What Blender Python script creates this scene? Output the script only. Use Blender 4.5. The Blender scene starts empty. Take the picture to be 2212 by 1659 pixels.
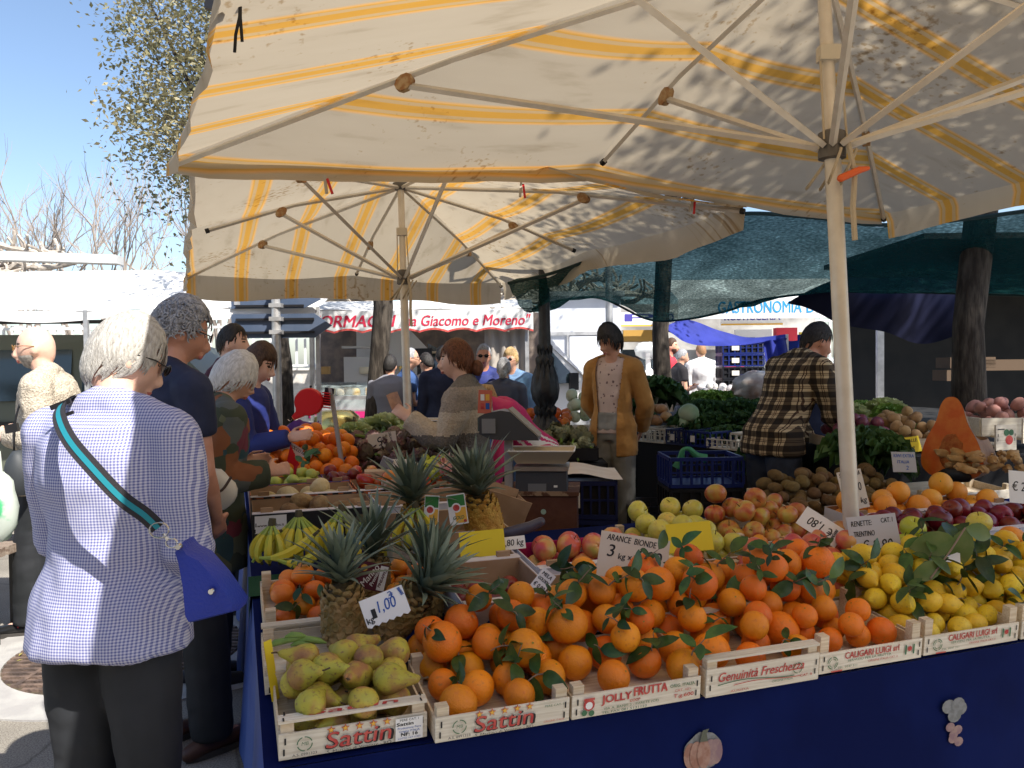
import bpy, math, random
import numpy as np
from mathutils import Vector as V, Matrix as Mx, Euler, noise as NZ
R = random.Random(7)
C = bpy.context.scene.collection
sc = bpy.context.scene
rad = math.radians
# ---------------------------------------------------------------- camera, sky, sun, exposure
PITCH, ROLL, CAMZ, FD = -1.32, -0.0107, 1.45, 1717.0
cam = bpy.data.cameras.new('camera'); cam.lens = 36 * FD / 2212; cam.sensor_width = 36; cam.clip_end = 800; cam.clip_start = .05
co = bpy.data.objects.new('camera', cam); C.objects.link(co); sc.camera = co
co.matrix_world = Mx.Translation((0, 0, CAMZ)) @ Mx.Rotation(rad(90 + PITCH), 4, 'X') @ Mx.Rotation(ROLL, 4, 'Z')
SUN = V((.565, -.64, 1)).normalized()
w = bpy.data.worlds.new('World'); sc.world = w; w.use_nodes = True
sky = w.node_tree.nodes.new('ShaderNodeTexSky'); sky.sky_type = 'NISHITA'; sky.sun_disc = False
sky.sun_elevation = math.asin(SUN.z); sky.sun_rotation = math.atan2(SUN.x, SUN.y)
sky.altitude = 300; sky.air_density = 1.0; sky.dust_density = 1.8; sky.ozone_density = 1.5
bg = w.node_tree.nodes['Background']; bg.inputs[1].default_value = .115
w.node_tree.links.new(sky.outputs[0], bg.inputs[0])
sl = bpy.data.lights.new('sun', 'SUN'); sl.energy = 5.0; sl.angle = rad(.53); sl.color = (1, .95, .87)
so = bpy.data.objects.new('sun', sl); C.objects.link(so); so.rotation_euler = SUN.to_track_quat('Z', 'Y').to_euler()
sc.view_settings.view_transform = 'Standard'; sc.view_settings.look = 'None'; sc.view_settings.gamma = 1
sc.view_settings.exposure = 1.0
sc.cycles.max_bounces = 8; sc.cycles.diffuse_bounces = 4; sc.cycles.transparent_max_bounces = 16
# ---------------------------------------------------------------- helpers
def ray(x, y):
    a = (x - 1106) / FD; b = -(y - 829.5) / FD
    c, s = math.cos(ROLL), math.sin(ROLL); a, b = a * c - b * s, a * s + b * c
    p = rad(PITCH); return V((a, math.cos(p) - b * math.sin(p), math.sin(p) + b * math.cos(p)))
def P(x, y, D):
    r = ray(x, y); return V((0, 0, CAMZ)) + r * (D / r.y)
CMI = co.matrix_world.inverted()
def proj(p):
    q = CMI @ V(p); return (1106 + FD * q.x / -q.z, 829.5 - FD * q.y / -q.z)
def smooth(a, b, x):
    t = min(1, max(0, (x - a) / (b - a))); return t * t * (3 - 2 * t)
class MB:
    def __init__(s): s.v = []; s.f = []; s.m = []; s.uv = {}; s.mi = 0; s.M = Mx.Identity(4)
    def add(s, vs, fs, uvs=None):
        n = len(s.v); M = s.M; s.v += [M @ V(p) for p in vs]
        for k, f in enumerate(fs):
            s.f.append([i + n for i in f]); s.m.append(s.mi)
        if uvs:
            for i, q in enumerate(uvs): s.uv[n + i] = q
        return s
    def box(s, c, d, rot=None, taper=1.0):
        x, y, z = d[0] / 2, d[1] / 2, d[2] / 2; q = Euler(rot).to_matrix() if rot else None
        vs = [V((i * x * (taper if k > 0 else 1), j * y * (taper if k > 0 else 1), k * z)) for k in (-1, 1) for j in (-1, 1) for i in (-1, 1)]
        vs = [(q @ p if q else p) + V(c) for p in vs]
        return s.add(vs, [(0, 2, 3, 1), (4, 5, 7, 6), (0, 1, 5, 4), (2, 6, 7, 3), (0, 4, 6, 2), (1, 3, 7, 5)])
    def bar(s, a, b, wx, wy=None, up=(0, 0, 1)):
        a, b = V(a), V(b); d = b - a; L = d.length; wy = wy or wx; z = d / L; u = V(up)
        if abs(z.dot(u)) > .98: u = V((1, 0, 0))
        x = u.cross(z).normalized(); y = z.cross(x)
        vs = [a + z * (L * k) + x * (i * wx / 2) + y * (j * wy / 2) for k in (0, 1) for j in (-1, 1) for i in (-1, 1)]
        return s.add(vs, [(0, 2, 3, 1), (4, 5, 7, 6), (0, 1, 5, 4), (2, 6, 7, 3), (0, 4, 6, 2), (1, 3, 7, 5)])
    def tube(s, path, r, n=8, cap=True, flat=1.0, side=None, rnd=False):
        path = [V(p) for p in path]
        r = list(r) if isinstance(r, (list, tuple)) else [r] * len(path)
        if rnd:  # rounded ends
            d0 = (path[0] - path[1]).normalized(); d1 = (path[-1] - path[-2]).normalized(); r0, r1 = r[0], r[-1]
            q0 = r0[0] if isinstance(r0, tuple) else r0; q1 = r1[0] if isinstance(r1, tuple) else r1
            sc_ = lambda a, k: (a[0] * k, a[1] * k) if isinstance(a, tuple) else a * k
            path = [path[0] + d0 * q0 * .9, path[0] + d0 * q0 * .55] + path + [path[-1] + d1 * q1 * .55, path[-1] + d1 * q1 * .9]
            r = [sc_(r0, .35), sc_(r0, .82)] + r + [sc_(r1, .82), sc_(r1, .35)]
        vs = []; px = None
        for i, p in enumerate(path):
            t = (path[min(i + 1, len(path) - 1)] - path[max(i - 1, 0)]).normalized()
            if px is None:
                u = V(side) if side else (V((0, 0, 1)) if abs(t.z) < .9 else V((1, 0, 0)))
                px = (u - t * u.dot(t)).normalized()
            else: px = (px - t * px.dot(t)).normalized()
            py = t.cross(px); a, b = r[i] if isinstance(r[i], tuple) else (r[i], r[i] * flat)
            vs += [p + px * (a * math.cos(2 * math.pi * k / n)) + py * (b * math.sin(2 * math.pi * k / n)) for k in range(n)]
        fs = [(i * n + k, i * n + (k + 1) % n, (i + 1) * n + (k + 1) % n, (i + 1) * n + k) for i in range(len(path) - 1) for k in range(n)]
        if cap: fs += [tuple(range(n))[::-1], tuple((len(path) - 1) * n + k for k in range(n))]
        return s.add(vs, fs)
    def lathe(s, prof, n=16, c=(0, 0, 0), wob=None):
        vs = []; c = V(c)
        for r, z in prof:
            vs += [c + V((r * math.cos(2 * math.pi * k / n), r * math.sin(2 * math.pi * k / n), z)) * (wob(2 * math.pi * k / n, z) if wob else 1) for k in range(n)]
        fs = [(i * n + k, i * n + (k + 1) % n, (i + 1) * n + (k + 1) % n, (i + 1) * n + k) for i in range(len(prof) - 1) for k in range(n)]
        fs += [tuple(range(n))[::-1], tuple((len(prof) - 1) * n + k for k in range(n))]
        return s.add(vs, fs)
    def grid(s, fn, nu, nv, uv=None):
        vs = [fn(i / nu, j / nv) for j in range(nv + 1) for i in range(nu + 1)]
        fs = [(j * (nu + 1) + i, j * (nu + 1) + i + 1, (j + 1) * (nu + 1) + i + 1, (j + 1) * (nu + 1) + i) for j in range(nv) for i in range(nu)]
        return s.add(vs, fs, [uv(i / nu, j / nv) for j in range(nv + 1) for i in range(nu + 1)] if uv else None)
    def ball(s, c, r, n=10, m=7, fn=None):
        rr = r if isinstance(r, (tuple, list)) else (r, r, r); c = V(c); vs = [c + V((0, 0, -rr[2]))]
        for j in range(1, m):
            t = math.pi * j / m
            for k in range(n):
                a = 2 * math.pi * k / n; d = V((math.sin(t) * math.cos(a), math.sin(t) * math.sin(a), -math.cos(t)))
                q = fn(d) if fn else 1; vs.append(c + V((d.x * rr[0], d.y * rr[1], d.z * rr[2])) * q)
        vs.append(c + V((0, 0, rr[2])) * (fn(V((0, 0, 1))) if fn else 1)); L = len(vs) - 1
        fs = [(0, 1 + (k + 1) % n, 1 + k) for k in range(n)]
        fs += [(1 + j * n + k, 1 + j * n + (k + 1) % n, 1 + (j + 1) * n + (k + 1) % n, 1 + (j + 1) * n + k) for j in range(m - 2) for k in range(n)]
        fs += [(L, 1 + (m - 2) * n + k, 1 + (m - 2) * n + (k + 1) % n) for k in range(n)]
        return s.add(vs, fs)
    def leaf(s, p, d, up, L, W, curl=.2, n=4):
        d = V(d).normalized(); up = V(up); x = d.cross(up)
        if x.length < .01: x = d.cross(V((1, 0, 0)))
        x.normalize(); up = x.cross(d); p = V(p); vs = []
        for i in range(n + 1):
            t = i / n; wd = W * (math.sin(math.pi * min(1, t * .92 + .06)) ** .8) * .5 if 0 < i < n else W * .03
            c = p + d * (L * t) - up * (curl * L * t * t)
            vs += [c - x * wd + up * wd * .25, c, c + x * wd + up * wd * .25]
        fs = []
        for i in range(n):
            a = i * 3; fs += [(a, a + 1, a + 4, a + 3), (a + 1, a + 2, a + 5, a + 4)]
        return s.add(vs, fs)
    def text(s, txt, size, M, bold=0, shear=0, spacing=1.0, align='CENTER', fit=None):
        cu = bpy.data.curves.new('t', 'FONT'); cu.body = txt; cu.size = size; cu.shear = shear
        cu.space_character = spacing; cu.align_x = align; cu.align_y = 'CENTER'; cu.resolution_u = 3
        ob = bpy.data.objects.new('t', cu); me = bpy.data.meshes.new_from_object(ob)
        vs = [v.co.copy() for v in me.vertices]
        if fit and vs:
            wd = max(v.x for v in vs) - min(v.x for v in vs); k = fit / wd
            vs = [V((v.x * k, v.y, v.z)) for v in vs]
        fs = [tuple(p.vertices) for p in me.polygons]
        for k_ in ((0, -1, 1) if bold else (0,)): s.add([M @ (v + V((k_ * bold * 1.1, k_ * bold * .35, -.00012 * (k_ + 2) if k_ else 0))) for v in vs], fs)
        bpy.data.objects.remove(ob); bpy.data.curves.remove(cu); bpy.data.meshes.remove(me); return s
    def mesh(s, name, mats, smooth=True):
        me = bpy.data.meshes.new(name); me.from_pydata(s.v, [], s.f)
        for m in (mats if isinstance(mats, (list, tuple)) else [mats]): me.materials.append(m)
        if len(me.materials) > 1: me.polygons.foreach_set('material_index', s.m)
        if smooth: me.polygons.foreach_set('use_smooth', [True] * len(s.f))
        if s.uv:
            uv = me.uv_layers.new(name='UVMap'); li = np.zeros(len(me.loops), int); me.loops.foreach_get('vertex_index', li)
            arr = np.array([s.uv.get(i, (0, 0)) for i in range(len(s.v))]); uv.data.foreach_set('uv', arr[li].ravel())
        if smooth:
            try: me.set_sharp_from_angle(angle=rad(50))
            except Exception: pass
        me.update(); return me
    def build(s, name, mats, parent=None, smooth=True, loc=None, rot=None):
        return inst(name, s.mesh(name, mats, smooth), parent, loc, rot)
def inst(name, me, parent=None, loc=None, rot=None, scale=None):
    o = bpy.data.objects.new(name, me); C.objects.link(o)
    if parent: o.parent = parent
    if loc is not None: o.location = loc
    if rot is not None: o.rotation_euler = rot
    if scale is not None: o.scale = scale if isinstance(scale, (tuple, list, V)) else (scale,) * 3
    return o
def tag(o, label, cat, group=None):
    o['label'] = label; o['category'] = cat
    if group: o['group'] = group
    return o
def thing(name, label, cat, loc=(0, 0, 0), rot=(0, 0, 0), group=None):
    o = bpy.data.objects.new(name, None); C.objects.link(o); o.location = loc
    o.rotation_euler = rot if isinstance(rot, (tuple, list, Euler)) else (0, 0, rot); o.empty_display_size = .1
    return tag(o, label, cat, group)
def struct(o, kind='structure'): o['kind'] = kind; return o
ORD = ['', 'first', 'second', 'third', 'fourth', 'fifth', 'sixth', 'seventh', 'eighth', 'ninth', 'tenth', 'eleventh', 'twelfth', 'thirteenth', 'fourteenth', 'fifteenth', 'sixteenth', 'seventeenth', 'eighteenth', 'nineteenth', 'twentieth']
# ---------------------------------------------------------------- materials
MATS = {}
def nodes(name):
    m = bpy.data.materials.new(name); m.use_nodes = True; t = m.node_tree; return m, t, t.nodes['Principled BSDF'], t.links.new
def N(t, typ, **k):
    n = t.nodes.new(typ)
    for a, b in k.items():
        if a[0] == '_': n.inputs[int(a[1:])].default_value = b
        else: setattr(n, a, b)
    return n
def ramp(t, stops, interp='LINEAR'):
    n = t.nodes.new('ShaderNodeValToRGB'); n.color_ramp.interpolation = interp; e = n.color_ramp.elements
    while len(e) < len(stops): e.new(.5)
    for i, (p, c) in enumerate(stops): e[i].position = p; e[i].color = (*c, 1) if len(c) == 3 else c
    return n
def mat(name, col, rough=.6, col2=None, scale=6, bump=0, bscale=60, rnd=0, metal=0, spec=.4, stretch=None, transl=0, coord='Object', detail=4, lo=.4, hi=.6, bstretch=None, sheen=0, sss=0):
    if name in MATS: return MATS[name]
    m, t, b, L = nodes(name); MATS[name] = m
    b.inputs['Roughness'].default_value = rough; b.inputs['Metallic'].default_value = metal; b.inputs['Specular IOR Level'].default_value = spec
    tc = N(t, 'ShaderNodeTexCoord'); c4 = (*col, 1); src = None
    def vec(st):
        if not st: return tc.outputs[coord]
        mp = N(t, 'ShaderNodeMapping'); mp.inputs['Scale'].default_value = st; L(tc.outputs[coord], mp.inputs[0]); return mp.outputs[0]
    if col2:
        nz = N(t, 'ShaderNodeTexNoise'); nz.inputs['Scale'].default_value = scale; nz.inputs['Detail'].default_value = detail
        L(vec(stretch), nz.inputs['Vector'])
        if rnd:
            oi0 = N(t, 'ShaderNodeObjectInfo'); mw = N(t, 'ShaderNodeMath', operation='MULTIPLY', _1=37.0); L(oi0.outputs['Random'], mw.inputs[0])
            nz.noise_dimensions = '4D'; L(mw.outputs[0], nz.inputs['W'])
        rp = ramp(t, [(lo, col), (hi, col2)]); L(nz.outputs[0], rp.inputs[0]); src = rp.outputs[0]
    if rnd:
        oi = N(t, 'ShaderNodeObjectInfo'); hs = N(t, 'ShaderNodeHueSaturation'); hs.inputs['Color'].default_value = c4
        mr = N(t, 'ShaderNodeMapRange', _3=1 - rnd, _4=1 + rnd); L(oi.outputs['Random'], mr.inputs[0]); L(mr.outputs[0], hs.inputs['Value'])
        mh = N(t, 'ShaderNodeMapRange', _3=.5 - rnd * .045, _4=.5 + rnd * .045); ml = N(t, 'ShaderNodeMath', operation='FRACT'); mm = N(t, 'ShaderNodeMath', operation='MULTIPLY', _1=7.31)
        L(oi.outputs['Random'], mm.inputs[0]); L(mm.outputs[0], ml.inputs[0]); L(ml.outputs[0], mh.inputs[0]); L(mh.outputs[0], hs.inputs['Hue'])
        if src: L(src, hs.inputs['Color'])
        src = hs.outputs[0]
    if src: L(src, b.inputs['Base Color'])
    else: b.inputs['Base Color'].default_value = c4
    if bump:
        nb = N(t, 'ShaderNodeTexNoise'); nb.inputs['Scale'].default_value = bscale; nb.inputs['Detail'].default_value = 3; L(vec(bstretch), nb.inputs['Vector'])
        bp = N(t, 'ShaderNodeBump'); bp.inputs['Strength'].default_value = bump; bp.inputs['Distance'].default_value = .01; L(nb.outputs[0], bp.inputs['Height']); L(bp.outputs[0], b.inputs['Normal'])
    if sheen: b.inputs['Sheen Weight'].default_value = sheen
    if sss: b.inputs['Subsurface Weight'].default_value = sss; b.inputs['Subsurface Radius'].default_value = (.012, .006, .003)
    if transl:
        tr = N(t, 'ShaderNodeBsdfTranslucent'); mx = N(t, 'ShaderNodeMixShader', _0=transl); tr.inputs[0].default_value = c4
        if src: L(src, tr.inputs[0])
        L(b.outputs[0], mx.inputs[1]); L(tr.outputs[0], mx.inputs[2]); L(mx.outputs[0], t.nodes['Material Output'].inputs[0])
    return m
def stripe_mat(name, period, offs, transl):
    m, t, b, L = nodes(name); uv = N(t, 'ShaderNodeUVMap'); sx = N(t, 'ShaderNodeSeparateXYZ'); L(uv.outputs[0], sx.inputs[0])
    nz0 = N(t, 'ShaderNodeTexNoise', _2=1.3); L(uv.outputs[0], nz0.inputs['Vector']); wob = N(t, 'ShaderNodeMath', operation='MULTIPLY', _1=.012); L(nz0.outputs[0], wob.inputs[0])
    ad = N(t, 'ShaderNodeMath', operation='ADD', _1=offs); L(sx.outputs[0], ad.inputs[0]); a2 = N(t, 'ShaderNodeMath', operation='ADD'); L(ad.outputs[0], a2.inputs[0]); L(wob.outputs[0], a2.inputs[1])
    md = N(t, 'ShaderNodeMath', operation='WRAP', _1=period, _2=0.0); L(a2.outputs[0], md.inputs[0]); dv = N(t, 'ShaderNodeMath', operation='DIVIDE', _1=period); L(md.outputs[0], dv.inputs[0])
    cr, og, pl = (.56, .475, .35), (.70, .37, .07), (.63, .44, .22); k = 1 / period; q = [0, .014, .024, .028, .044, .048, .086, .090, .106, .110, .120, .134]
    cols = [cr, (.85, .48, .16), og, pl, pl, og, og, pl, pl, og, (.85, .48, .16), cr]
    rp = ramp(t, [(x * k, c) for x, c in zip(q, cols)]); L(dv.outputs[0], rp.inputs[0])
    nz = N(t, 'ShaderNodeTexNoise', _2=9.0, _3=6.0); mp = N(t, 'ShaderNodeMapping'); mp.inputs['Scale'].default_value = (1, .25, 1); L(uv.outputs[0], mp.inputs[0]); L(mp.outputs[0], nz.inputs['Vector'])
    r2 = ramp(t, [(.24, (.66, .62, .56)), (.42, (.95, .94, .93)), (.7, (1, 1, 1))]); L(nz.outputs[0], r2.inputs[0])
    mu = N(t, 'ShaderNodeMix', data_type='RGBA', blend_type='MULTIPLY'); mu.inputs[0].default_value = .8; L(rp.outputs[0], mu.inputs[6]); L(r2.outputs[0], mu.inputs[7])
    ns = N(t, 'ShaderNodeTexNoise', _2=1.1, _3=2.0); L(uv.outputs[0], ns.inputs['Vector']); n9 = N(t, 'ShaderNodeTexNoise', _2=26.0, _3=6.0); L(uv.outputs[0], n9.inputs['Vector']); pr_ = N(t, 'ShaderNodeMath', operation='MULTIPLY'); L(ns.outputs[0], pr_.inputs[0]); L(n9.outputs[0], pr_.inputs[1])
    r9 = ramp(t, [(.34, (1, 1, 1)), (.40, (.74, .64, .52)), (.46, (.50, .41, .31))]); L(pr_.outputs[0], r9.inputs[0]); m9 = N(t, 'ShaderNodeMix', data_type='RGBA', blend_type='MULTIPLY'); m9.inputs[0].default_value = 1; L(mu.outputs[2], m9.inputs[6]); L(r9.outputs[0], m9.inputs[7]); mu = m9
    nf = N(t, 'ShaderNodeTexNoise', _2=220.0); L(uv.outputs[0], nf.inputs['Vector']); bp = N(t, 'ShaderNodeBump', _0=.25, _1=.004); L(nf.outputs[0], bp.inputs['Height'])
    df = N(t, 'ShaderNodeBsdfDiffuse'); tr = N(t, 'ShaderNodeBsdfTranslucent'); mx = N(t, 'ShaderNodeMixShader', _0=transl)
    L(mu.outputs[2], df.inputs[0]); L(bp.outputs[0], df.inputs['Normal']); L(mu.outputs[2], tr.inputs[0]); L(df.outputs[0], mx.inputs[1]); L(tr.outputs[0], mx.inputs[2]); L(mx.outputs[0], t.nodes['Material Output'].inputs[0])
    t.nodes.remove(b); return m
WOOD = mat('crate_wood', (.58, .46, .31), .75, (.70, .60, .45), 3, .25, 60, rnd=.1, stretch=(3, 60, 60), bstretch=(2, 60, 60))
WOODW = mat('printed_poplar', (.62, .56, .45), .7, (.74, .69, .58), 3, .2, 60, rnd=.06, stretch=(2, 50, 50), bstretch=(2, 60, 60))
INKR = mat('red_ink', (.42, .04, .04), .7, (.55, .10, .08), 40)
INKG = mat('green_ink', (.06, .16, .08), .7)
INKK = mat('black_ink', (.012, .012, .014), .6)
INKB = mat('blue_ink', (.02, .09, .38), .6)
INKY = mat('yellow_ink', (.75, .42, .06), .6)
BLACK = mat('black_plastic', (.012, .012, .014), .45)
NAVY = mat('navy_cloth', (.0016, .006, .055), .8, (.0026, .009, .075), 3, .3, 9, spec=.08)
WHITE = mat('white_paint', (.78, .78, .77), .4)
PAPER = mat('paper', (.76, .73, .68), .8, (.70, .66, .60), 8)
YELP = mat('yellow_card', (.80, .62, .03), .7)
CARD = mat('cardboard', (.36, .23, .13), .85, (.42, .28, .17), 12)
CARDW = mat('white_card', (.66, .64, .68), .6, (.60, .58, .62), 6)
STEEL = mat('galvanised', (.42, .42, .42), .4, (.55, .55, .55), 9, metal=.6)
ALU = mat('cream_aluminium', (.60, .55, .47), .38, (.66, .61, .53), 14, metal=.15, spec=.5)
RUST = mat('rusty_plate', (.30, .14, .05), .8, (.42, .28, .14), 40)
ROPE = mat('rope', (.50, .42, .30), .9, bump=.5, bscale=300)
BARK = mat('bark', (.025, .019, .014), .95, (.085, .070, .055), 9, 1.0, 22, stretch=(3, 3, .7), bstretch=(4, 4, .6), lo=.38, hi=.68)
TWIG = mat('twig', (.22, .16, .12), .9)
LEAFD = mat('citrus_leaf', (.022, .065, .016), .38, (.055, .12, .025), 25, rnd=.5, transl=.15, bump=.2, bscale=60)
OAKL = mat('oak_leaf', (.055, .085, .025), .45, (.13, .125, .055), 1.2, transl=.22)
# ---------------------------------------------------------------- ground
m, t, b, L = nodes('concrete_ground'); tc = N(t, 'ShaderNodeTexCoord')
n1 = N(t, 'ShaderNodeTexNoise', _2=170.0, _3=3.0); n2 = N(t, 'ShaderNodeTexNoise', _2=1.4, _3=6.0); vo = N(t, 'ShaderNodeTexVoronoi', _2=.9); vo.feature = 'DISTANCE_TO_EDGE'
nw = N(t, 'ShaderNodeTexNoise', _2=4.0); L(tc.outputs['Object'], nw.inputs['Vector']); mxv = N(t, 'ShaderNodeMix', data_type='VECTOR'); mxv.inputs[0].default_value = .12
L(tc.outputs['Object'], mxv.inputs[4]); L(nw.outputs['Color'], mxv.inputs[5]); L(mxv.outputs[1], vo.inputs['Vector'])
for n_ in (n1, n2): L(tc.outputs['Object'], n_.inputs['Vector'])
r1 = ramp(t, [(.30, (.12, .107, .085)), (.5, (.28, .255, .215)), (.68, (.38, .355, .305))]); L(n1.outputs[0], r1.inputs[0])
r2 = ramp(t, [(.35, (.62, .61, .60)), (.65, (1, 1, 1))]); L(n2.outputs[0], r2.inputs[0])
r3 = ramp(t, [(.0, (.45, .43, .42)), (.008, (1, 1, 1))]); L(vo.outputs[0], r3.inputs[0])
mu = N(t, 'ShaderNodeMix', data_type='RGBA', blend_type='MULTIPLY'); mu.inputs[0].default_value = 1; L(r1.outputs[0], mu.inputs[6]); L(r2.outputs[0], mu.inputs[7])
mv = N(t, 'ShaderNodeMix', data_type='RGBA', blend_type='MULTIPLY'); mv.inputs[0].default_value = .8; L(mu.outputs[2], mv.inputs[6]); L(r3.outputs[0], mv.inputs[7])
L(mv.outputs[2], b.inputs['Base Color']); bp = N(t, 'ShaderNodeBump', _0=.5, _1=.004); L(n1.outputs[0], bp.inputs['Height']); L(bp.outputs[0], b.inputs['Normal']); b.inputs['Roughness'].default_value = .9
g = MB(); g.grid(lambda i, j: ((i - .5) * 900, (j - .3) * 900, 0), 8, 8); struct(g.build('ground', m, smooth=False))
# concrete ring and iron tree grate
gc = V((-1.98, 4.05, 0)); RINGM = mat('pale_ring', (.30, .29, .28), .9, (.37, .36, .34), 7, .3, 90)
g = MB(); nn = 64
vs = [(gc.x + r * math.cos(2 * math.pi * k / nn), gc.y + r * math.sin(2 * math.pi * k / nn), z) for r, z in ((.56, -.0), (.56, .008), (.80, .008), (.80, 0)) for k in range(nn)]
g.add(vs, [(i * nn + k, i * nn + (k + 1) % nn, (i + 1) * nn + (k + 1) % nn, (i + 1) * nn + k) for i in range(3) for k in range(nn)]); struct(g.build('pavement_ring', RINGM, smooth=False))
th = thing('tree_grate', 'round rusty iron tree grate with slats set flush in the pale concrete ring', 'tree grate', gc)
IRON = mat('rusty_iron', (.07, .05, .042), .8, (.16, .11, .085), 18, .5, 70)
g = MB()
for k in range(23):
    y = -.54 + k * .049; hw = math.sqrt(max(.0, .55 ** 2 - y * y))
    if hw > .05: g.box((0, y, .008), (2 * hw, .022, .014))
g.build('slats', IRON, th, smooth=False)
g = MB(); g.box((0, 0, .008), (.03, 1.08, .018)); g.box((-.3, 0, .008), (.02, .9, .018)); g.box((.3, 0, .008), (.02, .9, .018)); g.build('crossbars', IRON, th, smooth=False)
g = MB(); g.add([(.555 * math.cos(2 * math.pi * k / 48), .555 * math.sin(2 * math.pi * k / 48), .003) for k in range(48)], [tuple(range(48))])
g.build('soil', mat('grate_soil', (.05, .035, .025), .95, (.10, .08, .045), 30, .6, 60), th, smooth=False)
g = MB()
for k in range(70):
    a, r = R.uniform(0, 6.28), .54 * math.sqrt(R.random()); g.leaf((r * math.cos(a), r * math.sin(a), .017), (R.uniform(-1, 1), R.uniform(-1, 1), .1), (0, 0, 1), R.uniform(.02, .05), .012, .1, 2)
struct(g.build('fallen_leaves', mat('dry_leaf', (.30, .26, .07), .8, (.16, .10, .04), 3), None, loc=gc), 'stuff')
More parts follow.
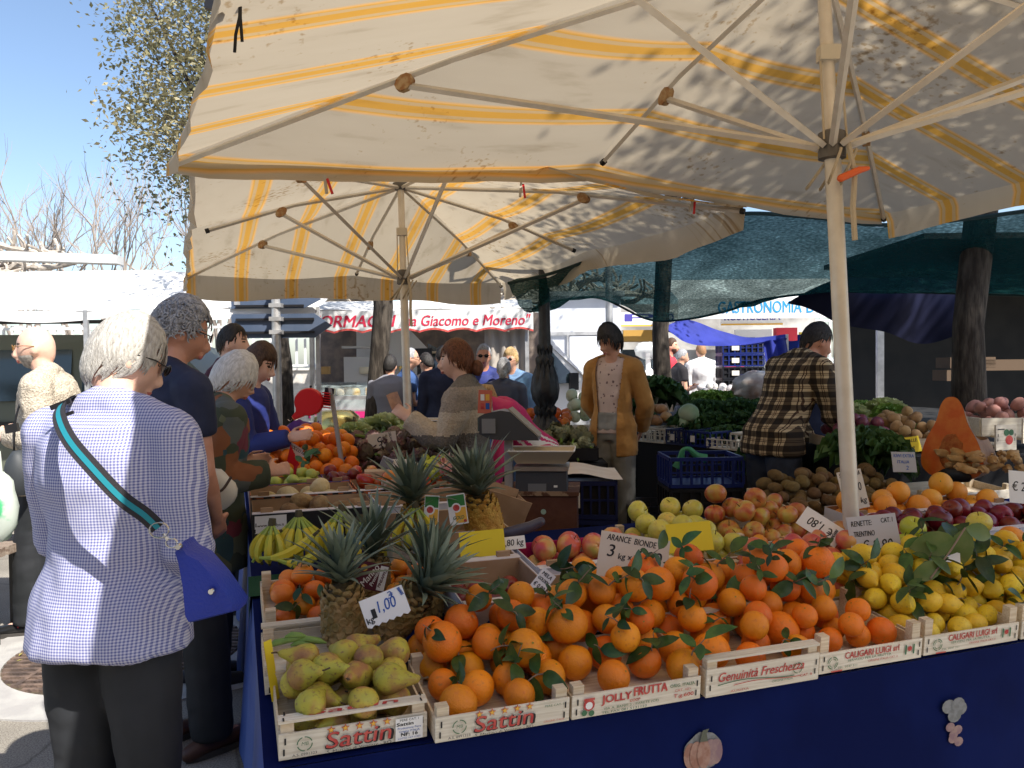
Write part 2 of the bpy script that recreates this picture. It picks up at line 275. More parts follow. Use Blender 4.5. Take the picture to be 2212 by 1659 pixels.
# ---------------------------------------------------------------- umbrellas
def umbrella(label, corners, zc, zm, apex, hubz, poletop, polebase, smat, valance, stripe, saxis, name='market_umbrella', lens=(1, .92), grp='striped market umbrellas'):
    th = thing(name, label, 'umbrella', (polebase[0], polebase[1], 0), 0, grp); I = th.location
    zc = zc if isinstance(zc, list) else [zc] * 4; zm = zm if isinstance(zm, list) else [zm] * 4; lc = [V((c[0], c[1], z_)) - I for c, z_ in zip(corners, zc)]; ap = V(apex) - I; axis = lambda z: (V(polebase) + (V(poletop) - V(polebase)) * ((z - polebase[2]) / (poletop[2] - polebase[2]))) - I
    mids = [(lc[i] + lc[(i + 1) % 4]) / 2 for i in range(4)]
    for q, z_ in zip(mids, zm): q.z = z_
    mids = [q + ((ap - q) * .03 * V((1, 1, 0)) if 0 else V((0, 0, 0))) for q in mids]
    g = MB(); nS = 14
    def tri(a, b_):
        base = len(g.v); idx = {}; vs = []; uv = []
        for i in range(nS + 1):
            for j in range(i + 1):
                f = i / nS; q = j / i if i else 0; e = a + (b_ - a) * q; p = ap + (e - ap) * f
                bow = 4 * q * (1 - q) * f; dn = (V((0, 0, -1))) * (.055 * bow * (1.2 - f * .6)); inn = (ap - e); inn.z = 0; p = p + dn + inn * (.014 * bow * f * f)
                p.z += .012 * NZ.noise(V((p.x * 1.7, p.y * 1.7, stripe))) * f + .05 * f * (1 - f) 
                idx[i, j] = len(vs); vs.append(p); uv.append(stripe_uv(p + I))
        fs = []
        for i in range(nS):
            for j in range(i + 1):
                fs.append((idx[i, j], idx[i + 1, j], idx[i + 1, j + 1]))
                if j < i: fs.append((idx[i, j], idx[i + 1, j + 1], idx[i, j + 1]))
        g.add(vs, fs, uv); return [vs[idx[nS, j]] for j in range(nS + 1)]
    sa = V((math.cos(saxis), math.sin(saxis), 0)); sb = V((-sa.y, sa.x, 0))
    stripe_uv = lambda p: (V((p.x, p.y, 0)).dot(sa) + stripe, V((p.x, p.y, 0)).dot(sb))
    rims = []
    for i in range(4): rims.append([tri(lc[i], mids[i]), tri(mids[i], lc[(i + 1) % 4])])
    # valance: hangs from every edge
    for i in range(4):
        e = rims[i][0] + rims[i][1][1:]; h, flip = valance[i]; out = (e[len(e) // 2] - ap); out.z = 0; out.normalize(); vs = []; uv = []
        for k, p in enumerate(e):
            u_ = stripe_uv(p + I); wv = .018 * math.sin(k * 1.7 + i) + .01 * math.sin(k * .9)
            for r in range(4):
                hh = h * (1 + .12 * math.sin(k * .55 + i * 2)) * r / 3; q = p + V((0, 0, -hh)) + out * (wv * r / 3 + .02 * (r > 0)); vs.append(q)
                uv.append((u_[0] + (hh if flip else 0), u_[1] + hh))
        n_ = len(e); g.add(vs, [(k * 4 + r, (k + 1) * 4 + r, (k + 1) * 4 + r + 1, k * 4 + r + 1) for k in range(n_ - 1) for r in range(3)], uv)
    g.build('canopy', smat, th)
    g = MB(); pts = [axis(z) for z in (0, hubz, hubz + .02, poletop[2])]; g.tube(pts, [.030, .030, .024, .024], 14); g.build('pole', ALU, th)
    g = MB(); h = axis(hubz); g.lathe([(.034, -.05), (.05, -.045), (.05, -.015), (.042, 0), (.05, .02), (.05, .05), (.032, .06)], 16, h); g.build('hub', mat('dark_alloy', (.13, .12, .11), .5, metal=.5), th)
    g = MB(); g.lathe([(.045, -.05), (.06, -.03), (.06, .0), (.03, .015)], 14, axis(poletop[2])); g.build('top_cap', MATS['dark_alloy'], th)
    h0 = axis(poletop[2]) + V((0, 0, -.03)); brs = []
    for i in range(8):
        e = (lc[i // 2] if i % 2 == 0 else mids[i // 2]).copy(); k = lens[i % 2]; dz = V((0, 0, -.035))
        end = h0 + (e + dz - h0) * k; mid = h0 + (e + V((0, 0, -.02)) - h0) * .52; mid.z += .035
        g = MB(); g.tube([h0, mid, end], .0135, 4, side=(0, 0, 1)); rb = g.build('rib', ALU, th, smooth=False)
        g = MB(); g.tube([end - (end - mid).normalized() * .015, end + (end - mid).normalized() * .012], .017, 6); g.build('end_cap', BLACK, rb)
        br = mid + (end - mid) * .16 + V((0, 0, -.012)); d = (end - mid).normalized(); s_ = V((-d.y, d.x, 0)).normalized()
        g = MB(); g.box((0, 0, 0), (.075, .034, .06)); q = MB(); M_ = Mx((( d.x, s_.x, 0, br.x), (d.y, s_.y, 0, br.y), (d.z, 0, 1, br.z), (0, 0, 0, 1)))
        q.M = M_; pr = [(.042 * math.cos(a), .034 * math.sin(a) - .01) for a in [k_ * 2 * math.pi / 10 for k_ in range(10)]]
        q.add([(x, y, z) for y in (-.018, .018) for x, z in pr], [tuple(range(10)), tuple(range(19, 9, -1))] + [(k_, 10 + k_, 10 + (k_ + 1) % 10, (k_ + 1) % 10) for k_ in range(10)]); q.build('bracket', RUST, th, smooth=False)
        hp = h + V((br.x - h.x, br.y - h.y, 0)).normalized() * .05; g = MB(); g.tube([hp, br + V((0, 0, -.02))], .0145, 4, side=(0, 0, 1)); g.build('strut', ALU, th, smooth=False)
    # coiled rope at the hub
    g = MB()
    for k in range(5):
        c_ = h + V((.055 * math.cos(k * 1.1 - 1.9), .055 * math.sin(k * 1.1 - 1.9), .0)); pts = [c_ + V((.03 * math.cos(a) * (1 + .2 * k), -.03 * abs(math.sin(a * .5)), -.02 - .07 * (1 - math.cos(a)))) for a in [q * 2 * math.pi / 14 for q in range(15)]]; g.tube(pts, .006, 5)
    g.tube([h + V((.04, -.05, .0)), h + V((.06, -.06, -.12)), h + V((.055, -.055, -.24)), h + V((.06, -.06, -.36))], .011, 6)
    g.tube([axis(hubz + .02) + V((.045, -.03, 0)), axis(hubz + .33) + V((.035, -.03, 0))], .0045, 5); g.tube([axis(hubz + .02) + V((-.04, -.03, 0)), axis(hubz + .33) + V((-.035, -.02, 0))], .0045, 5)
    g.build('rope', ROPE, th)
    g = MB(); c_ = axis(hubz + .34); g.box((c_.x, c_.y - .012, c_.z), (.075, .05, .055)); g.build('pulley', mat('pulley_cream', (.55, .50, .40), .5), th, smooth=False)
    return th, lc, mids, I, ap
SM1 = stripe_mat('striped_canvas', .45, .0, .38); SM2 = SM1
A1, B1, C1, D1 = (-1.52, 3.60), (2.40, 5.13), (4.20, 1.62), (.27, .10)  # unseen near corners stretched out so the canopy shades the front crates
ang = math.atan2(B1[1] - A1[1], B1[0] - A1[0])
u1 = umbrella('big near umbrella of cream canvas with orange stripes over the front fruit table', [A1, B1, C1, D1], 2.40, 2.52, (1.17, 3.0, 3.06), 2.26, (1.17, 3.0, 3.04), (1.33, 3.02, .02), SM1, [(.06, True), (.14, False), (.14, True), (.08, False)], -(A1[0] * math.sin(ang) - A1[1] * math.cos(ang)) + .075, ang - math.pi / 2)
a_ = u1[0]; 
u2 = umbrella('farther striped umbrella with its pole behind the artichokes and the saleswoman', [(-2.93, 7.19), (-.10, 8.18), (1.34, 4.60), (-1.46, 3.70)], [2.30, 2.30, 2.36, 2.40], [2.33, 2.36, 2.56, 2.40], (-.80, 5.93, 2.83), 2.11, (-.81, 5.93, 2.81), (-.76, 5.9, .02), SM2, [(.2, False), (.16, False), (.02, True), (.14, True)], .2, rad(21))
# ---------------------------------------------------------------- the L-shaped fruit table
TH = rad(19.3); TO = V((-.53, 1.797, 0)); TU = V((math.cos(TH), math.sin(TH), 0)); TV = V((-math.sin(TH), math.cos(TH), 0))
def tz(s): return .55 + .1 * min(s, 1.5) + .045 * max(0, s - 1.5)
def T(u, s, dz=0): p = TO + TU * u + TV * s; p.z = tz(s) + dz; return p
def tilt(s): return math.atan(.1 if s < 1.5 else .045)
th = thing('fruit_table', 'long L-shaped trestle table hung with blue cloth under all the fruit crates', 'market table', TO)
I = TO
def loc(p): return p - I
g = MB(); q = [T(-.045, -.012, -.006), T(4.6, -.012, -.006), T(4.6, 1.5, -.006), T(1.02, 1.5, -.006), T(-.045, 1.5, -.006)]; g.add([loc(x) for x in q], [(0, 1, 2, 3, 4)])
q = [T(-.045, 1.5, -.006), T(1.02, 1.5, -.006), T(1.02, 4.7, -.006), T(-.045, 4.7, -.006)]; g.add([loc(x) for x in q], [(0, 1, 2, 3)]); g.build('table_top', NAVY, th, smooth=False)
def skirt(a, b, nrm, n, amp, zb=.02):
    def f(i, j):
        p = a.lerp(b, i); z = p.z - .006; p = p.copy(); p.z = z + (zb - z) * j
        return loc(p + nrm * (j * amp * (1 + .8 * math.sin(i * n * 2.1) + .6 * math.sin(i * n * .73 + 1)) + .004))
    return f
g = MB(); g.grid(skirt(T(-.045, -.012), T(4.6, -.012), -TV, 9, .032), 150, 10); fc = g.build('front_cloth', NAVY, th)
BLUEP = mat('sunlit_blue_oilcloth', (.035, .075, .30), .5, (.075, .13, .38), 3, .2, 15)  # side cloth lighter than the front, sunlight put into its blue
g = MB()
def sk2(i, j):
    s = -.012 + 4.6 * i; p = T(-.045, s, -.006); z = p.z; p.z = z + (.02 - z) * j
    return loc(p - TU * (j * .03 * (1 + .7 * math.sin(i * 31) + .4 * math.sin(i * 71))))
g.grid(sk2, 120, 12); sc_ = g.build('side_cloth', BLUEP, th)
# worn patches and printed stickers on the cloth
g = MB()
for s, z, r in ((.93, .50, .022), (.9, .47, .015), (.06, .30, .02), (.04, .24, .013), (.03, .16, .02), (.05, .1, .028), (.035, .05, .02)):
    c_ = T(-.045, s); c_.z = z; n_ = 9; g.add([loc(c_ - TU * (.037 + .02 * (1 - z / .55)) + TV * (r * .55 * math.cos(k * 2 * math.pi / n_) * (1 + .4 * math.sin(k * 2.3))) + V((0, 0, r * 1.6 * math.sin(k * 2 * math.pi / n_) * (1 + .3 * math.cos(k * 3.1))))) for k in range(n_)], [tuple(range(n_))])
g.build('worn_patch', mat('worn_backing', (.45, .45, .40), .9, (.25, .27, .25), 40), sc_, smooth=False)
def sticker(u, z, w_, h_, kind):
    f = skirt(T(-.045, -.012), T(4.6, -.012), -TV, 9, .032); zt = tz(0) - .006
    base = f((u + .045) / 4.645, (zt - z) / (zt - .02)) - TV * .006; g = MB()
    if kind == 'pumpkin':
        g.mi = 0; ol = [(w_ * .5 * math.cos(a) * (1.06 + .05 * math.sin(a * 5)), h_ * .5 * math.sin(a) * (1.06 + .04 * math.cos(a * 7))) for a in [k * math.pi / 16 for k in range(32)]]; g.add([base + TU * x + V((0, 0, y)) for x, y in ol], [tuple(range(32))])
        for k, x0 in enumerate((-.36, .36, -.2, .2, 0)):
            g.mi = 1 + k % 2; g.add([base - TV * (.001 + .0008 * k) + TU * (w_ * (x0 + .19 * math.cos(a))) + V((0, 0, h_ * (-.06 + .40 * math.sin(a) * (1 - abs(x0) * .35)))) for a in [q * math.pi / 10 for q in range(20)]], [tuple(range(20))])
        g.mi = 3; g.add([base - TV * .006 + TU * x + V((0, 0, z_)) for x, z_ in ((-.014, .03), (.012, .028), (.008, .05), (.016, .062), (-.004, .06))], [(0, 1, 2, 3, 4)])
    else:
        for k in range(9):
            g.mi = 0 if k < 4 else 2; a = k * 2.4; r_ = w_ * (.3 if k < 4 else .2); cx, cz = (w_ * .3 * math.cos(a), h_ * .32 + h_ * .12 * math.sin(a)) if k < 4 else (w_ * .18 * math.cos(a), -h_ * .02 - h_ * .08 * (k - 4))
            g.add([base - TV * (.0006 * k) + TU * (cx + r_ * math.cos(b_)) + V((0, 0, cz + r_ * .8 * math.sin(b_))) for b_ in [q * math.pi / 6 for q in range(12)]], [tuple(range(12))])
    g.build('printed_sticker', [mat('sticker_pale', (.22, .23, .24), .7, (.16, .17, .17), 60), mat('sticker_pink', (.28, .14, .10), .7, (.36, .22, .17), 50), mat('sticker_rose', (.24, .15, .17), .7, (.32, .22, .2), 50), mat('sticker_stalk', (.10, .11, .08), .7)], fc, smooth=False)
sticker(1.09, .40, .11, .10, 'pumpkin'); sticker(1.97, .335, .09, .15, 'grapes')
# ---------------------------------------------------------------- crates
def star(g, M, r):
    pts = [(r * (1 if k % 2 == 0 else .42) * math.sin(k * math.pi / 5), r * (1 if k % 2 == 0 else .42) * math.cos(k * math.pi / 5)) for k in range(10)]
    g.add([M @ V((x, y, 0)) for x, y in pts], [tuple(range(9, -1, -1))])
INKS = [INKR, INKG, INKK, INKB, INKY, WHITE]
def prints(parent, specs, w_, M):
    M0 = M
    for n0, sp in enumerate(specs):
        g = MB(); k = sp[0]; M = M0 @ Mx.Translation((0, 0, .00022 * n0))
        if k == 't': _, txt, x, z, size, ink, bold, shear, fit = sp; g.mi = ink; g.text(txt, size, M @ Mx.Translation((x, z, .0012)), bold, shear, fit=fit)
        elif k == '*': _, x, z, r, ink = sp; g.mi = ink; star(g, M @ Mx.Translation((x, z, .0015)), r)
        elif k == 'o':
            _, x, z, r, ink = sp; g.mi = ink; n_ = 20; g.add([M @ V((x + q * math.cos(a), z + q * math.sin(a), .0015)) for q in (r, r * .86) for a in [i * 2 * math.pi / n_ for i in range(n_)]], [(i, (i + 1) % n_, n_ + (i + 1) % n_, n_ + i) for i in range(n_) if i % 5])
        elif k == 'r': _, x, z, a, b_, ink = sp; g.mi = ink; g.add([M @ V((x + i * a / 2, z + j * b_ / 2, .001)) for i, j in ((-1, -1), (1, -1), (1, 1), (-1, 1))], [(0, 1, 2, 3)])
        elif k == 'd': _, x, z, r, ink = sp; g.mi = ink; g.add([M @ V((x + r * math.cos(i * .5236), z + r * math.sin(i * .5236), .0012)) for i in range(12)], [tuple(range(12))])
        elif k == 'w':
            _, x0, x1, z, amp, th_, ink = sp; g.mi = ink; pts = [(x0 + (x1 - x0) * i / 16, z + amp * math.sin(i / 16 * 5)) for i in range(17)]
            g.add([M @ V((x, y + d, .0012)) for d in (-th_, th_) for x, y in pts], [(i, i + 1, 18 + i, 17 + i) for i in range(16)])
        g.build('lettering' if k == 't' else 'emblem', INKS, parent, smooth=False)
    g = MB(); M = M0
    for sx in (-1, 1):
        g.mi = 2
        for zz in (-.012, .014): g.add([M @ V((sx * (w_ / 2 - .013) + a * .002 + zz * .12, zz + b_ * .008, .0012)) for a, b_ in ((-1, -1), (1, -1), (1, 1), (-1, 1))], [(0, 1, 2, 3)])
    return g.build('staples', INKS, parent, smooth=False)
FRONT = lambda w_, h: Mx.Translation((w_ / 2, -.001, h / 2 + .004)) @ Mx.Rotation(rad(90), 4, 'X')
def crate(u0, u1, s0, s1, label, h=.095, hp=.068, specs=None, rail=False, lift=0, group='shallow wooden fruit crates', wood=None, backprint=None):
    w_, d = u1 - u0, s1 - s0; th = thing('wooden_crate', label, 'crate', T(u0, s0, lift), Euler((tilt(s0), 0, TH), 'XYZ'), group)
    W = wood or WOODW; t = .005
    MB().box((w_ / 2, d / 2, .004), (w_ - .012, d - .012, .006)).build('base_board', WOOD, th, smooth=False)
    fp = MB().box((w_ / 2, t / 2, hp / 2 + .004), (w_, t, hp)).build('front_panel', W, th, smooth=False)
    bp = MB().box((w_ / 2, d - t / 2, hp / 2 + .004), (w_, t, hp)).build('back_panel', W, th, smooth=False)
    for x in (t / 2, w_ - t / 2): MB().box((x, d / 2, hp / 2 + .002), (t, d - 2 * t - .002, hp - .004)).build('side_panel', WOOD, th, smooth=False)
    c = .030
    for x in (t + c / 2, w_ - t - c / 2):
        for y in (t + c / 2, d - t - c / 2):
            MB().box((x, y, h / 2 + .003), (c, c * .9, h)).build('corner_post', WOOD, th, smooth=False)
    if rail:
        for y in (.016, d - .016):
            r_ = MB().box((w_ / 2, y, h + .006), (w_, .03, .007)).build('handle_rail', W, th, smooth=False)
            if rail != True and y < .1: prints(r_, [('t', rail, 0, 0, .026, 0, .0012, .1, w_ * .6)], w_, Mx.Translation((w_ / 2, y, h + .0105)))
    if specs: prints(fp, specs, w_, FRONT(w_, hp))
    if backprint: prints(bp, backprint, w_, Mx.Translation((w_ / 2, d - t - .0005, hp / 2 + .006)) @ Mx.Rotation(rad(90), 4, 'X'))
    return th
def tray(u0, u1, s0, s1, label, h=.11, out=None, inn=None, rim=None, specs=None, lift=0, tabs=True, group='cardboard fruit trays', back=None, backspecs=None):
    out = out or CARDW; inn = inn or CARD; w_, d = u1 - u0, s1 - s0; t = .004
    th = thing('fruit_box', label, 'box', T(u0, s0, lift), Euler((tilt(s0), 0, TH), 'XYZ'), group)
    MB().box((w_ / 2, d / 2, .004), (w_ - .01, d - .01, .006)).build('base', inn, th, smooth=False)
    fw = None
    for nm, c_, s_, m_ in (('front_wall', (w_ / 2, t / 2, h / 2 + .004), (w_, t, h), out), ('back_wall', (w_ / 2, d - t / 2, h / 2 + .004), (w_, t, h), back or out), ('side_wall', (t / 2, d / 2, h / 2 + .003), (t, d - 2 * t - .002, h - .004), out), ('side_wall', (w_ - t / 2, d / 2, h / 2 + .003), (t, d - 2 * t - .002, h - .004), out)):
        o = MB().box(c_, s_).build(nm, m_, th, smooth=False)
        if nm == 'front_wall': fw = o
        elif nm == 'back_wall': bw = o
        ic = V(c_); ii = V(s_)  # brown corrugated lining on the inner side
        n_ = {'front_wall': V((0, 1, 0)), 'back_wall': V((0, -1, 0))}.get(nm, V((1 if c_[0] < w_ / 2 else -1, 0, 0)))
        if not (back and nm == 'back_wall'): MB().box(ic + n_ * .0035, [x - .004 if x > .02 else .003 for x in ii]).build('lining', inn, o, smooth=False)
    MB().box((w_ / 2, .014, h + .0055), (w_, .036, .003)).build('front_flap', rim or out, th, smooth=False)
    if tabs:
        for x in (.06, w_ - .06): MB().box((x, .02, h + .016), (.05, .014, .02)).build('stacking_tab', CARD, th, smooth=False)
    if specs: prints(fw, specs, w_, FRONT(w_, h))
    if backspecs: prints(bw, backspecs, w_, Mx.Translation((w_ / 2, d - t - .001, h / 2 + .004)) @ Mx.Rotation(rad(90), 4, 'X'))
    return th
def stars(n, z, r, x0, x1): return [('*', x0 + (x1 - x0) * i / (n - 1), z, r, 0) for i in range(n)] + [('*', x0 + (x1 - x0) * i / (n - 1), z, r * .7, 4) for i in range(n)]
SAT = lambda dx: stars(5, .026, .011, -.055 + dx, .075 + dx) + [('t', 'Sattin', .01 + dx, -.002, .058, 2, .0016, .12, .158), ('t', 'Sattin', .0085 + dx, -.0005, .056, 0, .0006, .12, .152), ('t', 'S. Martino di Venezze - RO', .01 + dx, -.026, .010, 2, 0, 0, .15), ('o', -.115, .004, .018, 1), ('t', 'MB', -.115, .004, .012, 1, 0, .2, .016), ('t', 'A.S. 0991323', -.115, -.021, .009, 2, 0, 0, .055)]
crate(-.012, .333, 0, .29, 'near corner crate of mottled pears with a top rail, printed in red with five stars', .088, .062, SAT(.0) + [('r', .128, 0, .066, .056, 5), ('t', 'PERE CAT. I', .128, .023, .008, 2, 0, 0, .045), ('t', 'Sattin', .118, .013, .012, 2, .0005, 0, .04), ('t', 'Produzione Pere', .128, .003, .007, 3, 0, 0, .056), ('t', 'Origine ITALIA', .128, -.005, .007, 3, 0, 0, .05), ('t', 'NF: 16', .128, -.013, .012, 2, .0004, 0, .04), ('t', 'LOTTO 14 P 11402', .128, -.022, .006, 3, 0, 0, .054)], rail='Sattin', backprint=[('t', 'frutta', -.11, .004, .03, 0, .0005, .1, .09)] + stars(3, .004, .016, .03, .12))
crate(.345, .692, -.035, .28, 'front crate of oranges printed with five red stars, next to the pears', .085, .062, SAT(-.01) + [('t', 'PERE CAT. I', .13, .02, .008, 1, 0, 0, .05), ('t', 'ORIGINE ITALIA', .13, -.02, .007, 0, 0, 0, .055)])
JF = [('t', 'JOLLY', -.062, .010, .030, 0, .0012, 0, .085), ('t', 'FRUTTA', .035, .017, .034, 0, .0012, 0, .098), ('t', 'COOP', -.01, -.004, .011, 0, .0003, 0, .03), ('t', 'VIA A. BANFI 3 - PARETE (CE)', -.02, -.0145, .009, 1, 0, 0, .16), ('t', 'TEL.FAX 081.5131123', -.04, -.0245, .009, 1, 0, 0, .13), ('t', 'ORIG. ITALIA', .13, .017, .012, 1, .0002, 0, .075), ('t', 'CAT. <II>', .132, .003, .010, 0, 0, 0, .05), ('t', 'T.g.600', .135, -.012, .014, 0, .0004, 0, .06), ('d', -.142, .004, .016, 0), ('d', -.142, .002, .010, 5), ('d', -.155, -.016, .008, 1), ('d', -.135, -.019, .008, 1), ('r', -.142, .019, .03, .006, 0)]
crate(.70, 1.075, -.035, .28, 'front crate of oranges with a red and green fruit shop print', .085, .062, JF)
crate(1.09, 1.46, -.04, .28, 'front crate of oranges with a top rail and faded red script', .10, .078, [('t', 'Genuinità Freschezza', -.01, .012, .036, 0, .0006, .25, .28), ('w', -.15, .1, -.008, .006, .0012, 1), ('w', -.1, .12, -.014, .004, .001, 0), ('o', .11, .006, .016, 1), ('t', 'ORIGINE ITALIA', .06, -.022, .008, 1, 0, 0, .07), ('t', 'CAT. II', .14, -.018, .010, 0, .0003, 0, .04), ('t', 'AUSIDA', -.08, -.03, .008, 0, 0, 0, .06)], rail=True)
CAL = lambda k: [('t', 'CALIGARI LUIGI srl', .0, .014, .028, 0, .0006, 0, .20), ('t', 'SERVIZIO PER LA FRUTTA', -.01, -.001, .010, 1, 0, 0, .16), ('t', 'ORIGINE ITALIA CAT. II', .04, -.012, .009, 0, 0, 0, .11), ('t', 'TEL. 0547 311', -.09, -.018, .008, 1, 0, 0, .07), ('o', -.145, .0, .019, 1), ('o', -.145, .0, .013, 1), ('d', .14, .006, .008, 0), ('r', .125, .004, .006, .03, 1), ('r', .155, .004, .006, .03, 1), ('r', -.13, -.026, .04, .004, 0)]
crate(1.48, 1.86, -.02, .30, 'front crate of small oranges and lemons printed with a green ring', .11, .060, CAL(0))
crate(1.875, 2.265, -.015, .31, 'front crate of leafy lemons with two bare corner posts', .11, .060, CAL(1))
crate(2.28, 2.67, -.015, .31, 'front crate of lemons at the right end of the front row', .11, .060, CAL(2))
crate(2.69, 3.08, -.015, .31, 'front crate of big orange fruit beyond the last lemons', .11, .060, CAL(2))
crate(-.03, .34, .315, .60, 'wooden crate holding the standing pineapples behind the pears', .075, .05, [('t', 'frutta', -.08, 0, .03, 0, .0005, .1, .09)] + stars(3, .004, .014, .03, .12), rail='SATTIN')
crate(-.02, .30, .63, 1.0, 'wooden crate of leafy mandarins on the table corner by the green turf', .10, .062, [('t', 'frutta fresca', 0, 0, .02, 1, 0, 0, .12)])
NEL = [('t', 'nella', .03, -.012, .062, 3, .002, 0, .125), ('t', 'da generazioni', .0, .028, .011, 2, 0, 0, .085), ('r', .125, .032, .05, .045, 1), ('t', 'O', -.07, -.012, .062, 3, .002, 0, .035)]
tray(.555, .87, .45, .83, 'white cardboard box of dark red apples with big navy lettering', .125, specs=NEL, tabs=False)
tray(.56, .88, .85, 1.2, 'white rimmed cardboard box with a yellow card and brown tabs behind the red apples', .115, specs=[('t', 'Danella', .03, .03, .03, 2, .0008, .1, .13), ('t', 'ab', -.08, .03, .03, 0, .0006, .1, .04)])
tray(.895, 1.33, .42, .69, 'cardboard box of bright green apples behind the orange heap', .10, specs=[('t', 'Melinda', -.1, .02, .03, 2, .0005, .1, .09)], tabs=False)
PINK = mat('pink_print', (.62, .03, .20), .5)
tray(.90, 1.40, .71, 1.0, 'pink lined cardboard box of rosy apples', .115, out=CARDW, back=PINK, specs=[('t', 'Melinda', -.1, .02, .03, 4, .0005, .1, .12)], backspecs=[('t', 'Pink Lady', .08, .015, .042, 5, .0006, .2, .13), ('d', -.02, .015, .012, 5)])
tray(1.345, 1.80, .43, .68, 'white rimmed box of mixed apples in front of the yellow apples', .10, tabs=False)
crate(1.42, 1.82, .73, 1.18, 'pale wooden crate of yellow apples with a blank yellow card', .10, .05)
crate(1.62, 2.2, .32, .64, 'wooden crate of rosy apples behind the oranges', .11, .06)
crate(1.84, 2.10, .69, .87, 'small wooden crate of leafy mandarins with a tilted price card', .10, .06)
crate(1.85, 2.36, .90, 1.27, 'wooden crate heaped with red and yellow apples in front of the kiwis', .10, .06)
crate(2.37, 3.15, 1.16, 1.58, 'wooden crate of brown kiwis', .10, .06)
tray(2.50, 3.45, .96, 1.15, 'white rimmed box of pale oranges in front of the kiwis', .11, specs=[('t', 'KUNTER', -.25, .02, .03, 0, .0008, .1, .1)])
tray(2.36, 3.55, .64, .94, 'white rimmed cardboard box of dark red apples behind the green apples', .11, specs=[('r', -.4, .03, .06, .02, 0)])
tray(2.22, 2.85, .42, .62, 'low cardboard box of yellow green apples behind the lemons', .09, tabs=False)
crate(3.3, 3.95, 1.35, 1.62, 'wooden crate of ginger root beside the cut pumpkin', .08, .05)
# left arm boxes
ZEBRA = mat('tiger_print', (.55, .13, .03), .6, (.02, .012, .01), 26, stretch=(1, 1, .25), lo=.47, hi=.53, coord='Object')
BLKW = mat('black_box', (.02, .02, .022), .5)
tray(-.03, .50, 1.66, 1.98, 'black and white cardboard box of coconuts and big brown fruit', .12, out=BLKW, rim=CARDW, specs=[('r', -.19, .015, .13, .075, 5), ('t', 'www.angelys.it', -.19, .01, .016, 2, .0003, 0, .11)])
tray(.51, .97, 1.62, 1.98, 'cardboard box behind the pineapples with a white price card', .12, out=CARDW)
tray(-.03, .46, 2.02, 2.30, 'orange and black patterned cardboard box of melons', .12, out=ZEBRA, rim=CARDW, specs=[('r', -.16, 0, .06, .05, 0), ('r', .12, 0, .06, .05, 0)])
tray(.47, .95, 2.02, 2.34, 'orange and black patterned box of peppers and red fruit', .12, out=ZEBRA, rim=CARDW, specs=[('r', -.1, 0, .05, .05, 0)])
tray(-.03, .34, 2.34, 2.58, 'cardboard box of pale green pears on the far table arm', .11, out=mat('purple_box', (.06, .02, .10), .5))
tray(.35, .80, 2.34, 2.60, 'blue cardboard box of dark red nectarines', .11, out=mat('blue_box', (.03, .04, .22), .5), specs=[('r', .1, 0, .1, .08, 5)])
crate(-.03, .62, 2.62, 3.35, 'wooden crate under the far heap of oranges', .10, .06)
crate(.64, 1.10, 2.85, 3.5, 'wooden crate of purple artichokes', .10, .06)
tray(.48, .98, 1.2, 1.58, 'wooden sided box of pineapples and bananas in the table corner', .1, out=WOOD, tabs=False)
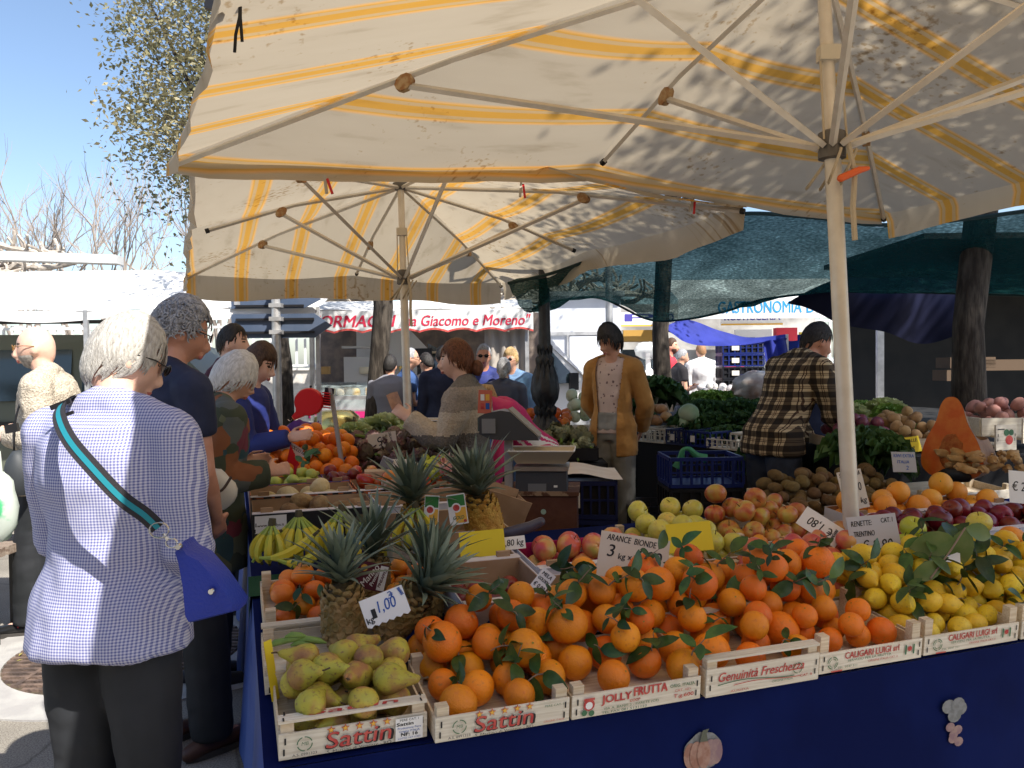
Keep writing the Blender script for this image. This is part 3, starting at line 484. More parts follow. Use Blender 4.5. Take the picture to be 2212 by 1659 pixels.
# ---------------------------------------------------------------- fruit meshes
def blend_mat(name, stops, scale=5, rough=.38, bump=.06, bscale=180, rnd=.15, zmix=.0, speck=None, spec=.5, stretch=None):
    """skin colour running through stops by noise (own seed per fruit) and by height on the fruit"""
    m, t, b, L = nodes(name); MATS[name] = m; tc = N(t, 'ShaderNodeTexCoord'); oi = N(t, 'ShaderNodeObjectInfo')
    mw = N(t, 'ShaderNodeMath', operation='MULTIPLY', _1=53.0); L(oi.outputs['Random'], mw.inputs[0])
    nz = N(t, 'ShaderNodeTexNoise'); nz.noise_dimensions = '4D'; nz.inputs['Scale'].default_value = scale; nz.inputs['Detail'].default_value = 5; L(mw.outputs[0], nz.inputs['W'])
    mp = N(t, 'ShaderNodeMapping'); mp.inputs['Scale'].default_value = stretch or (1, 1, 1); L(tc.outputs['Object'], mp.inputs[0]); L(mp.outputs[0], nz.inputs['Vector'])
    fac = nz.outputs[0]
    if zmix:
        sx = N(t, 'ShaderNodeSeparateXYZ'); L(tc.outputs['Object'], sx.inputs[0]); mz = N(t, 'ShaderNodeMath', operation='MULTIPLY_ADD', _1=zmix); L(sx.outputs[2], mz.inputs[0]); L(fac, mz.inputs[2]); fac = mz.outputs[0]
    rp = ramp(t, stops); L(fac, rp.inputs[0]); hs = N(t, 'ShaderNodeHueSaturation'); L(rp.outputs[0], hs.inputs['Color'])
    mr = N(t, 'ShaderNodeMapRange', _3=1 - rnd, _4=1 + rnd * .6); L(oi.outputs['Random'], mr.inputs[0]); L(mr.outputs[0], hs.inputs['Value']); src = hs.outputs[0]
    mf = N(t, 'ShaderNodeMath', operation='MULTIPLY', _1=11.7); L(oi.outputs['Random'], mf.inputs[0]); fr = N(t, 'ShaderNodeMath', operation='FRACT'); L(mf.outputs[0], fr.inputs[0])
    mh = N(t, 'ShaderNodeMapRange', _3=.5 - .09 * rnd, _4=.5 + .09 * rnd); L(fr.outputs[0], mh.inputs[0]); L(mh.outputs[0], hs.inputs['Hue'])
    nb = N(t, 'ShaderNodeTexNoise', _2=bscale, _3=2.0); L(tc.outputs['Object'], nb.inputs['Vector'])
    if speck:
        n2 = N(t, 'ShaderNodeTexNoise', _2=75.0, _3=4.0); L(tc.outputs['Object'], n2.inputs['Vector']); r2 = ramp(t, [(.56, (0, 0, 0)), (.72, (1, 1, 1))]); L(n2.outputs[0], r2.inputs[0])
        mx = N(t, 'ShaderNodeMix', data_type='RGBA'); L(r2.outputs[0], mx.inputs[0]); L(src, mx.inputs[6]); mx.inputs[7].default_value = (*speck, 1); src = mx.outputs[2]
    L(src, b.inputs['Base Color']); bp = N(t, 'ShaderNodeBump', _0=bump, _1=.01); L(nb.outputs[0], bp.inputs['Height']); L(bp.outputs[0], b.inputs['Normal'])
    b.inputs['Roughness'].default_value = rough; b.inputs['Specular IOR Level'].default_value = spec; return m
OR = blend_mat('orange_peel', [(.3, (.76, .19, .004)), (.55, (.84, .235, .005)), (.75, (.86, .275, .010))], 9, .42, .34, 330, .17, speck=(.66, .19, .02), spec=.45)
ORP = blend_mat('pale_orange_peel', [(.3, (.80, .30, .02)), (.6, (.86, .40, .05))], 9, .4, .3, 330, .12, spec=.45)
MAND = blend_mat('mandarin_peel', [(.3, (.78, .20, .008)), (.6, (.86, .30, .02))], 10, .36, .28, 300, .16, spec=.5)
LEM = blend_mat('lemon_peel', [(.3, (.74, .46, .012)), (.55, (.80, .56, .03)), (.8, (.66, .52, .06))], 12, .42, .3, 260, .12, speck=(.55, .36, .05), spec=.4)
PEAR = blend_mat('pear_skin', [(.30, (.34, .34, .06)), (.48, (.44, .36, .05)), (.6, (.36, .19, .06)), (.75, (.30, .12, .07))], 14, .5, .12, 140, .18, speck=(.20, .12, .05), spec=.35)
PEARG = blend_mat('green_pear_skin', [(.3, (.40, .48, .08)), (.7, (.55, .55, .12))], 12, .45, .1, 140, .12)
GOLD = blend_mat('golden_apple_skin', [(.3, (.50, .50, .06)), (.6, (.66, .56, .10)), (.8, (.70, .42, .10))], 12, .33, .04, 160, .10, speck=(.46, .36, .10))
GREENA = blend_mat('green_apple_skin', [(.3, (.36, .46, .04)), (.7, (.52, .54, .06))], 10, .3, .03, 160, .10)
ROSY = blend_mat('rosy_apple_skin', [(.34, (.56, .45, .10)), (.46, (.68, .30, .10)), (.56, (.62, .10, .07)), (.72, (.55, .05, .08))], 11, .3, .04, 150, .14, zmix=1.0)
FUJI = blend_mat('fuji_apple_skin', [(.36, (.50, .36, .07)), (.52, (.52, .20, .05)), (.66, (.42, .05, .03))], 12, .34, .05, 150, .14, stretch=(2.2, 2.2, .6))
PINKA = blend_mat('pink_apple_skin', [(.36, (.58, .32, .09)), (.5, (.56, .12, .07)), (.64, (.46, .03, .07))], 10, .3, .04, 150, .14)
REDA = blend_mat('dark_red_apple_skin', [(.36, (.12, .008, .015)), (.6, (.22, .012, .02)), (.78, (.34, .05, .03))], 11, .28, .04, 150, .2)
KIWI = blend_mat('kiwi_skin', [(.3, (.13, .08, .035)), (.7, (.21, .14, .06))], 30, .85, .5, 400, .2, spec=.2)
GRN = mat('calyx', (.12, .20, .03), .7); STEM = mat('stem', (.08, .05, .025), .8)
def m_orange(r, mt, sq=.95, seed=0):
    g = MB(); rr = random.Random(seed); ph = [rr.uniform(0, 6) for _ in range(4)]
    fn = lambda d: 1 + .012 * math.sin(3 * d.x + ph[0]) + .012 * math.sin(4 * d.y + ph[1]) - .10 * max(0, d.z - .94) / .06 * .3 + .008 * NZ.noise(d * 2.5 + V((seed, 0, 0)))
    g.ball((0, 0, 0), (r, r * rr.uniform(.96, 1.0), r * sq), 22, 14, fn); g.mi = 1
    g.add([V((r * .075 * (1 if k % 2 else .5) * math.cos(k * .628), r * .075 * (1 if k % 2 else .5) * math.sin(k * .628), r * sq * .985)) for k in range(10)], [tuple(range(10))]); return g.mesh('orange', [mt, GRN])
def m_apple(r, mt, tall=.92, seed=0):
    g = MB(); rr = random.Random(seed); n = 18; pr = []
    for i in range(13):
        t = math.pi * i / 12; x = math.sin(t); z = -math.cos(t); x = x * (1 + .05 * z); z = z * tall
        if z > 0: z -= .26 * math.exp(-(x / .26) ** 2)
        else: z += .16 * math.exp(-(x / .24) ** 2)
        pr.append((max(.004, x) * r, z * r))
    lob = rr.uniform(0, 6); g.lathe(pr, n, (0, 0, 0), lambda a, z: 1 + .018 * math.cos(5 * a + lob) * (1 if z < 0 else .5) + .02 * math.cos(a + lob))
    g.mi = 1; b_ = rr.uniform(-.3, .3); g.tube([(0, 0, r * .60), (b_ * r * .3, 0, r * .85), (b_ * r, 0, r * 1.08)], r * .035, 5); return g.mesh('apple', [mt, STEM])
def m_pear(r, mt, seed=0, long=1.0):
    g = MB(); rr = random.Random(seed); pr = [(.02, -1), (.35, -.98), (.72, -.82), (.95, -.5), (1.0, -.15), (.93, .2), (.76, .55), (.56, .9), (.42, 1.2), (.33, 1.5), (.25, 1.72), (.10, 1.82), (.02, 1.82)]
    bx = rr.uniform(-.12, .12); g.lathe([(x * r, z * r * long) for x, z in pr], 18, (0, 0, 0), lambda a, z: 1 + .03 * math.sin(2 * a + seed) + .02 * math.sin(3 * a))
    g.v = [V((p.x + bx * max(0, p.z) ** 2 / r * .5, p.y, p.z)) for p in g.v]
    g.mi = 1; g.tube([(bx * 1.6 * r, 0, 1.78 * r * long), (bx * 2.2 * r, 0, 2.0 * r * long), (bx * 4 * r + .1 * r, 0, 2.25 * r * long)], r * .06, 5)
    g.v = [V((p.x, p.y, p.z - .3 * r)) for p in g.v]; return g.mesh('pear', [mt, STEM])
def m_lemon(r, mt, seed=0):
    g = MB(); pr = [(.03, -1.52), (.14, -1.46), (.22, -1.34), (.42, -1.16), (.72, -.88), (.93, -.48), (1, 0), (.93, .48), (.72, .88), (.44, 1.16), (.24, 1.30), (.15, 1.38), (.03, 1.40)]
    g.lathe([(x * r, z * r * .92) for x, z in pr], 18, (0, 0, 0), lambda a, z: 1 + .02 * math.sin(3 * a + seed) + .02 * math.sin(2 * a + z * 30)); return g.mesh('lemon', [mt])
def m_ell(name, r, mt, k=1.35, seed=0, lump=.05):
    g = MB(); g.ball((0, 0, 0), (r, r * .95, r * k), 16, 11, lambda d: 1 + lump * NZ.noise(d * 1.7 + V((seed * 3.1, 1, 0)))); return g.mesh(name, [mt])
# ---------------------------------------------------------------- piling
def hidden(items, keep=.05):
    """share of each ball that the camera sees past the other balls of its heap"""
    c = np.array([list(p) for p, r in items]); rr = np.array([r for p, r in items]); cp = np.array([0, 0, CAMZ]); out = []
    rs = np.random.RandomState(1); dirs = rs.normal(size=(60, 3)); dirs /= np.linalg.norm(dirs, axis=1)[:, None]
    for i in range(len(items)):
        to = cp - c[i]; to /= np.linalg.norm(to); ds = dirs[dirs @ to > .05]; pts = c[i] + ds * rr[i]; d = cp - pts; L = np.linalg.norm(d, axis=1)[:, None]; d = d / L
        m = np.ones(len(pts), bool)
        for j in range(len(items)):
            if j == i: continue
            oc = pts - c[j]; b_ = (oc * d).sum(1); q = (oc * oc).sum(1) - (rr[j] * .97) ** 2; m &= ~((b_ * b_ - q > 0) & (b_ < 0))
        out.append(m.mean() if len(pts) else 0)
    return [o > keep for o in out]
def pile(u0, u1, s0, s1, r, n, hf, seed, rj=.1, base=.012, sq=.95, pre=()):
    rs = random.Random(seed); pts = list(pre)
    for _ in range(n):
        best = None
        for c in range(70):
            q = r * rs.uniform(1 - rj, 1 + rj * .6); x = rs.uniform(u0 + q * .9, u1 - q * .9); y = rs.uniform(s0 + q * .9, s1 - q * .9); z = base + q
            for (a, b_, c_, d_) in pts:
                dd = (x - a) ** 2 + (y - b_) ** 2; R_ = (q + d_) * sq
                if dd < R_ * R_: z = max(z, c_ + math.sqrt(R_ * R_ - dd))
            sco = z - hf(x, y)
            if best is None or sco < best[0]: best = (sco, x, y, z, q)
        if best[0] > .03: break
        pts.append(best[1:])
    return pts[len(pre):]
def rows(objs, fmt, tol=.55, axis='y'):
    """give each thing its own label by its row (counted up from the lowest) and its place in that row"""
    it = [(proj(o.matrix_world.translation if not o.parent else o.location), o) for o in objs]
    if not it: return
    it.sort(key=lambda q: -q[0][1]); rws = []; D_ = [max(1, abs(proj(o.location + V((0, 0, .5 * o.dimensions.z)))[1] - proj(o.location)[1])) for _, o in it[:1]][0]
    for p, o in it:
        if rws and abs(rws[-1][0] - p[1]) < D_ * 2 * tol: rws[-1][1].append((p[0], o))
        else: rws.append((p[1], [(p[0], o)]))
    for k, (_, rw) in enumerate(rws):
        rw.sort(key=lambda q: q[0]); kk = 'lowest' if k == 0 else 'top' if k == len(rws) - 1 and k > 1 else ORD[min(k + 1, 20)] + ' lowest'
        for i, (_, o) in enumerate(rw):
            o['label'] = fmt.format(r=kk, k=(ORD[min(i + 1, 20)] + ' from the left') if len(rw) > 1 else 'alone', )
NV = 5
def heap(name, cat, group, fmt, meshes, pts, rbase, orient='any', seed=0, keep=.05, lift=0, extra=None):
    rs = random.Random(seed); W_ = [(T(x, y, z + lift), q) for x, y, z, q in pts]
    fr = [(-120 < proj(p)[0] < 2330 and proj(p)[1] < 1760) for p, q in W_]
    vis = hidden(W_ + (extra or []), keep); out = []
    for i, (p, q) in enumerate(W_):
        if not (vis[i] and fr[i]): continue
        me = meshes[rs.randrange(len(meshes))]
        if orient == 'any': ro = (rs.uniform(-1.2, 1.2), rs.uniform(-1.2, 1.2), rs.uniform(0, 6.28)) if rs.random() < .7 else (rs.uniform(0, 6.28), rs.uniform(0, 6.28), 0)
        elif orient == 'lie': ro = (rs.uniform(1.25, 1.75), rs.uniform(-.2, .2), rs.uniform(0, 6.28))
        elif orient == 'up': ro = (rs.uniform(-.5, .5), rs.uniform(-.5, .5), rs.uniform(0, 6.28))
        o = inst(name, me, None, p, ro, q / rbase * rs.uniform(.98, 1.04)); tag(o, name, cat, group); out.append(o)
    bpy.context.view_layer.update(); rows(out, fmt); return out
mo = [m_orange(.05, OR, .95, k) for k in range(NV)]; mom = [m_orange(.05, MAND, .84, k + 20) for k in range(3)]; mop = [m_orange(.05, ORP, .93, k + 30) for k in range(3)]
ma = lambda mt, tall=.9, s=0: [m_apple(.05, mt, tall, s + k) for k in range(4)]
m_gold, m_green, m_rosy, m_fuji, m_pink, m_red = ma(GOLD, .9), ma(GREENA, .88), ma(ROSY, .98), ma(FUJI, .86), ma(PINKA, .95), ma(REDA, 1.02)
mp_ = [m_pear(.05, PEAR, k) for k in range(5)]; mpg = [m_pear(.05, PEARG, k, .9) for k in range(3)]; ml = [m_lemon(.05, LEM, k) for k in range(4)]; mk = [m_ell('kiwi', .05, KIWI, 1.3, k) for k in range(3)]
# front heaps
pp = pile(.02, .315, .015, .275, .0345, 90, lambda x, y: .10 + .025 * smooth(.0, .2, y), 3, .08)
heap('pear', 'pear', 'pears in the corner crate', 'mottled green brown pear in the corner crate, {r} row, {k}', mp_, pp, .0445, 'lie', 4)
hf = lambda x, y: (.078 if x < 1.48 or y > .19 else -.3) + (.085 + .045 * smooth(.62, .92, x)) * smooth(.0, .32, y) * (1 - .15 * smooth(1.5, 1.8, x)) - .3 * smooth(.36, .42, y) * smooth(.86, .74, x) - .05 * smooth(.40, .52, y)
po = pile(.36, 1.80, -.02, .47, .0515, 250, hf, 11, .2)
OH = heap('orange', 'orange', 'large oranges heaped in the front crates', 'large orange in the leafy front heap, {r} row, {k}', mo, po, .05, 'any', 5, .04)
po2 = pile(1.50, 1.84, .0, .18, .041, 22, lambda x, y: .05 + .07 * smooth(0, .15, y), 13)
heap('orange', 'orange', 'small oranges beside the lemons', 'small orange beside the leafy lemons, {r} row, {k}', mo, po2, .05, 'any', 6)
hl = lambda x, y: .05 + .13 * smooth(.0, .30, y)
plm = pile(1.86, 2.68, .0, .42, .038, 150, lambda x, y: hl(x, y) - (.2 if x < 1.86 and y < .17 else 0), 17, .1, pre=po2)
heap('lemon', 'lemon', 'leafy lemons in the front crates', 'yellow lemon in the leafy front heap, {r} row, {k}', ml, plm, .052, 'lie', 8, extra=[(T(*q[:3]), q[3]) for q in po2])
pq = pile(2.70, 3.05, .02, .44, .055, 24, lambda x, y: .06 + .12 * smooth(0, .3, y), 19)
heap('persimmon', 'fruit', 'big orange persimmons at the end of the front row', 'big deep orange persimmon past the lemons, {r} row, {k}', mom, pq, .05, 'up', 9)
pm = pile(.0, .28, .65, .98, .037, 44, lambda x, y: .06 + .04 * smooth(.6, .9, y), 23)
MH = heap('mandarin', 'mandarin', 'leafy mandarins in the corner crate', 'leafy mandarin in the crate by the turf, {r} row, {k}', mom, pm, .048, 'up', 10)
pb = pile(.36, .54, .62, 1.0, .037, 26, lambda x, y: .07, 24)
heap('mandarin', 'mandarin', 'leafy mandarins behind the pineapples', 'mandarin half hidden behind the pineapple crowns, {r} row, {k}', mom, pb, .048, 'up', 10)
heap('red_apple', 'apple', 'dark red apples in the navy lettered box', 'dark red apple in the navy lettered box, {r} row, {k}', m_red, pile(.57, .86, .47, .81, .044, 20, lambda x, y: .06, 29), .05, 'any', 11)
heap('green_apple', 'apple', 'green apples behind the orange heap', 'bright green apple behind the orange heap, {r} row, {k}', m_green, pile(.91, 1.31, .44, .68, .044, 22, lambda x, y: .06, 31), .05, 'up', 12)
heap('rosy_apple', 'apple', 'rosy apples in the pink box', 'red and yellow apple in the pink box, {r} row, {k}', m_rosy, pile(.92, 1.39, .73, .985, .046, 44, lambda x, y: .10 + .04 * smooth(.75, .9, y), 37), .05, 'any', 13)
heap('apple', 'apple', 'mixed apples in the white rimmed box', 'mixed apple below the yellow apple crate, {r} row, {k}', m_gold + m_fuji, pile(1.36, 1.79, .45, .67, .044, 22, lambda x, y: .055, 41), .05, 'any', 14)
heap('yellow_apple', 'apple', 'yellow apples in the pale crate', 'yellow apple by the blank yellow card, {r} row, {k}', m_gold, pile(1.44, 1.81, .75, 1.17, .048, 52, lambda x, y: .09 + .06 * smooth(.8, 1.0, y), 43), .05, 'any', 15)
heap('pink_apple', 'apple', 'rosy pink apples behind the oranges', 'rosy pink apple behind the front oranges, {r} row, {k}', m_pink, pile(1.62, 2.19, .33, .64, .047, 55, lambda x, y: .10 + .06 * smooth(.35, .5, y), 47), .05, 'any', 16)
heap('mandarin', 'mandarin', 'mandarins in the small crate', 'small mandarin under the tilted price card, {r} row, {k}', mom, pile(1.86, 2.09, .70, .86, .032, 22, lambda x, y: .08, 53), .048, 'up', 17)
heap('fuji_apple', 'apple', 'striped apples in front of the kiwis', 'striped red and yellow apple before the kiwis, {r} row, {k}', m_fuji, pile(1.87, 2.34, .91, 1.26, .049, 55, lambda x, y: .10 + .07 * smooth(.95, 1.15, y), 59), .05, 'any', 18)
heap('kiwi', 'kiwi', 'kiwis in the back crate', 'fuzzy brown kiwi in the back crate, {r} row, {k}', mk, pile(2.39, 3.13, 1.17, 1.57, .036, 120, lambda x, y: .10 + .07 * smooth(1.2, 1.45, y), 61), .056, 'lie', 19)
heap('pale_orange', 'orange', 'pale oranges in front of the kiwis', 'big pale orange in front of the kiwis, {r} row, {k}', mop, pile(2.52, 3.43, .97, 1.16, .056, 40, lambda x, y: .12 + .05 * smooth(1.0, 1.1, y), 67), .05, 'any', 20)
heap('red_apple', 'apple', 'dark red apples behind the green apples', 'dark red apple below the pale oranges, {r} row, {k}', m_red, pile(2.38, 3.53, .65, .93, .047, 90, lambda x, y: .10 + .04 * smooth(.7, .85, y), 71), .05, 'any', 21)
heap('green_apple', 'apple', 'yellow green apples behind the lemons', 'yellow green apple behind the lemons, {r} row, {k}', m_gold[:2] + m_green, pile(2.24, 2.83, .43, .62, .050, 34, lambda x, y: .12 + .05 * smooth(.45, .55, y), 73), .05, 'up', 22)
# far table arm
heap('orange', 'orange', 'oranges heaped on the far table arm', 'orange in the far heap by the price card, {r} row, {k}', mo, pile(.0, .62, 2.64, 3.4, .045, 190, lambda x, y: .10 + .16 * smooth(2.6, 3.1, y) - .05 * smooth(.45, .62, x), 79), .05, 'any', 23)
heap('nectarine', 'nectarine', 'nectarines in the blue box', 'dark red nectarine in the blue box, {r} row, {k}', m_red[:2] + m_rosy[:1], pile(.36, .79, 2.35, 2.6, .036, 55, lambda x, y: .11, 83), .05, 'any', 24)
heap('green_pear', 'pear', 'pale green pears on the far arm', 'pale green pear on the far table arm, {r} row, {k}', mpg, pile(-.01, .33, 2.35, 2.58, .036, 30, lambda x, y: .11 + .03 * smooth(2.4, 2.5, y), 87), .056, 'lie', 25)
MEL = mat('melon_rind', (.52, .42, .20), .8, (.60, .52, .32), 14, .6, 60, rnd=.15); BRN = mat('coconut_brown', (.22, .13, .06), .85, (.32, .22, .11), 20, .5, 80, rnd=.2)
mel = [m_ell('melon', .05, MEL, 1.15, k, .03) for k in range(2)]; coc = [m_ell('big_fruit', .05, BRN, 1.3, k + 5, .06) for k in range(3)]
heap('melon', 'melon', 'melons in the patterned box', 'pale netted melon in the patterned box, {r} row, {k}', mel, pile(.0, .46, 2.03, 2.3, .056, 14, lambda x, y: .10, 91), .053, 'any', 26)
heap('brown_fruit', 'fruit', 'brown fruit in the black and white box', 'big brown tropical fruit beside the bananas, {r} row, {k}', coc, pile(-.0, .49, 1.67, 1.98, .05, 16, lambda x, y: .09, 97), .055, 'lie', 27)
PEP = blend_mat('pepper_skin', [(.35, (.45, .02, .02)), (.6, (.60, .13, .02))], 8, .25, .02, 60, .2)
mpep = [m_ell('pepper', .05, PEP, 1.25, k + 9, .25) for k in range(3)]
heap('red_pepper', 'pepper', 'red peppers in the patterned box', 'glossy red pepper in the patterned box, {r} row, {k}', mpep, pile(.48, .94, 2.03, 2.33, .045, 34, lambda x, y: .13, 101), .055, 'any', 28)
# coconut half, cut open
th = thing('coconut_half', 'opened brown coconut half showing white flesh above the bananas', 'coconut', P(688, 1108, 3.62)); th.rotation_euler = (rad(-38), 0, 0)
MB().lathe([(.002, -.058), (.03, -.05), (.05, -.03), (.062, 0)], 18).build('shell', BRN, th); MB().lathe([(.062, .0005), (.052, .002), (.045, -.006), (.03, -.02), (.002, -.03)], 18).build('flesh', mat('coconut_flesh', (.78, .74, .62), .5), th)
# ---------------------------------------------------------------- leafy sprigs
def sprig_mesh(seed, nl, L, mt=None):
    g = MB(); rs = random.Random(seed); pts = [V((0, 0, 0))]; d = V((rs.uniform(-.3, .3), rs.uniform(-.3, .3), 1)).normalized()
    for k in range(4): d = (d + V((rs.uniform(-.4, .4), rs.uniform(-.4, .4), rs.uniform(-.3, .2)))).normalized(); pts.append(pts[-1] + d * L * .22)
    g.mi = 1; g.tube(pts, [.0022, .002, .0018, .0014, .001], 5); g.mi = 0
    for k in range(nl):
        p = pts[1 + k % 4]; a = k * 2.4 + rs.uniform(-.4, .4); dd = V((math.cos(a), math.sin(a), rs.uniform(-.35, .5))); l = L * rs.uniform(.6, 1.1)
        g.leaf(p, dd, (0, 0, 1), l, l * rs.uniform(.42, .56), rs.uniform(-.1, .45), 6)
    return g.mesh('leafy_sprig', [mt or LEAFD, TWIG])
spr = [sprig_mesh(k, 3 + k % 4, .062 + .006 * (k % 3)) for k in range(6)]; sprL = [sprig_mesh(k + 20, 4 + k % 3, .085) for k in range(5)]; sprS = [sprig_mesh(k + 40, 3, .045) for k in range(3)]
def sprigs(on, n, meshes, seed, fmt, group, r=.045):
    rs = random.Random(seed); out = []
    for o in rs.sample(on, min(n, len(on))):
        p = o.location; to = (V((0, 0, CAMZ)) - p).normalized(); n_ = (to * rs.uniform(.3, .9) + V((rs.uniform(-.7, .7), rs.uniform(-.2, .2), rs.uniform(.1, .9)))).normalized()
        q = inst('leafy_sprig', meshes[rs.randrange(len(meshes))], None, p + n_ * r * .9, (n_ + V((rs.uniform(-.9, .9), rs.uniform(-.5, .5), 0))).to_track_quat('Z', 'Y').to_euler(), rs.uniform(.8, 1.25))
        tag(q, 'leafy sprig', 'sprig', group); out.append(q)
    bpy.context.view_layer.update(); rows(out, fmt, .5); return out
sprigs(OH, 44, spr, 3, 'green leafy sprig among the front oranges, {r} row, {k}', 'leafy sprigs among the oranges')
LH = [o for o in C.objects if o.name.startswith('lemon') and not o.parent]
sprigs(LH, 22, sprL, 5, 'big dark leafy sprig among the lemons, {r} row, {k}', 'leafy sprigs among the lemons', .034)
sprigs(MH, 13, sprS + spr[:2], 6, 'small leafy sprig among the corner mandarins, {r} row, {k}', 'leafy sprigs among the mandarins', .036)
sprigs([o for o in C.objects if o.name.startswith('orange') and o.location.y > 4], 9, spr, 8, 'leafy sprig in the far orange heap, {r} row, {k}', 'leafy sprigs in the far heap')
sprigs([o for o in C.objects if o.name.startswith('persimmon')], 4, sprL, 9, 'leafy sprig over the deep orange persimmons, {r} row, {k}', 'leafy sprigs over the persimmons')
# long twig with two pale leaves standing over the lemons
g = MB(); a = P(2010, 1250, 2.62); b_ = P(2085, 1140, 2.7); g.mi = 1; g.tube([a, a.lerp(b_, .5) + V((.01, 0, .01)), b_], .003, 5); g.mi = 0
g.leaf(a.lerp(b_, .75), (-.75, .1, -.15), (0, -1, .3), .15, .085, .1, 6); g.leaf(b_, (-.2, .1, -1), (0, -1, .2), .17, .09, .2, 6); g.leaf(b_, (.8, .1, -.25), (0, -1, .2), .12, .06, .2, 6); g.leaf(a.lerp(b_, .3), (-.7, -.2, -.3), (0, -1, .3), .12, .06, .2, 6)
o = g.build('leafy_twig', [mat('pale_leaf', (.10, .16, .035), .45, (.16, .20, .06), 12, transl=.2), TWIG]); o.location = a; o.data.transform(Mx.Translation(-a)); tag(o, 'tall twig with pale green leaves standing up over the lemons', 'twig')
# ---------------------------------------------------------------- pineapples and bananas
PINB = mat('pineapple_skin', (.05, .035, .012), .7, (.10, .07, .025), 40, .4, 90, rnd=.1); PINE = mat('pineapple_eye', (.22, .16, .05), .6, (.36, .23, .09), 30, .3, 150, rnd=.1)
PINY = mat('ripe_pineapple_eye', (.45, .22, .03), .6, (.56, .34, .06), 30, .5, 150); CRN = mat('pineapple_leaf', (.085, .125, .085), .5, (.20, .25, .19), 9, .15, 80, stretch=(1, 1, .2), transl=.08)
def pineapple(p, r, h, lean, seed, label, ripe=False, cl=.17, nl=44):
    th = thing('pineapple', label, 'pineapple', p, Euler(lean), 'pineapples on the table corner'); rs = random.Random(seed)
    g = MB(); pf = lambda t: r * (max(0, 1 - (2 * t - 1) ** 4) ** .5) * (1 - .12 * t); g.lathe([(max(.004, pf(i / 12) * .93), h * (i / 12 - .5)) for i in range(13)], 20)
    g.mi = 1; n = 104
    for i in range(n):
        t = .03 + .94 * (i + .5) / n; a = i * 2.39996; rr = pf(t); nrm = V((math.cos(a), math.sin(a), (.5 - t) * 1.3)).normalized(); c = V((rr * math.cos(a) * .93, rr * math.sin(a) * .93, h * (t - .5)))
        tx = V((-math.sin(a), math.cos(a), 0)); ty = nrm.cross(tx); s = .092 * (rr / r * .5 + .5) * (r / .06) * .165 + .003
        vs = [c + tx * (s * math.cos(q)) + ty * (s * math.sin(q)) - nrm * .001 for q in [k * math.pi / 3 for k in range(6)]] + [c + tx * (s * .6 * math.cos(q)) + ty * (s * .6 * math.sin(q)) + nrm * .0055 for q in [k * math.pi / 3 for k in range(6)]] + [c + nrm * .003 - ty * s * .1]
        g.add(vs, [(k, (k + 1) % 6, 6 + (k + 1) % 6, 6 + k) for k in range(6)] + [(6 + k, 6 + (k + 1) % 6, 12) for k in range(6)])
        if i % 2: g.leaf(c + nrm * .004, nrm + ty * .8, tx, .012, .005, 0, 2)
    g.build('body', [PINB, PINY if ripe else PINE], th)
    g = MB(); top = V((0, 0, h * .47))
    for i in range(nl):
        f = i / nl; a = i * 2.39996; el = .48 + 1.0 * f ** .8 + rs.uniform(-.12, .12); d = V((math.cos(a) * math.cos(el), math.sin(a) * math.cos(el), math.sin(el))); L = cl * (.55 + .55 * math.sin(math.pi * min(1, f * .8 + .2))) * rs.uniform(.85, 1.1)
        x = d.cross(V((0, 0, 1))).normalized(); up = x.cross(d); wd = .0165 * rs.uniform(.8, 1.15) * cl / .17; p0 = top + V((math.cos(a), math.sin(a), 0)) * .012 + V((0, 0, f * .05)); vs = []
        for k in range(7):
            t = k / 6; w_ = wd * (1 - t) ** .75 * (1 if k else .7); c = p0 + d * (L * t) - up * (L * .28 * t * t * (1.25 - f)) * (1 if rs else 0); vs += [c - x * w_ + up * w_ * .45, c, c + x * w_ + up * w_ * .45]
        g.add(vs, [q for k in range(6) for q in ((k * 3, k * 3 + 1, k * 3 + 4, k * 3 + 3), (k * 3 + 1, k * 3 + 2, k * 3 + 5, k * 3 + 4))])
    g.build('crown', CRN, th); return th
pineapple(P(742, 1325, 2.30), .068, .19, (.05, -.04, .4), 1, 'upright brown pineapple nearest the pears, left of the torn price card', cl=.17)
pineapple(P(868, 1318, 2.36), .068, .18, (.15, .75, 0), 2, 'brown pineapple leaning over with its crown toward the white box', cl=.18)
pineapple(P(920, 1290, 2.58), .062, .17, (.0, .18, 1), 3, 'pineapple with a pale upright crown just before the blank yellow card', cl=.19)
pineapple(P(806, 1252, 2.68), .062, .17, (0, -.06, 2), 4, 'pineapple with the tallest crown, above the maroon fruit tag', cl=.215, nl=36)
pineapple(P(897, 1128, 3.2), .06, .16, (0, -.12, 1), 5, 'half hidden golden pineapple left of the bigger golden one', True, .22)
pineapple(P(1042, 1118, 3.25), .085, .20, (.0, -.22, .5), 6, 'ripe golden pineapple with a bushy crown in front of the brown box', True, .23, 60)
BAN = mat('banana_skin', (.60, .47, .03), .45, (.46, .46, .05), 14, .05, 60, rnd=.05); BANT = mat('banana_tip', (.07, .06, .03), .8); BANN = mat('banana_neck', (.28, .36, .06), .5)
def banana(g, path, r=.019):
    n = len(path); rr = [.005, .007, .009] + [r * (.72 + .28 * math.sin(math.pi * (i + .5) / (n - 4))) for i in range(n - 5)] + [.009, .006]
    g.mi = 0; g.tube(path[2:-1], rr[2:-1], 6); g.mi = 2; g.tube(path[:3], rr[:3], 6); g.mi = 1; g.tube(path[-2:], [.0075, .005], 6)
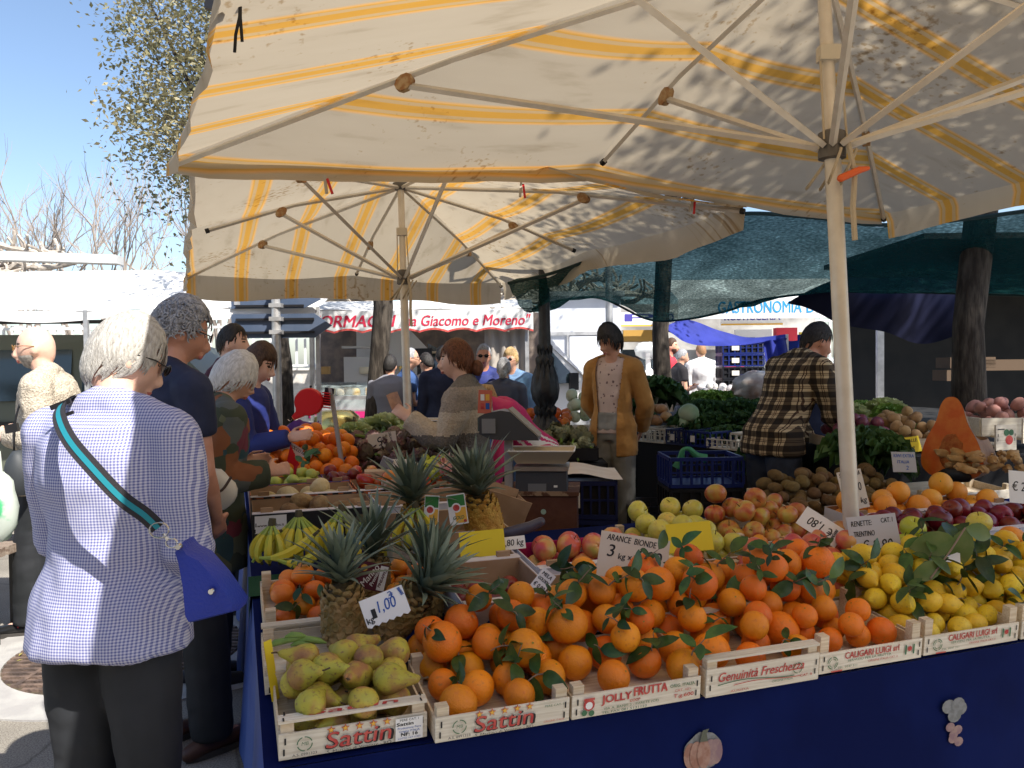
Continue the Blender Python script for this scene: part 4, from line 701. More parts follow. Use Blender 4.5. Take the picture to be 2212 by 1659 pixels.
def bunch(p, n, rz, label, s=1.0, fan=1.5, lean=0):
    th = thing('banana_bunch', label, 'bananas', p, Euler((lean, 0, rz)), 'banana bunches on the table corner'); g = MB()
    g.mi = 1; g.tube([(0, .004, .018), (0, 0, .0), (0, -.004, -.012)], [.013, .016, .013], 7); g.build('stalk', [BAN, BANT, BANN], th)
    for k in range(n):
        a = -math.pi / 2 + (k / (n - 1) - .5) * fan * 2 if n > 1 else -math.pi / 2; out = V((math.cos(a), math.sin(a), 0)); path = []
        for i in range(11):
            t = i / 10; path.append(out * (.012 + .072 * math.sin(math.pi * t * .78) * (1 - .1 * (k % 2))) * s + V((0, 0, -.01 - .185 * t * s + .02 * t * t)))
        g = MB(); banana(g, path, .0185 * s); g.build('banana', [BAN, BANT, BANN], th)
bunch(P(645, 1112, 3.08), 7, .25, 'biggest banana bunch standing at the table edge above the lying bananas', 1.05)
bunch(P(588, 1130, 3.0), 4, -.3, 'short greenish banana bunch at the outer table edge', .85, 1.1)
bunch(P(738, 1100, 3.1), 5, .1, 'banana bunch with blue stickers left of the tall pineapple crown', 1.0, 1.2)
bunch(P(778, 1122, 3.0), 4, .4, 'banana bunch half behind the tall pineapple crown', .95, 1.1)
bunch(P(897, 1092, 3.12), 4, .1, 'green banana bunch behind the wooden slat, beside the white fruit tag', .95, 1.2)
bunch(P(862, 1120, 3.18), 3, .1, 'dull green banana bunch lying back in the crate corner', .9, 1.0)
for k, (x0, y0, x1, y1, sg, D, lb) in enumerate(((560, 1205, 690, 1145, .035, 2.9, 'long banana lying lowest but one at the table edge'), (600, 1210, 700, 1185, .03, 2.86, 'banana lying lowest beside the green turf'), (545, 1215, 610, 1145, -.02, 2.95, 'yellow banana pointing out over the table edge'))):
    a, b_ = P(x0, y0, D), P(x1, y1, D + .05); pts = [a.lerp(b_, i / 10) - V((0, .3, 1)) * (sg * math.sin(math.pi * i / 10)) for i in range(11)]; g = MB(); banana(g, pts, .02); o = g.build('banana', [BAN, BANT, BANN]); o.data.transform(Mx.Translation(-a)); o.location = a; tag(o, lb, 'banana', 'single bananas lying at the table edge')
# ---------------------------------------------------------------- price cards and tags
def card(x, y, D, wpx, hpx, yaw, pitch, roll, specs, label, m=None, jag=0, curl=.0, cat='price card', name='price_card', group=None, stick=True):
    w_, h = wpx * D / FD, hpx * D / FD; p = P(x, y, D); th = thing(name, label, cat, p, Mx.Rotation(rad(yaw), 3, 'Z').to_4x4().to_euler(), group)
    th.rotation_euler = (Mx.Rotation(rad(yaw), 3, 'Z') @ Mx.Rotation(rad(90 + pitch), 3, 'X') @ Mx.Rotation(rad(roll), 3, 'Z')).to_euler()
    g = MB(); nu = 12; cz = lambda x_: curl * h * (x_ * 2) ** 2
    top = [V(((i / nu - .5) * w_, h / 2, cz(i / nu - .5))) for i in range(nu + 1)]; bot = [V(((i / nu - .5) * w_, -h / 2 - (jag * h * (i % 2)), cz(i / nu - .5))) for i in range(nu + 1)]
    g.add(top + bot + [q + V((0, 0, -.0012)) for q in top + bot], [(i + nu + 1, i + nu + 2, i + 1, i) for i in range(nu)] + [(i + 2 * nu + 2, i + 1 + 2 * nu + 2, i + 3 * nu + 4, i + 3 * nu + 3) for i in range(nu)]); g.build('sheet', m or PAPER, th, smooth=False)
    if specs:
        g = MB()
        for n_, s in enumerate(specs):
            if s[0] == 't': _, txt, a, b_, sz, ink, rl, fit = s; g.mi = ink; g.text(txt, sz * h, Mx.Translation((a * w_, b_ * h, .0010 + cz(a) + n_ * .00015)) @ Mx.Rotation(rad(rl), 4, 'Z'), .0004, .15, fit=fit * w_ if fit else None)
            elif s[0] == 'r': _, a, b_, c_, d_, ink = s; g.mi = ink; g.add([((a + i * c_ / 2) * w_, (b_ + j * d_ / 2) * h, .0008 + n_ * .00015) for i, j in ((-1, -1), (1, -1), (1, 1), (-1, 1))], [(0, 1, 2, 3)])
            else: _, a, b_, r_, ink = s; g.mi = ink; g.add([(a * w_ + r_ * h * math.cos(k * .4488), b_ * h + r_ * h * math.sin(k * .4488), .0008 + n_ * .00015) for k in range(14)], [tuple(range(14))])
        g.build('writing', INKS + [MAROON, GREENK], th, smooth=False)
    return th
MAROON = mat('maroon_ink', (.10, .015, .03), .5); GREENK = mat('leaf_green_ink', (.04, .20, .05), .5)
CREAM = mat('cream_card', (.66, .60, .52), .8)
card(1367, 1206, 2.64, 150, 100, -8, -22, -8, [('t', 'ARANCE  BIONDE', -.05, .36, .19, 2, -2, .72), ('t', '3', -.33, .08, .38, 2, 0, 0), ('t', 'kg x', -.12, 0, .18, 2, 4, 0), ('t', '4,00', .2, .06, .36, 2, 0, .4), ('t', '€', .38, -.22, .2, 2, 0, 0), ('t', '1   1,50', .0, -.32, .34, 2, 4, .5)], 'big cream card reading arance bionde in black marker above the front oranges', CREAM)
card(831, 1309, 2.2, 98, 60, 6, -28, 20, [('t', '1,00', .02, .02, .6, 3, 0, .42), ('t', '€', .2, .33, .34, 3, 180, 0), ('t', 'ANANAS', .42, .3, .18, 3, -75, .2), ('r', -.27, -.12, .10, .34, 2), ('t', 'kg', -.4, -.3, .32, 2, 10, 0)], 'torn white card with blue price leaning on the pineapples', WHITE, jag=.08)
card(634, 984, 4.62, 76, 44, -10, -15, -28, [('t', 'TAROCCO NAT', 0, .33, .22, 2, 0, .75), ('t', '€ 2,80', 0, -.05, .45, 2, 0, .7), ('t', 'SICILIA', -.12, -.36, .2, 2, 0, .45)], 'white handwritten card stuck in the far heap of oranges', WHITE)
card(826, 951, 5.0, 62, 32, 0, -10, 8, [('t', 'CARCIOFI', .3, .2, .26, 2, -80, .3), ('t', '5', -.08, 0, .8, 2, 200, 0)], 'curled cream card among the purple artichokes', CREAM, curl=.1)
card(1042, 1176, 2.95, 98, 60, 4, -20, 4, [], 'blank bright yellow card by the pink apple box, left of the price card', YELP)
card(1106, 1173, 2.98, 58, 30, 0, -35, 6, [('t', '1,80 kg', 0, 0, .7, 2, 0, .8)], 'small white price card tucked beside the blank yellow card', WHITE)
card(1490, 1160, 3.0, 100, 62, 6, -18, 3, [], 'blank yellow card standing in the yellow apples', YELP)
card(1773, 1138, 3.02, 92, 48, -10, -30, -36, [('t', '€ 1,80', 0, .0, .6, 2, 180, .6), ('t', 'MANDARINI', .34, 0, .2, 2, 90, .3), ('t', 'SICILIA', .2, -.3, .2, 2, 180, .3)], 'tilted white card over the small crate of mandarins', WHITE)
card(1888, 1153, 2.93, 112, 80, 4, -14, 4, [('t', 'RENETTE:', -.22, .3, .2, 2, 0, .42), ('t', 'CAT. I', .3, .33, .18, 2, 0, .24), ('t', 'TRENTINO', -.2, .02, .2, 2, 0, .42), ('t', '€ 2,80', .02, -.32, .4, 2, 0, .62)], 'grey white card with a marker price right of the umbrella pole foot', mat('grey_card', (.52, .52, .56), .8))
card(1843, 1058, 3.5, 58, 84, 8, -12, 8, [('t', 'STARK  ITALIA', 0, .4, .16, 2, 0, .85), ('t', '€', -.32, .08, .26, 2, 0, 0), ('t', '2,00', .1, .05, .3, 2, 0, .5), ('t', 'kg', .3, -.3, .2, 2, 0, 0)], 'cream card behind the umbrella pole, before the kiwis', CREAM)
card(1953, 998, 4.05, 54, 44, 5, -15, -2, [('t', 'KIWI EXTRA', 0, .3, .24, 3, 0, .85), ('t', 'ITALIA', -.05, 0, .22, 3, 0, .5), ('t', '2', .1, -.3, .3, 3, 0, 0)], 'pale card standing at the back of the kiwis', mat('grey_card2', (.42, .42, .43), .8))
card(1952, 963, 4.6, 74, 34, 0, -15, 8, [('t', 'PATATE GIALLE', 0, .25, .3, 2, 0, .85), ('t', '€ 1,10 kg', 0, -.2, .42, 2, 0, .6)], 'yellow card in the crate of yellow potatoes', YELP)
card(2042, 1196, 2.72, 60, 34, 5, -20, -10, [('t', '€  LIM', 0, 0, .6, 3, 20, .8)], 'curved white card half buried in the lemons', WHITE, curl=.15)
card(1172, 1256, 2.52, 36, 52, -20, -30, -32, [('t', 'MELA', 0, .3, .22, 2, 0, .7), ('t', 'GOLDEN', 0, .05, .2, 2, 0, .8), ('t', '€ 0,80', 0, -.25, .26, 2, 0, .8)], 'little white card lying by the green apples', WHITE)
card(2200, 1052, 3.5, 40, 70, 0, -14, -6, [('t', '€ 2', 0, 0, .4, 2, 0, .7)], 'white card at the end of the dark red apples', WHITE)
card(932, 1103, 3.12, 32, 66, 0, -6, -3, [('r', 0, .28, .9, .36, 7), ('r', .15, -.2, .6, .5, 4), ('d', -.1, .02, .16, 5), ('d', -.1, .02, .11, 0), ('t', 'GOLD', .1, -.3, .14, 1, 0, .5)], 'white and green fruit tag nearer the bananas', WHITE, cat='fruit tag', name='fruit_tag', group='green fruit tags on the golden pineapples')
card(988, 1100, 3.12, 40, 66, 0, -6, 8, [('r', 0, .28, .9, .36, 7), ('r', .15, -.2, .6, .5, 4), ('d', -.05, .05, .16, 5), ('d', -.05, .05, .11, 0), ('t', 'GOLD', 0, -.28, .16, 1, 0, .6), ('d', .34, -.4, .05, 0)], 'white and green fruit tag hung on the bushy golden pineapple', WHITE, cat='fruit tag', name='fruit_tag', group='green fruit tags on the golden pineapples')
card(803, 1245, 2.45, 66, 58, 0, -12, -12, [('r', .0, 0, .98, .96, 6), ('r', .36, 0, .26, .9, 5), ('d', -.3, .26, .13, 4), ('t', 'diManno', -.12, -.1, .34, 5, 62, 0), ('t', 'Premium', .12, 0, .2, 5, 75, 0), ('t', 'PINEAPPLE', .36, 0, .15, 6, 78, 0)], 'maroon tag with white lettering on the tall crowned pineapple', MAROON, cat='fruit tag', name='fruit_tag')
card(910, 1270, 2.4, 60, 34, 0, -12, 4, [('t', 'Costa Rica', 0, .1, .34, 4, 0, .6), ('r', 0, -.28, .7, .04, 5), ('r', 0, -.36, .6, .04, 5)], 'dark maroon tag on the pineapple leaning toward the white box', MAROON, cat='fruit tag', name='fruit_tag')
card(587, 1448, 2.02, 22, 130, 60, -8, 2, [], 'folded yellow card stuck upright at the outer corner of the pear crate', YELP)
# red paper flag in the far oranges
o = MB().add([(-.05, 0, -.06), (.06, .0, -.07), (.03, .02, -.0), (-.01, 0, .11)], [(0, 1, 2, 3)]).build('red_paper', mat('red_cello', (.55, .02, .03), .3, transl=.4), smooth=False, loc=P(632, 1002, 4.5)); tag(o, 'scrap of shiny red paper stuck in the far oranges', 'paper')
# ---------------------------------------------------------------- other goods on the far arm
m, t, b, L = nodes('turf'); b.inputs['Base Color'].default_value = (.02, .14, .05, 1); b.inputs['Roughness'].default_value = .9; nz = N(t, 'ShaderNodeTexNoise', _2=400.0); bp = N(t, 'ShaderNodeBump', _0=1.0, _1=.01); L(nz.outputs[0], bp.inputs['Height']); L(bp.outputs[0], b.inputs['Normal'])
g = MB(); f0 = lambda i, j: (T(-.052 + .30 * j, 1.02 + .2 * i, .006) if j > .15 else T(-.056, 1.02 + .2 * i, .006 - .14 * (1 - j / .15) * (.8 + .2 * math.sin(i * 9))))
g.grid(f0, 12, 20); o = g.build('turf_mat', m); tag(o, 'piece of green artificial turf folded over the table edge by the bananas', 'turf')
ART = mat('artichoke_bract', (.15, .07, .09), .6, (.19, .16, .10), 14, rnd=.2); ARTG = mat('green_artichoke_bract', (.13, .15, .08), .6, (.20, .20, .11), 14, rnd=.2)
def m_arti(mt, seed):
    g = MB(); rs = random.Random(seed); g.ball((0, 0, 0), (.038, .038, .042), 10, 7)
    for i in range(54):
        f = i / 54; a = i * 2.39996; z = -.038 + .075 * f; r = .047 * math.sin(math.acos(max(-.95, min(.95, z / .05)))) ; p = V((r * math.cos(a), r * math.sin(a), z)) * .92; d = V((math.cos(a) * .35 * (1 - f), math.sin(a) * .35 * (1 - f), 1)); g.leaf(p, d, V((math.cos(a), math.sin(a), .1)), .034, .03, .15 - .5 * (rs.random() < .1), 3)
    g.mi = 1; g.tube([(0, 0, -.04), (0, .005, -.10)], .009, 6); return g.mesh('artichoke', [mt, GRN])
mar = [m_arti(ART, k) for k in range(3)]; marg = [m_arti(ARTG, k) for k in range(2)]
heap('artichoke', 'artichoke', 'purple artichokes on the far arm', 'purple artichoke by the curled cream card, {r} row, {k}', mar, pile(.62, 1.12, 2.8, 3.5, .052, 60, lambda x, y: .12 + .08 * smooth(2.9, 3.2, y), 103), .05, 'any', 31)
def freeheap(name, cat, group, fmt, meshes, x0, x1, yb, D, r, rb, n, hmax, seed, orient='any', depth=.35):
    """small heap seen end on: fills the box from pixel x0 to x1, its foot at pixel row yb and distance D"""
    rs = random.Random(seed); a, b_ = P(x0, yb, D), P(x1, yb, D); pts = []; wd = b_.x - a.x
    for _ in range(n):
        best = None
        for c in range(50):
            q = r * rs.uniform(.88, 1.08); x = a.x + q + rs.random() * max(.001, wd - 2 * q); y = D + rs.random() * depth; z = a.z + q
            for (p, pr) in pts:
                dd = (x - p.x) ** 2 + (y - p.y) ** 2; R_ = (q + pr) * .93
                if dd < R_ * R_: z = max(z, p.z + math.sqrt(R_ * R_ - dd))
            if z > a.z + hmax - (0 if y > D + .1 else hmax * .4): continue
            if best is None or z < best[0]: best = (z, x, y, q)
        if best: pts.append((V((best[1], best[2], best[0])), best[3]))
    vis = hidden(pts); out = []
    for k, (p, q) in enumerate(pts):
        if not vis[k]: continue
        ro = (rs.uniform(-1.2, 1.2), rs.uniform(-1.2, 1.2), rs.uniform(0, 6.28)) if orient == 'any' else (rs.uniform(1.2, 1.8), 0, rs.uniform(0, 6.28)) if orient == 'lie' else (rs.uniform(-.3, .3), rs.uniform(-.3, .3), rs.uniform(0, 6))
        o = inst(name, meshes[rs.randrange(len(meshes))], None, p, ro, q / rb); tag(o, name, cat, group); out.append(o)
    bpy.context.view_layer.update(); rows(out, fmt); return out
LIME = [m_ell('lime', .05, GREENA, 1.15, 3, .02)]
freeheap('lime', 'lime', 'green limes by the dragon fruit', 'green lime beside the dragon fruit, {r} row, {k}', LIME, 892, 965, 1040, 4.0, .031, .052, 22, .12, 5)
# beans: nobody could count them
BEANM = mat('bean_green', (.10, .20, .045), .5, (.15, .26, .07), 9)
g = MB(); rs = random.Random(5)
for k in range(420):
    c = P(rs.uniform(775, 870), 985 - rs.random() ** .7 * 45, rs.uniform(5.35, 5.8)); d = V((rs.uniform(-1, 1), rs.uniform(-.6, .6), rs.uniform(-.4, .4))).normalized() * .07; g.tube([c - d, c - V((0, 0, .012)), c + d], [.004, .0075, .003], 4)
struct(g.build('green_beans', BEANM), 'stuff')
g = MB()
for k in range(160):
    c = P(rs.uniform(560, 700), 990 - rs.random() * 30, rs.uniform(5.5, 6.0)); d = V((rs.uniform(-1, 1), rs.uniform(-.6, .6), rs.uniform(-.4, .4))).normalized() * .07; g.tube([c - d, c - V((0, 0, .012)), c + d], [.004, .0075, .003], 4)
struct(g.build('far_green_beans', BEANM), 'stuff')
for k, (x, y, sx) in enumerate(((606, 1390, .06), (634, 1384, .07), (655, 1392, .055), (640, 1376, .05), (676, 1386, .06))):
    c = P(x, y, 2.13); d = V((1, .1, .25 - .1 * k)).normalized() * sx * .6; g = MB(); g.tube([-d, -d * .4 + V((0, 0, .006)), d * .4 + V((0, 0, .004)), d], [.003, .009, .009, .002], 7); o = g.build('bean_pod', mat('pod_green', (.16, .27, .05), .45, (.22, .33, .08), 20), loc=c); tag(o, 'green bean pod on the crate ledge, %s from the left' % ORD[(1, 2, 4, 3, 5)[k]], 'bean pod', 'bean pods on the crate ledge')
LETP = mat('pale_lettuce', (.46, .55, .22), .5, (.62, .68, .40), 10, .4, 40, transl=.25); LETG = mat('green_lettuce', (.10, .22, .03), .5, (.22, .36, .07), 8, .4, 40, transl=.25); LETD = mat('dark_greens', (.028, .08, .026), .55, (.07, .15, .04), 8, .5, 40, transl=.12)
def m_lettuce(mt, seed, n=34, r=.11, frill=.25, elong=1.0):
    g = MB(); rs = random.Random(seed)
    for i in range(n):
        f = i / n; a = i * 2.39996; el = .1 + 1.2 * f; d = V((math.cos(a) * math.cos(el), math.sin(a) * math.cos(el), math.sin(el))); x = V((-math.sin(a), math.cos(a), 0)); up = x.cross(d) * -1; L = r * (1.15 - .35 * f) * elong; W = r * (.95 - .3 * f); ph = rs.uniform(0, 6)
        def fn(u, v):
            w_ = W * (math.sin(math.pi * min(.98, .15 + v * .72)) ** .7); q = d * (L * v) + x * ((u - .5) * w_) + up * (-.32 * L * v * v + W * .5 * ((u - .5) * 2) ** 2 * .5 + frill * W * .4 * math.sin(u * 15 + ph) * v * v)
            return q + V((0, 0, -.02)) + V((math.cos(a), math.sin(a), 0)) * .02 * (1 - f)
        g.grid(fn, 8, 4)
    return g.mesh('lettuce', mt)
mlp = [m_lettuce(LETP, k) for k in range(2)]; mlg = [m_lettuce(LETG, k + 5, frill=.5) for k in range(3)]; mld = [m_lettuce(LETD, k + 9, 40, .11, .6) for k in range(3)]
def put(meshes, name, cat, group, spots, sc0=1.0, seed=1):
    rs = random.Random(seed); out = []
    for x, y, D, s, lb in spots:
        o = inst(name, meshes[rs.randrange(len(meshes))], None, P(x, y, D), (rs.uniform(-.5, .1), rs.uniform(-.3, .3), rs.uniform(0, 6)), s * sc0); tag(o, lb, cat, group); out.append(o)
    return out
put(mlp, 'lettuce', 'lettuce', 'pale lettuces behind the beans', [(772, 932, 5.9, 1.1, 'pale lettuce at the outer end above the green beans'), (812, 922, 6.1, 1.2, 'pale lettuce in the middle behind the green beans'), (848, 920, 6.0, 1.3, 'large pale lettuce by the far umbrella pole'), (880, 935, 5.8, 1.0, 'small pale lettuce touching the far umbrella pole')])
# ---------------------------------------------------------------- people
def evalmesh(g, voxel, it=4, name='m'):
    me = g.mesh(name, [], False); o = bpy.data.objects.new('tmp', me); C.objects.link(o)
    r = o.modifiers.new('r', 'REMESH'); r.mode = 'VOXEL'; r.voxel_size = voxel
    s = o.modifiers.new('s', 'SMOOTH'); s.factor = .5; s.iterations = it
    dg = bpy.context.evaluated_depsgraph_get(); m2 = bpy.data.meshes.new_from_object(o.evaluated_get(dg)); bpy.data.objects.remove(o); bpy.data.meshes.remove(me); m2.name = name
    m2.polygons.foreach_set('use_smooth', [True] * len(m2.polygons)); return m2
def wrinkle(me, amp, sc_, seed, stretch=(1, 1, 1.6), dirs=None):
    n = len(me.vertices); nr = [v.normal.copy() for v in me.vertices]
    for i, v in enumerate(me.vertices):
        p = V((v.co.x * stretch[0], v.co.y * stretch[1], v.co.z * stretch[2])) * sc_ + V((seed, seed * 2, 0)); q = NZ.noise(p) + .5 * NZ.noise(p * 2.3); v.co += nr[i] * (amp * (.62 * q + .35))
def keep(me, fn):
    import bmesh as bm_; b = bm_.new(); b.from_mesh(me); bm_.ops.delete(b, geom=[f for f in b.faces if not fn(f.calc_center_median())], context='FACES'); b.to_mesh(me); b.free()
SKIN = mat('skin', (.56, .30, .20), .5, (.64, .36, .25), 14, .08, 160, sss=.12); SKINL = mat('pale_skin', (.66, .40, .30), .5, (.72, .46, .35), 14, .08, 160, sss=.12); SKINR = mat('tanned_skin', (.48, .22, .14), .5, (.56, .28, .19), 14, .1, 160, sss=.12)
LIP = mat('lips', (.42, .13, .11), .45); EYE = mat('eye_dark', (.05, .035, .03), .25); BROW = mat('brow', (.07, .045, .03), .9)
def hairmat(n, c, c2): return mat(n, c, .55, c2, 26, .45, 70, stretch=(9, 3, 1.2), bstretch=(9, 3, 1.4), lo=.36, hi=.64)
H_SIL = hairmat('silver_hair', (.30, .28, .25), (.50, .48, .44)); H_GRY = hairmat('grey_hair', (.17, .175, .19), (.42, .42, .43)); H_BLK = hairmat('black_hair', (.008, .007, .007), (.03, .025, .022)); H_BRN = hairmat('brown_hair', (.035, .016, .008), (.09, .045, .022)); H_RED = hairmat('auburn_hair', (.07, .022, .008), (.17, .06, .025)); H_BLD = hairmat('blonde_hair', (.34, .21, .08), (.56, .40, .20)); H_WHT = hairmat('white_hair', (.50, .48, .45), (.74, .72, .69))
def headpt(d, k, f=1.0):
    x = d.x * .076 * (1 - .34 * smooth(.0, 1.0, -d.z) + .03 * smooth(.2, .8, d.z)); y = d.y * .094 * (1 if d.y > 0 else 1.04) - .012 * smooth(.1, .9, -d.z) * (1 if d.y < 0 else -.4); z = d.z * .118
    p = V((x, y, z))
    if f == 1.0 and d.y > 0:
        y2 = 0
        for cx, cz, w_, a in ((.36, .10, .17, -.010), (-.36, .10, .17, -.010), (0, .33, .3, .004), (0, -.82, .22, .007), (.45, -.22, .22, .004), (-.45, -.22, .22, .004), (0, -.52, .16, .006), (0, -.67, .09, -.003)): y2 += a * math.exp(-((d.x - cx) ** 2 + (d.z - cz) ** 2) / (w_ * w_))
        p.y += y2
    return p * (f * k)
def fling(g, w, d, n, th, k, curl, sx):
    """palm and five fingers: w wrist, d hand direction, n palm normal, th thumb side"""
    d = d.normalized(); n = (n - d * n.dot(d)).normalized(); s = d.cross(n).normalized()
    if s.dot(th) < 0: s = -s
    g.tube([w - d * .02 * k, w + d * .02 * k, w + d * .055 * k, w + d * .085 * k], [(.021 * k, .026 * k), (.016 * k, .034 * k), (.014 * k, .040 * k), (.011 * k, .038 * k)], 10, side=n)
    for i, (o, L, rr) in enumerate(((.030, .070, .0085), (.010, .078, .0088), (-.010, .073, .0084), (-.029, .058, .0075))):
        p = w + d * .082 * k + s * (o * k); q = [p]; dd = (d + s * o * 3).normalized()
        for j in range(3): a = curl * (.5 + .5 * j) * (1 + .12 * i); dd = (dd * math.cos(a) + n * math.sin(a)).normalized(); q.append(q[-1] + dd * (L * k * (.42, .32, .26)[j]))
        g.tube(q, [rr * k, rr * k * .97, rr * k * .9, rr * k * .72], 7, rnd=True)
    p = w + d * .022 * k + s * .028 * k; q = [p, p + (d * .5 + s * .75 + n * .3).normalized() * .036 * k]; q.append(q[-1] + (d * .9 + s * .25 + n * .45).normalized() * .032 * k); q.append(q[-1] + (d + n * .5).normalized() * .024 * k)
    g.tube(q, [.0125 * k, .0105 * k, .0095 * k, .0078 * k], 8, rnd=True)
def person(label, x, y, H, fwd, lean=0, bulk=1.0, head=(0, 0), arms=None, top=None, legs=None, hair=None, skin=None, voxel=.011, feet=True, stance=.06, shoe=None, belly=0, group=None, beard=None, glasses=None, open_=None, step=(0, 0), curl=.45, hands=True, twist=0, shoulder=1.0, palms=None, slouch=0):
    rz = math.atan2(-fwd[0], fwd[1]); th = thing('person', label, 'person', (x, y, 0), (0, 0, rz), group); k = H / 1.7; skin = skin or SKIN; near = voxel < .010
    hip = V((0, 0, .53 * H)); LM = Mx.Translation(hip) @ Mx.Rotation(-rad(lean), 4, 'X') @ Mx.Rotation(rad(twist), 4, 'Z') @ Mx.Translation(-hip); bk = lambda z, r: (r[0] * H * bulk, r[1] * H * bulk * (1 + belly * math.exp(-((z - .6) / .08) ** 2)))
    prof = [(.465, (.080, .058)), (.50, (.094, .066)), (.535, (.097, .070)), (.60, (.083, .062)), (.66, (.083, .063)), (.73, (.093, .068)), (.78, (.098, .064)), (.815, (.082, .054))]
    pth = [LM @ V((0, -.012 * H * (z > .7) + slouch * max(0, z - .65), z * H)) for z, r in prof]; rr = [bk(z, r) for z, r in prof]
    def torso(g, inf, z0=None, flare=0, n=18):
        p2, r2 = list(pth), [(a + inf, b + inf) for a, b in rr]
        if z0: # garment hanging below the hips
            p2 = [V((0, 0, z0 * H)), V((0, 0, (z0 * .5 + .265) * H))] + p2[2:]; r2 = [(max(hx, rr[2][0]) + inf + .012 + flare, rr[2][1] + inf + .012 + flare), (max(hx, rr[2][0]) + inf + .010 + flare * .6, rr[2][1] + inf + .010 + flare * .6), (max(hx, rr[2][0]) + inf + .004 + flare * .3, rr[2][1] + inf + .006 + flare * .3)] + r2[3:]
        g.tube(p2, r2, n, side=(1, 0, 0)); g.ball(LM @ V((0, -.012 * H, .805 * H)), (rr[6][0] * .9 + inf, rr[6][1] * .8 + inf, .026 * H + inf), 14, 8)
        for s in (-1, 1): g.tube([LM @ V((s * .012 * H, -.016 * H, .848 * H)) + V((0, slouch * .18, 0)), LM @ V((s * .05 * H, -.014 * H, .828 * H)), LM @ V((s * .098 * H * shoulder, -.012 * H, .806 * H))], [.024 * H + inf * .6, .026 * H + inf * .8, .030 * H + inf], 10, rnd=True)
    nb = LM @ V((0, -.01 * H + slouch * .17, .815 * H)); hc = LM @ V((0, .018 * H + slouch * .34, .9300 * H)); HM = Mx.Translation(hc) @ Mx.Rotation(rad(head[0]), 4, 'Z') @ Mx.Rotation(-rad(head[1]), 4, 'X')
    sh = [LM @ V((s * .106 * H * bulk ** .5 * shoulder, -.012 * H + slouch * .12, .800 * H)) for s in (-1, 1)]; hx = .050 * H * bulk ** .5 + .052 * H * bulk
    arms = arms or (((.12, .05, -1), (.05, .25, -1)), ((.12, .05, -1), (.05, .25, -1))); AR = []
    for i, s in enumerate((-1, 1)):
        d1, d2 = [V((q[0] * s, q[1], q[2])).normalized() for q in arms[i][:2]]; e = sh[i] + d1 * .178 * H; w_ = e + d2 * .150 * H; AR.append((sh[i], e, w_, d2))
    g = MB(); torso(g, 0)
    g.tube([nb - V((0, 0, .02 * H)), nb + (hc - nb) * .35, HM @ V((0, -.012 * k, -.06 * k))], [.037 * H * bulk ** .5, .032 * H, .032 * H], 12, side=(1, 0, 0))
    hb = MB(); hb.ball((0, 0, 0), 1, 30 if near else 22, 22 if near else 15); hb.v = [HM @ headpt(v.normalized(), k) for v in hb.v]; g.add(hb.v, hb.f); g.M = HM
    g.tube([V((0, .090, .018)) * k, V((0, .103, -.012)) * k, V((0, .116, -.034)) * k, V((0, .108, -.046)) * k], [.007 * k, .009 * k, .0125 * k, .009 * k], 8, rnd=True)
    for s in (-1, 1):
        g.ball(V((s * .012, .098, -.041)) * k, .0085 * k, 8, 6)
        g.ball(V((s * .073, -.008, -.012)) * k, (.010 * k, .021 * k, .033 * k), 10, 8); 
    g.ball(V((0, .094, -.068)) * k, (.021 * k, .010 * k, .006 * k), 8, 6); g.ball(V((0, .092, -.079)) * k, (.018 * k, .010 * k, .007 * k), 8, 6)
    g.M = Mx.Identity(4)
    for i, (a, e, w_, d2) in enumerate(AR):
        g.tube([a, a.lerp(e, .5), e, e.lerp(w_, .35), w_], [.031 * H * bulk ** .4, .027 * H * bulk ** .4, .0235 * H, .0235 * H, .0155 * H], 10, rnd=True)
        if hands:
            s = (-1, 1)[i]; n_ = V(palms[i]) if palms else (V((-s, 0, 0)) if abs(d2.z) > .6 else V((-s * .7, 0, -.3))); tt = V((0, 1, 0)) if abs(d2.z) > .6 else V((0, 0, 1)); c_ = curl if not isinstance(curl, tuple) else curl[i]; fling(g, w_, d2, n_, tt, k, c_, s)
    LG = []
    for i, s in enumerate((-1, 1)):
        a = V((s * .050 * H * bulk ** .5, 0, .50 * H)); kn = V((s * (stance * .5 + .03) * H, .012 * H + step[i] * .55, .28 * H)); an = V((s * stance * H * .9, step[i] - .01, .045 * H)); LG.append((a, kn, an))
        g.tube([a, a.lerp(kn, .5), kn, kn.lerp(an, .35), an], [.052 * H * bulk, .044 * H * bulk ** .7, .033 * H, .033 * H, .021 * H], 10)
        if feet: g.tube([an + V((0, -.03 * H, -.025 * H)), an + V((0, .04 * H, -.02 * H)), an + V((0, .1 * H, -.03 * H))], [.02 * H, .021 * H, .014 * H], 8, rnd=True)
    me = evalmesh(g, voxel, 3, 'body'); me.materials.append(skin); me.materials.append(LIP); me.materials.append(EYE); me.materials.append(BROW if not hair or hair[1] in (H_BLK, H_BRN, H_RED) else mat('grey_brow', (.22, .20, .18), .9)); HI = HM.inverted()
    for f in me.polygons:
        q = (HI @ f.center) / k
        if q.y > .06 and abs(q.x) < .06 and abs(q.z) < .12:
            if abs(q.z + .0735) < .0085 and abs(q.x) < .021 and q.y > .085: f.material_index = 1
            elif ((abs(q.x) - .030) / .0125) ** 2 + ((q.z - .008) / .0055) ** 2 < 1: f.material_index = 2
            elif ((abs(q.x) - .031) / .020) ** 2 + ((q.z - .026 + .1 * (abs(q.x) - .03)) / .0045) ** 2 < 1: f.material_index = 3
    inst('body', me, th)
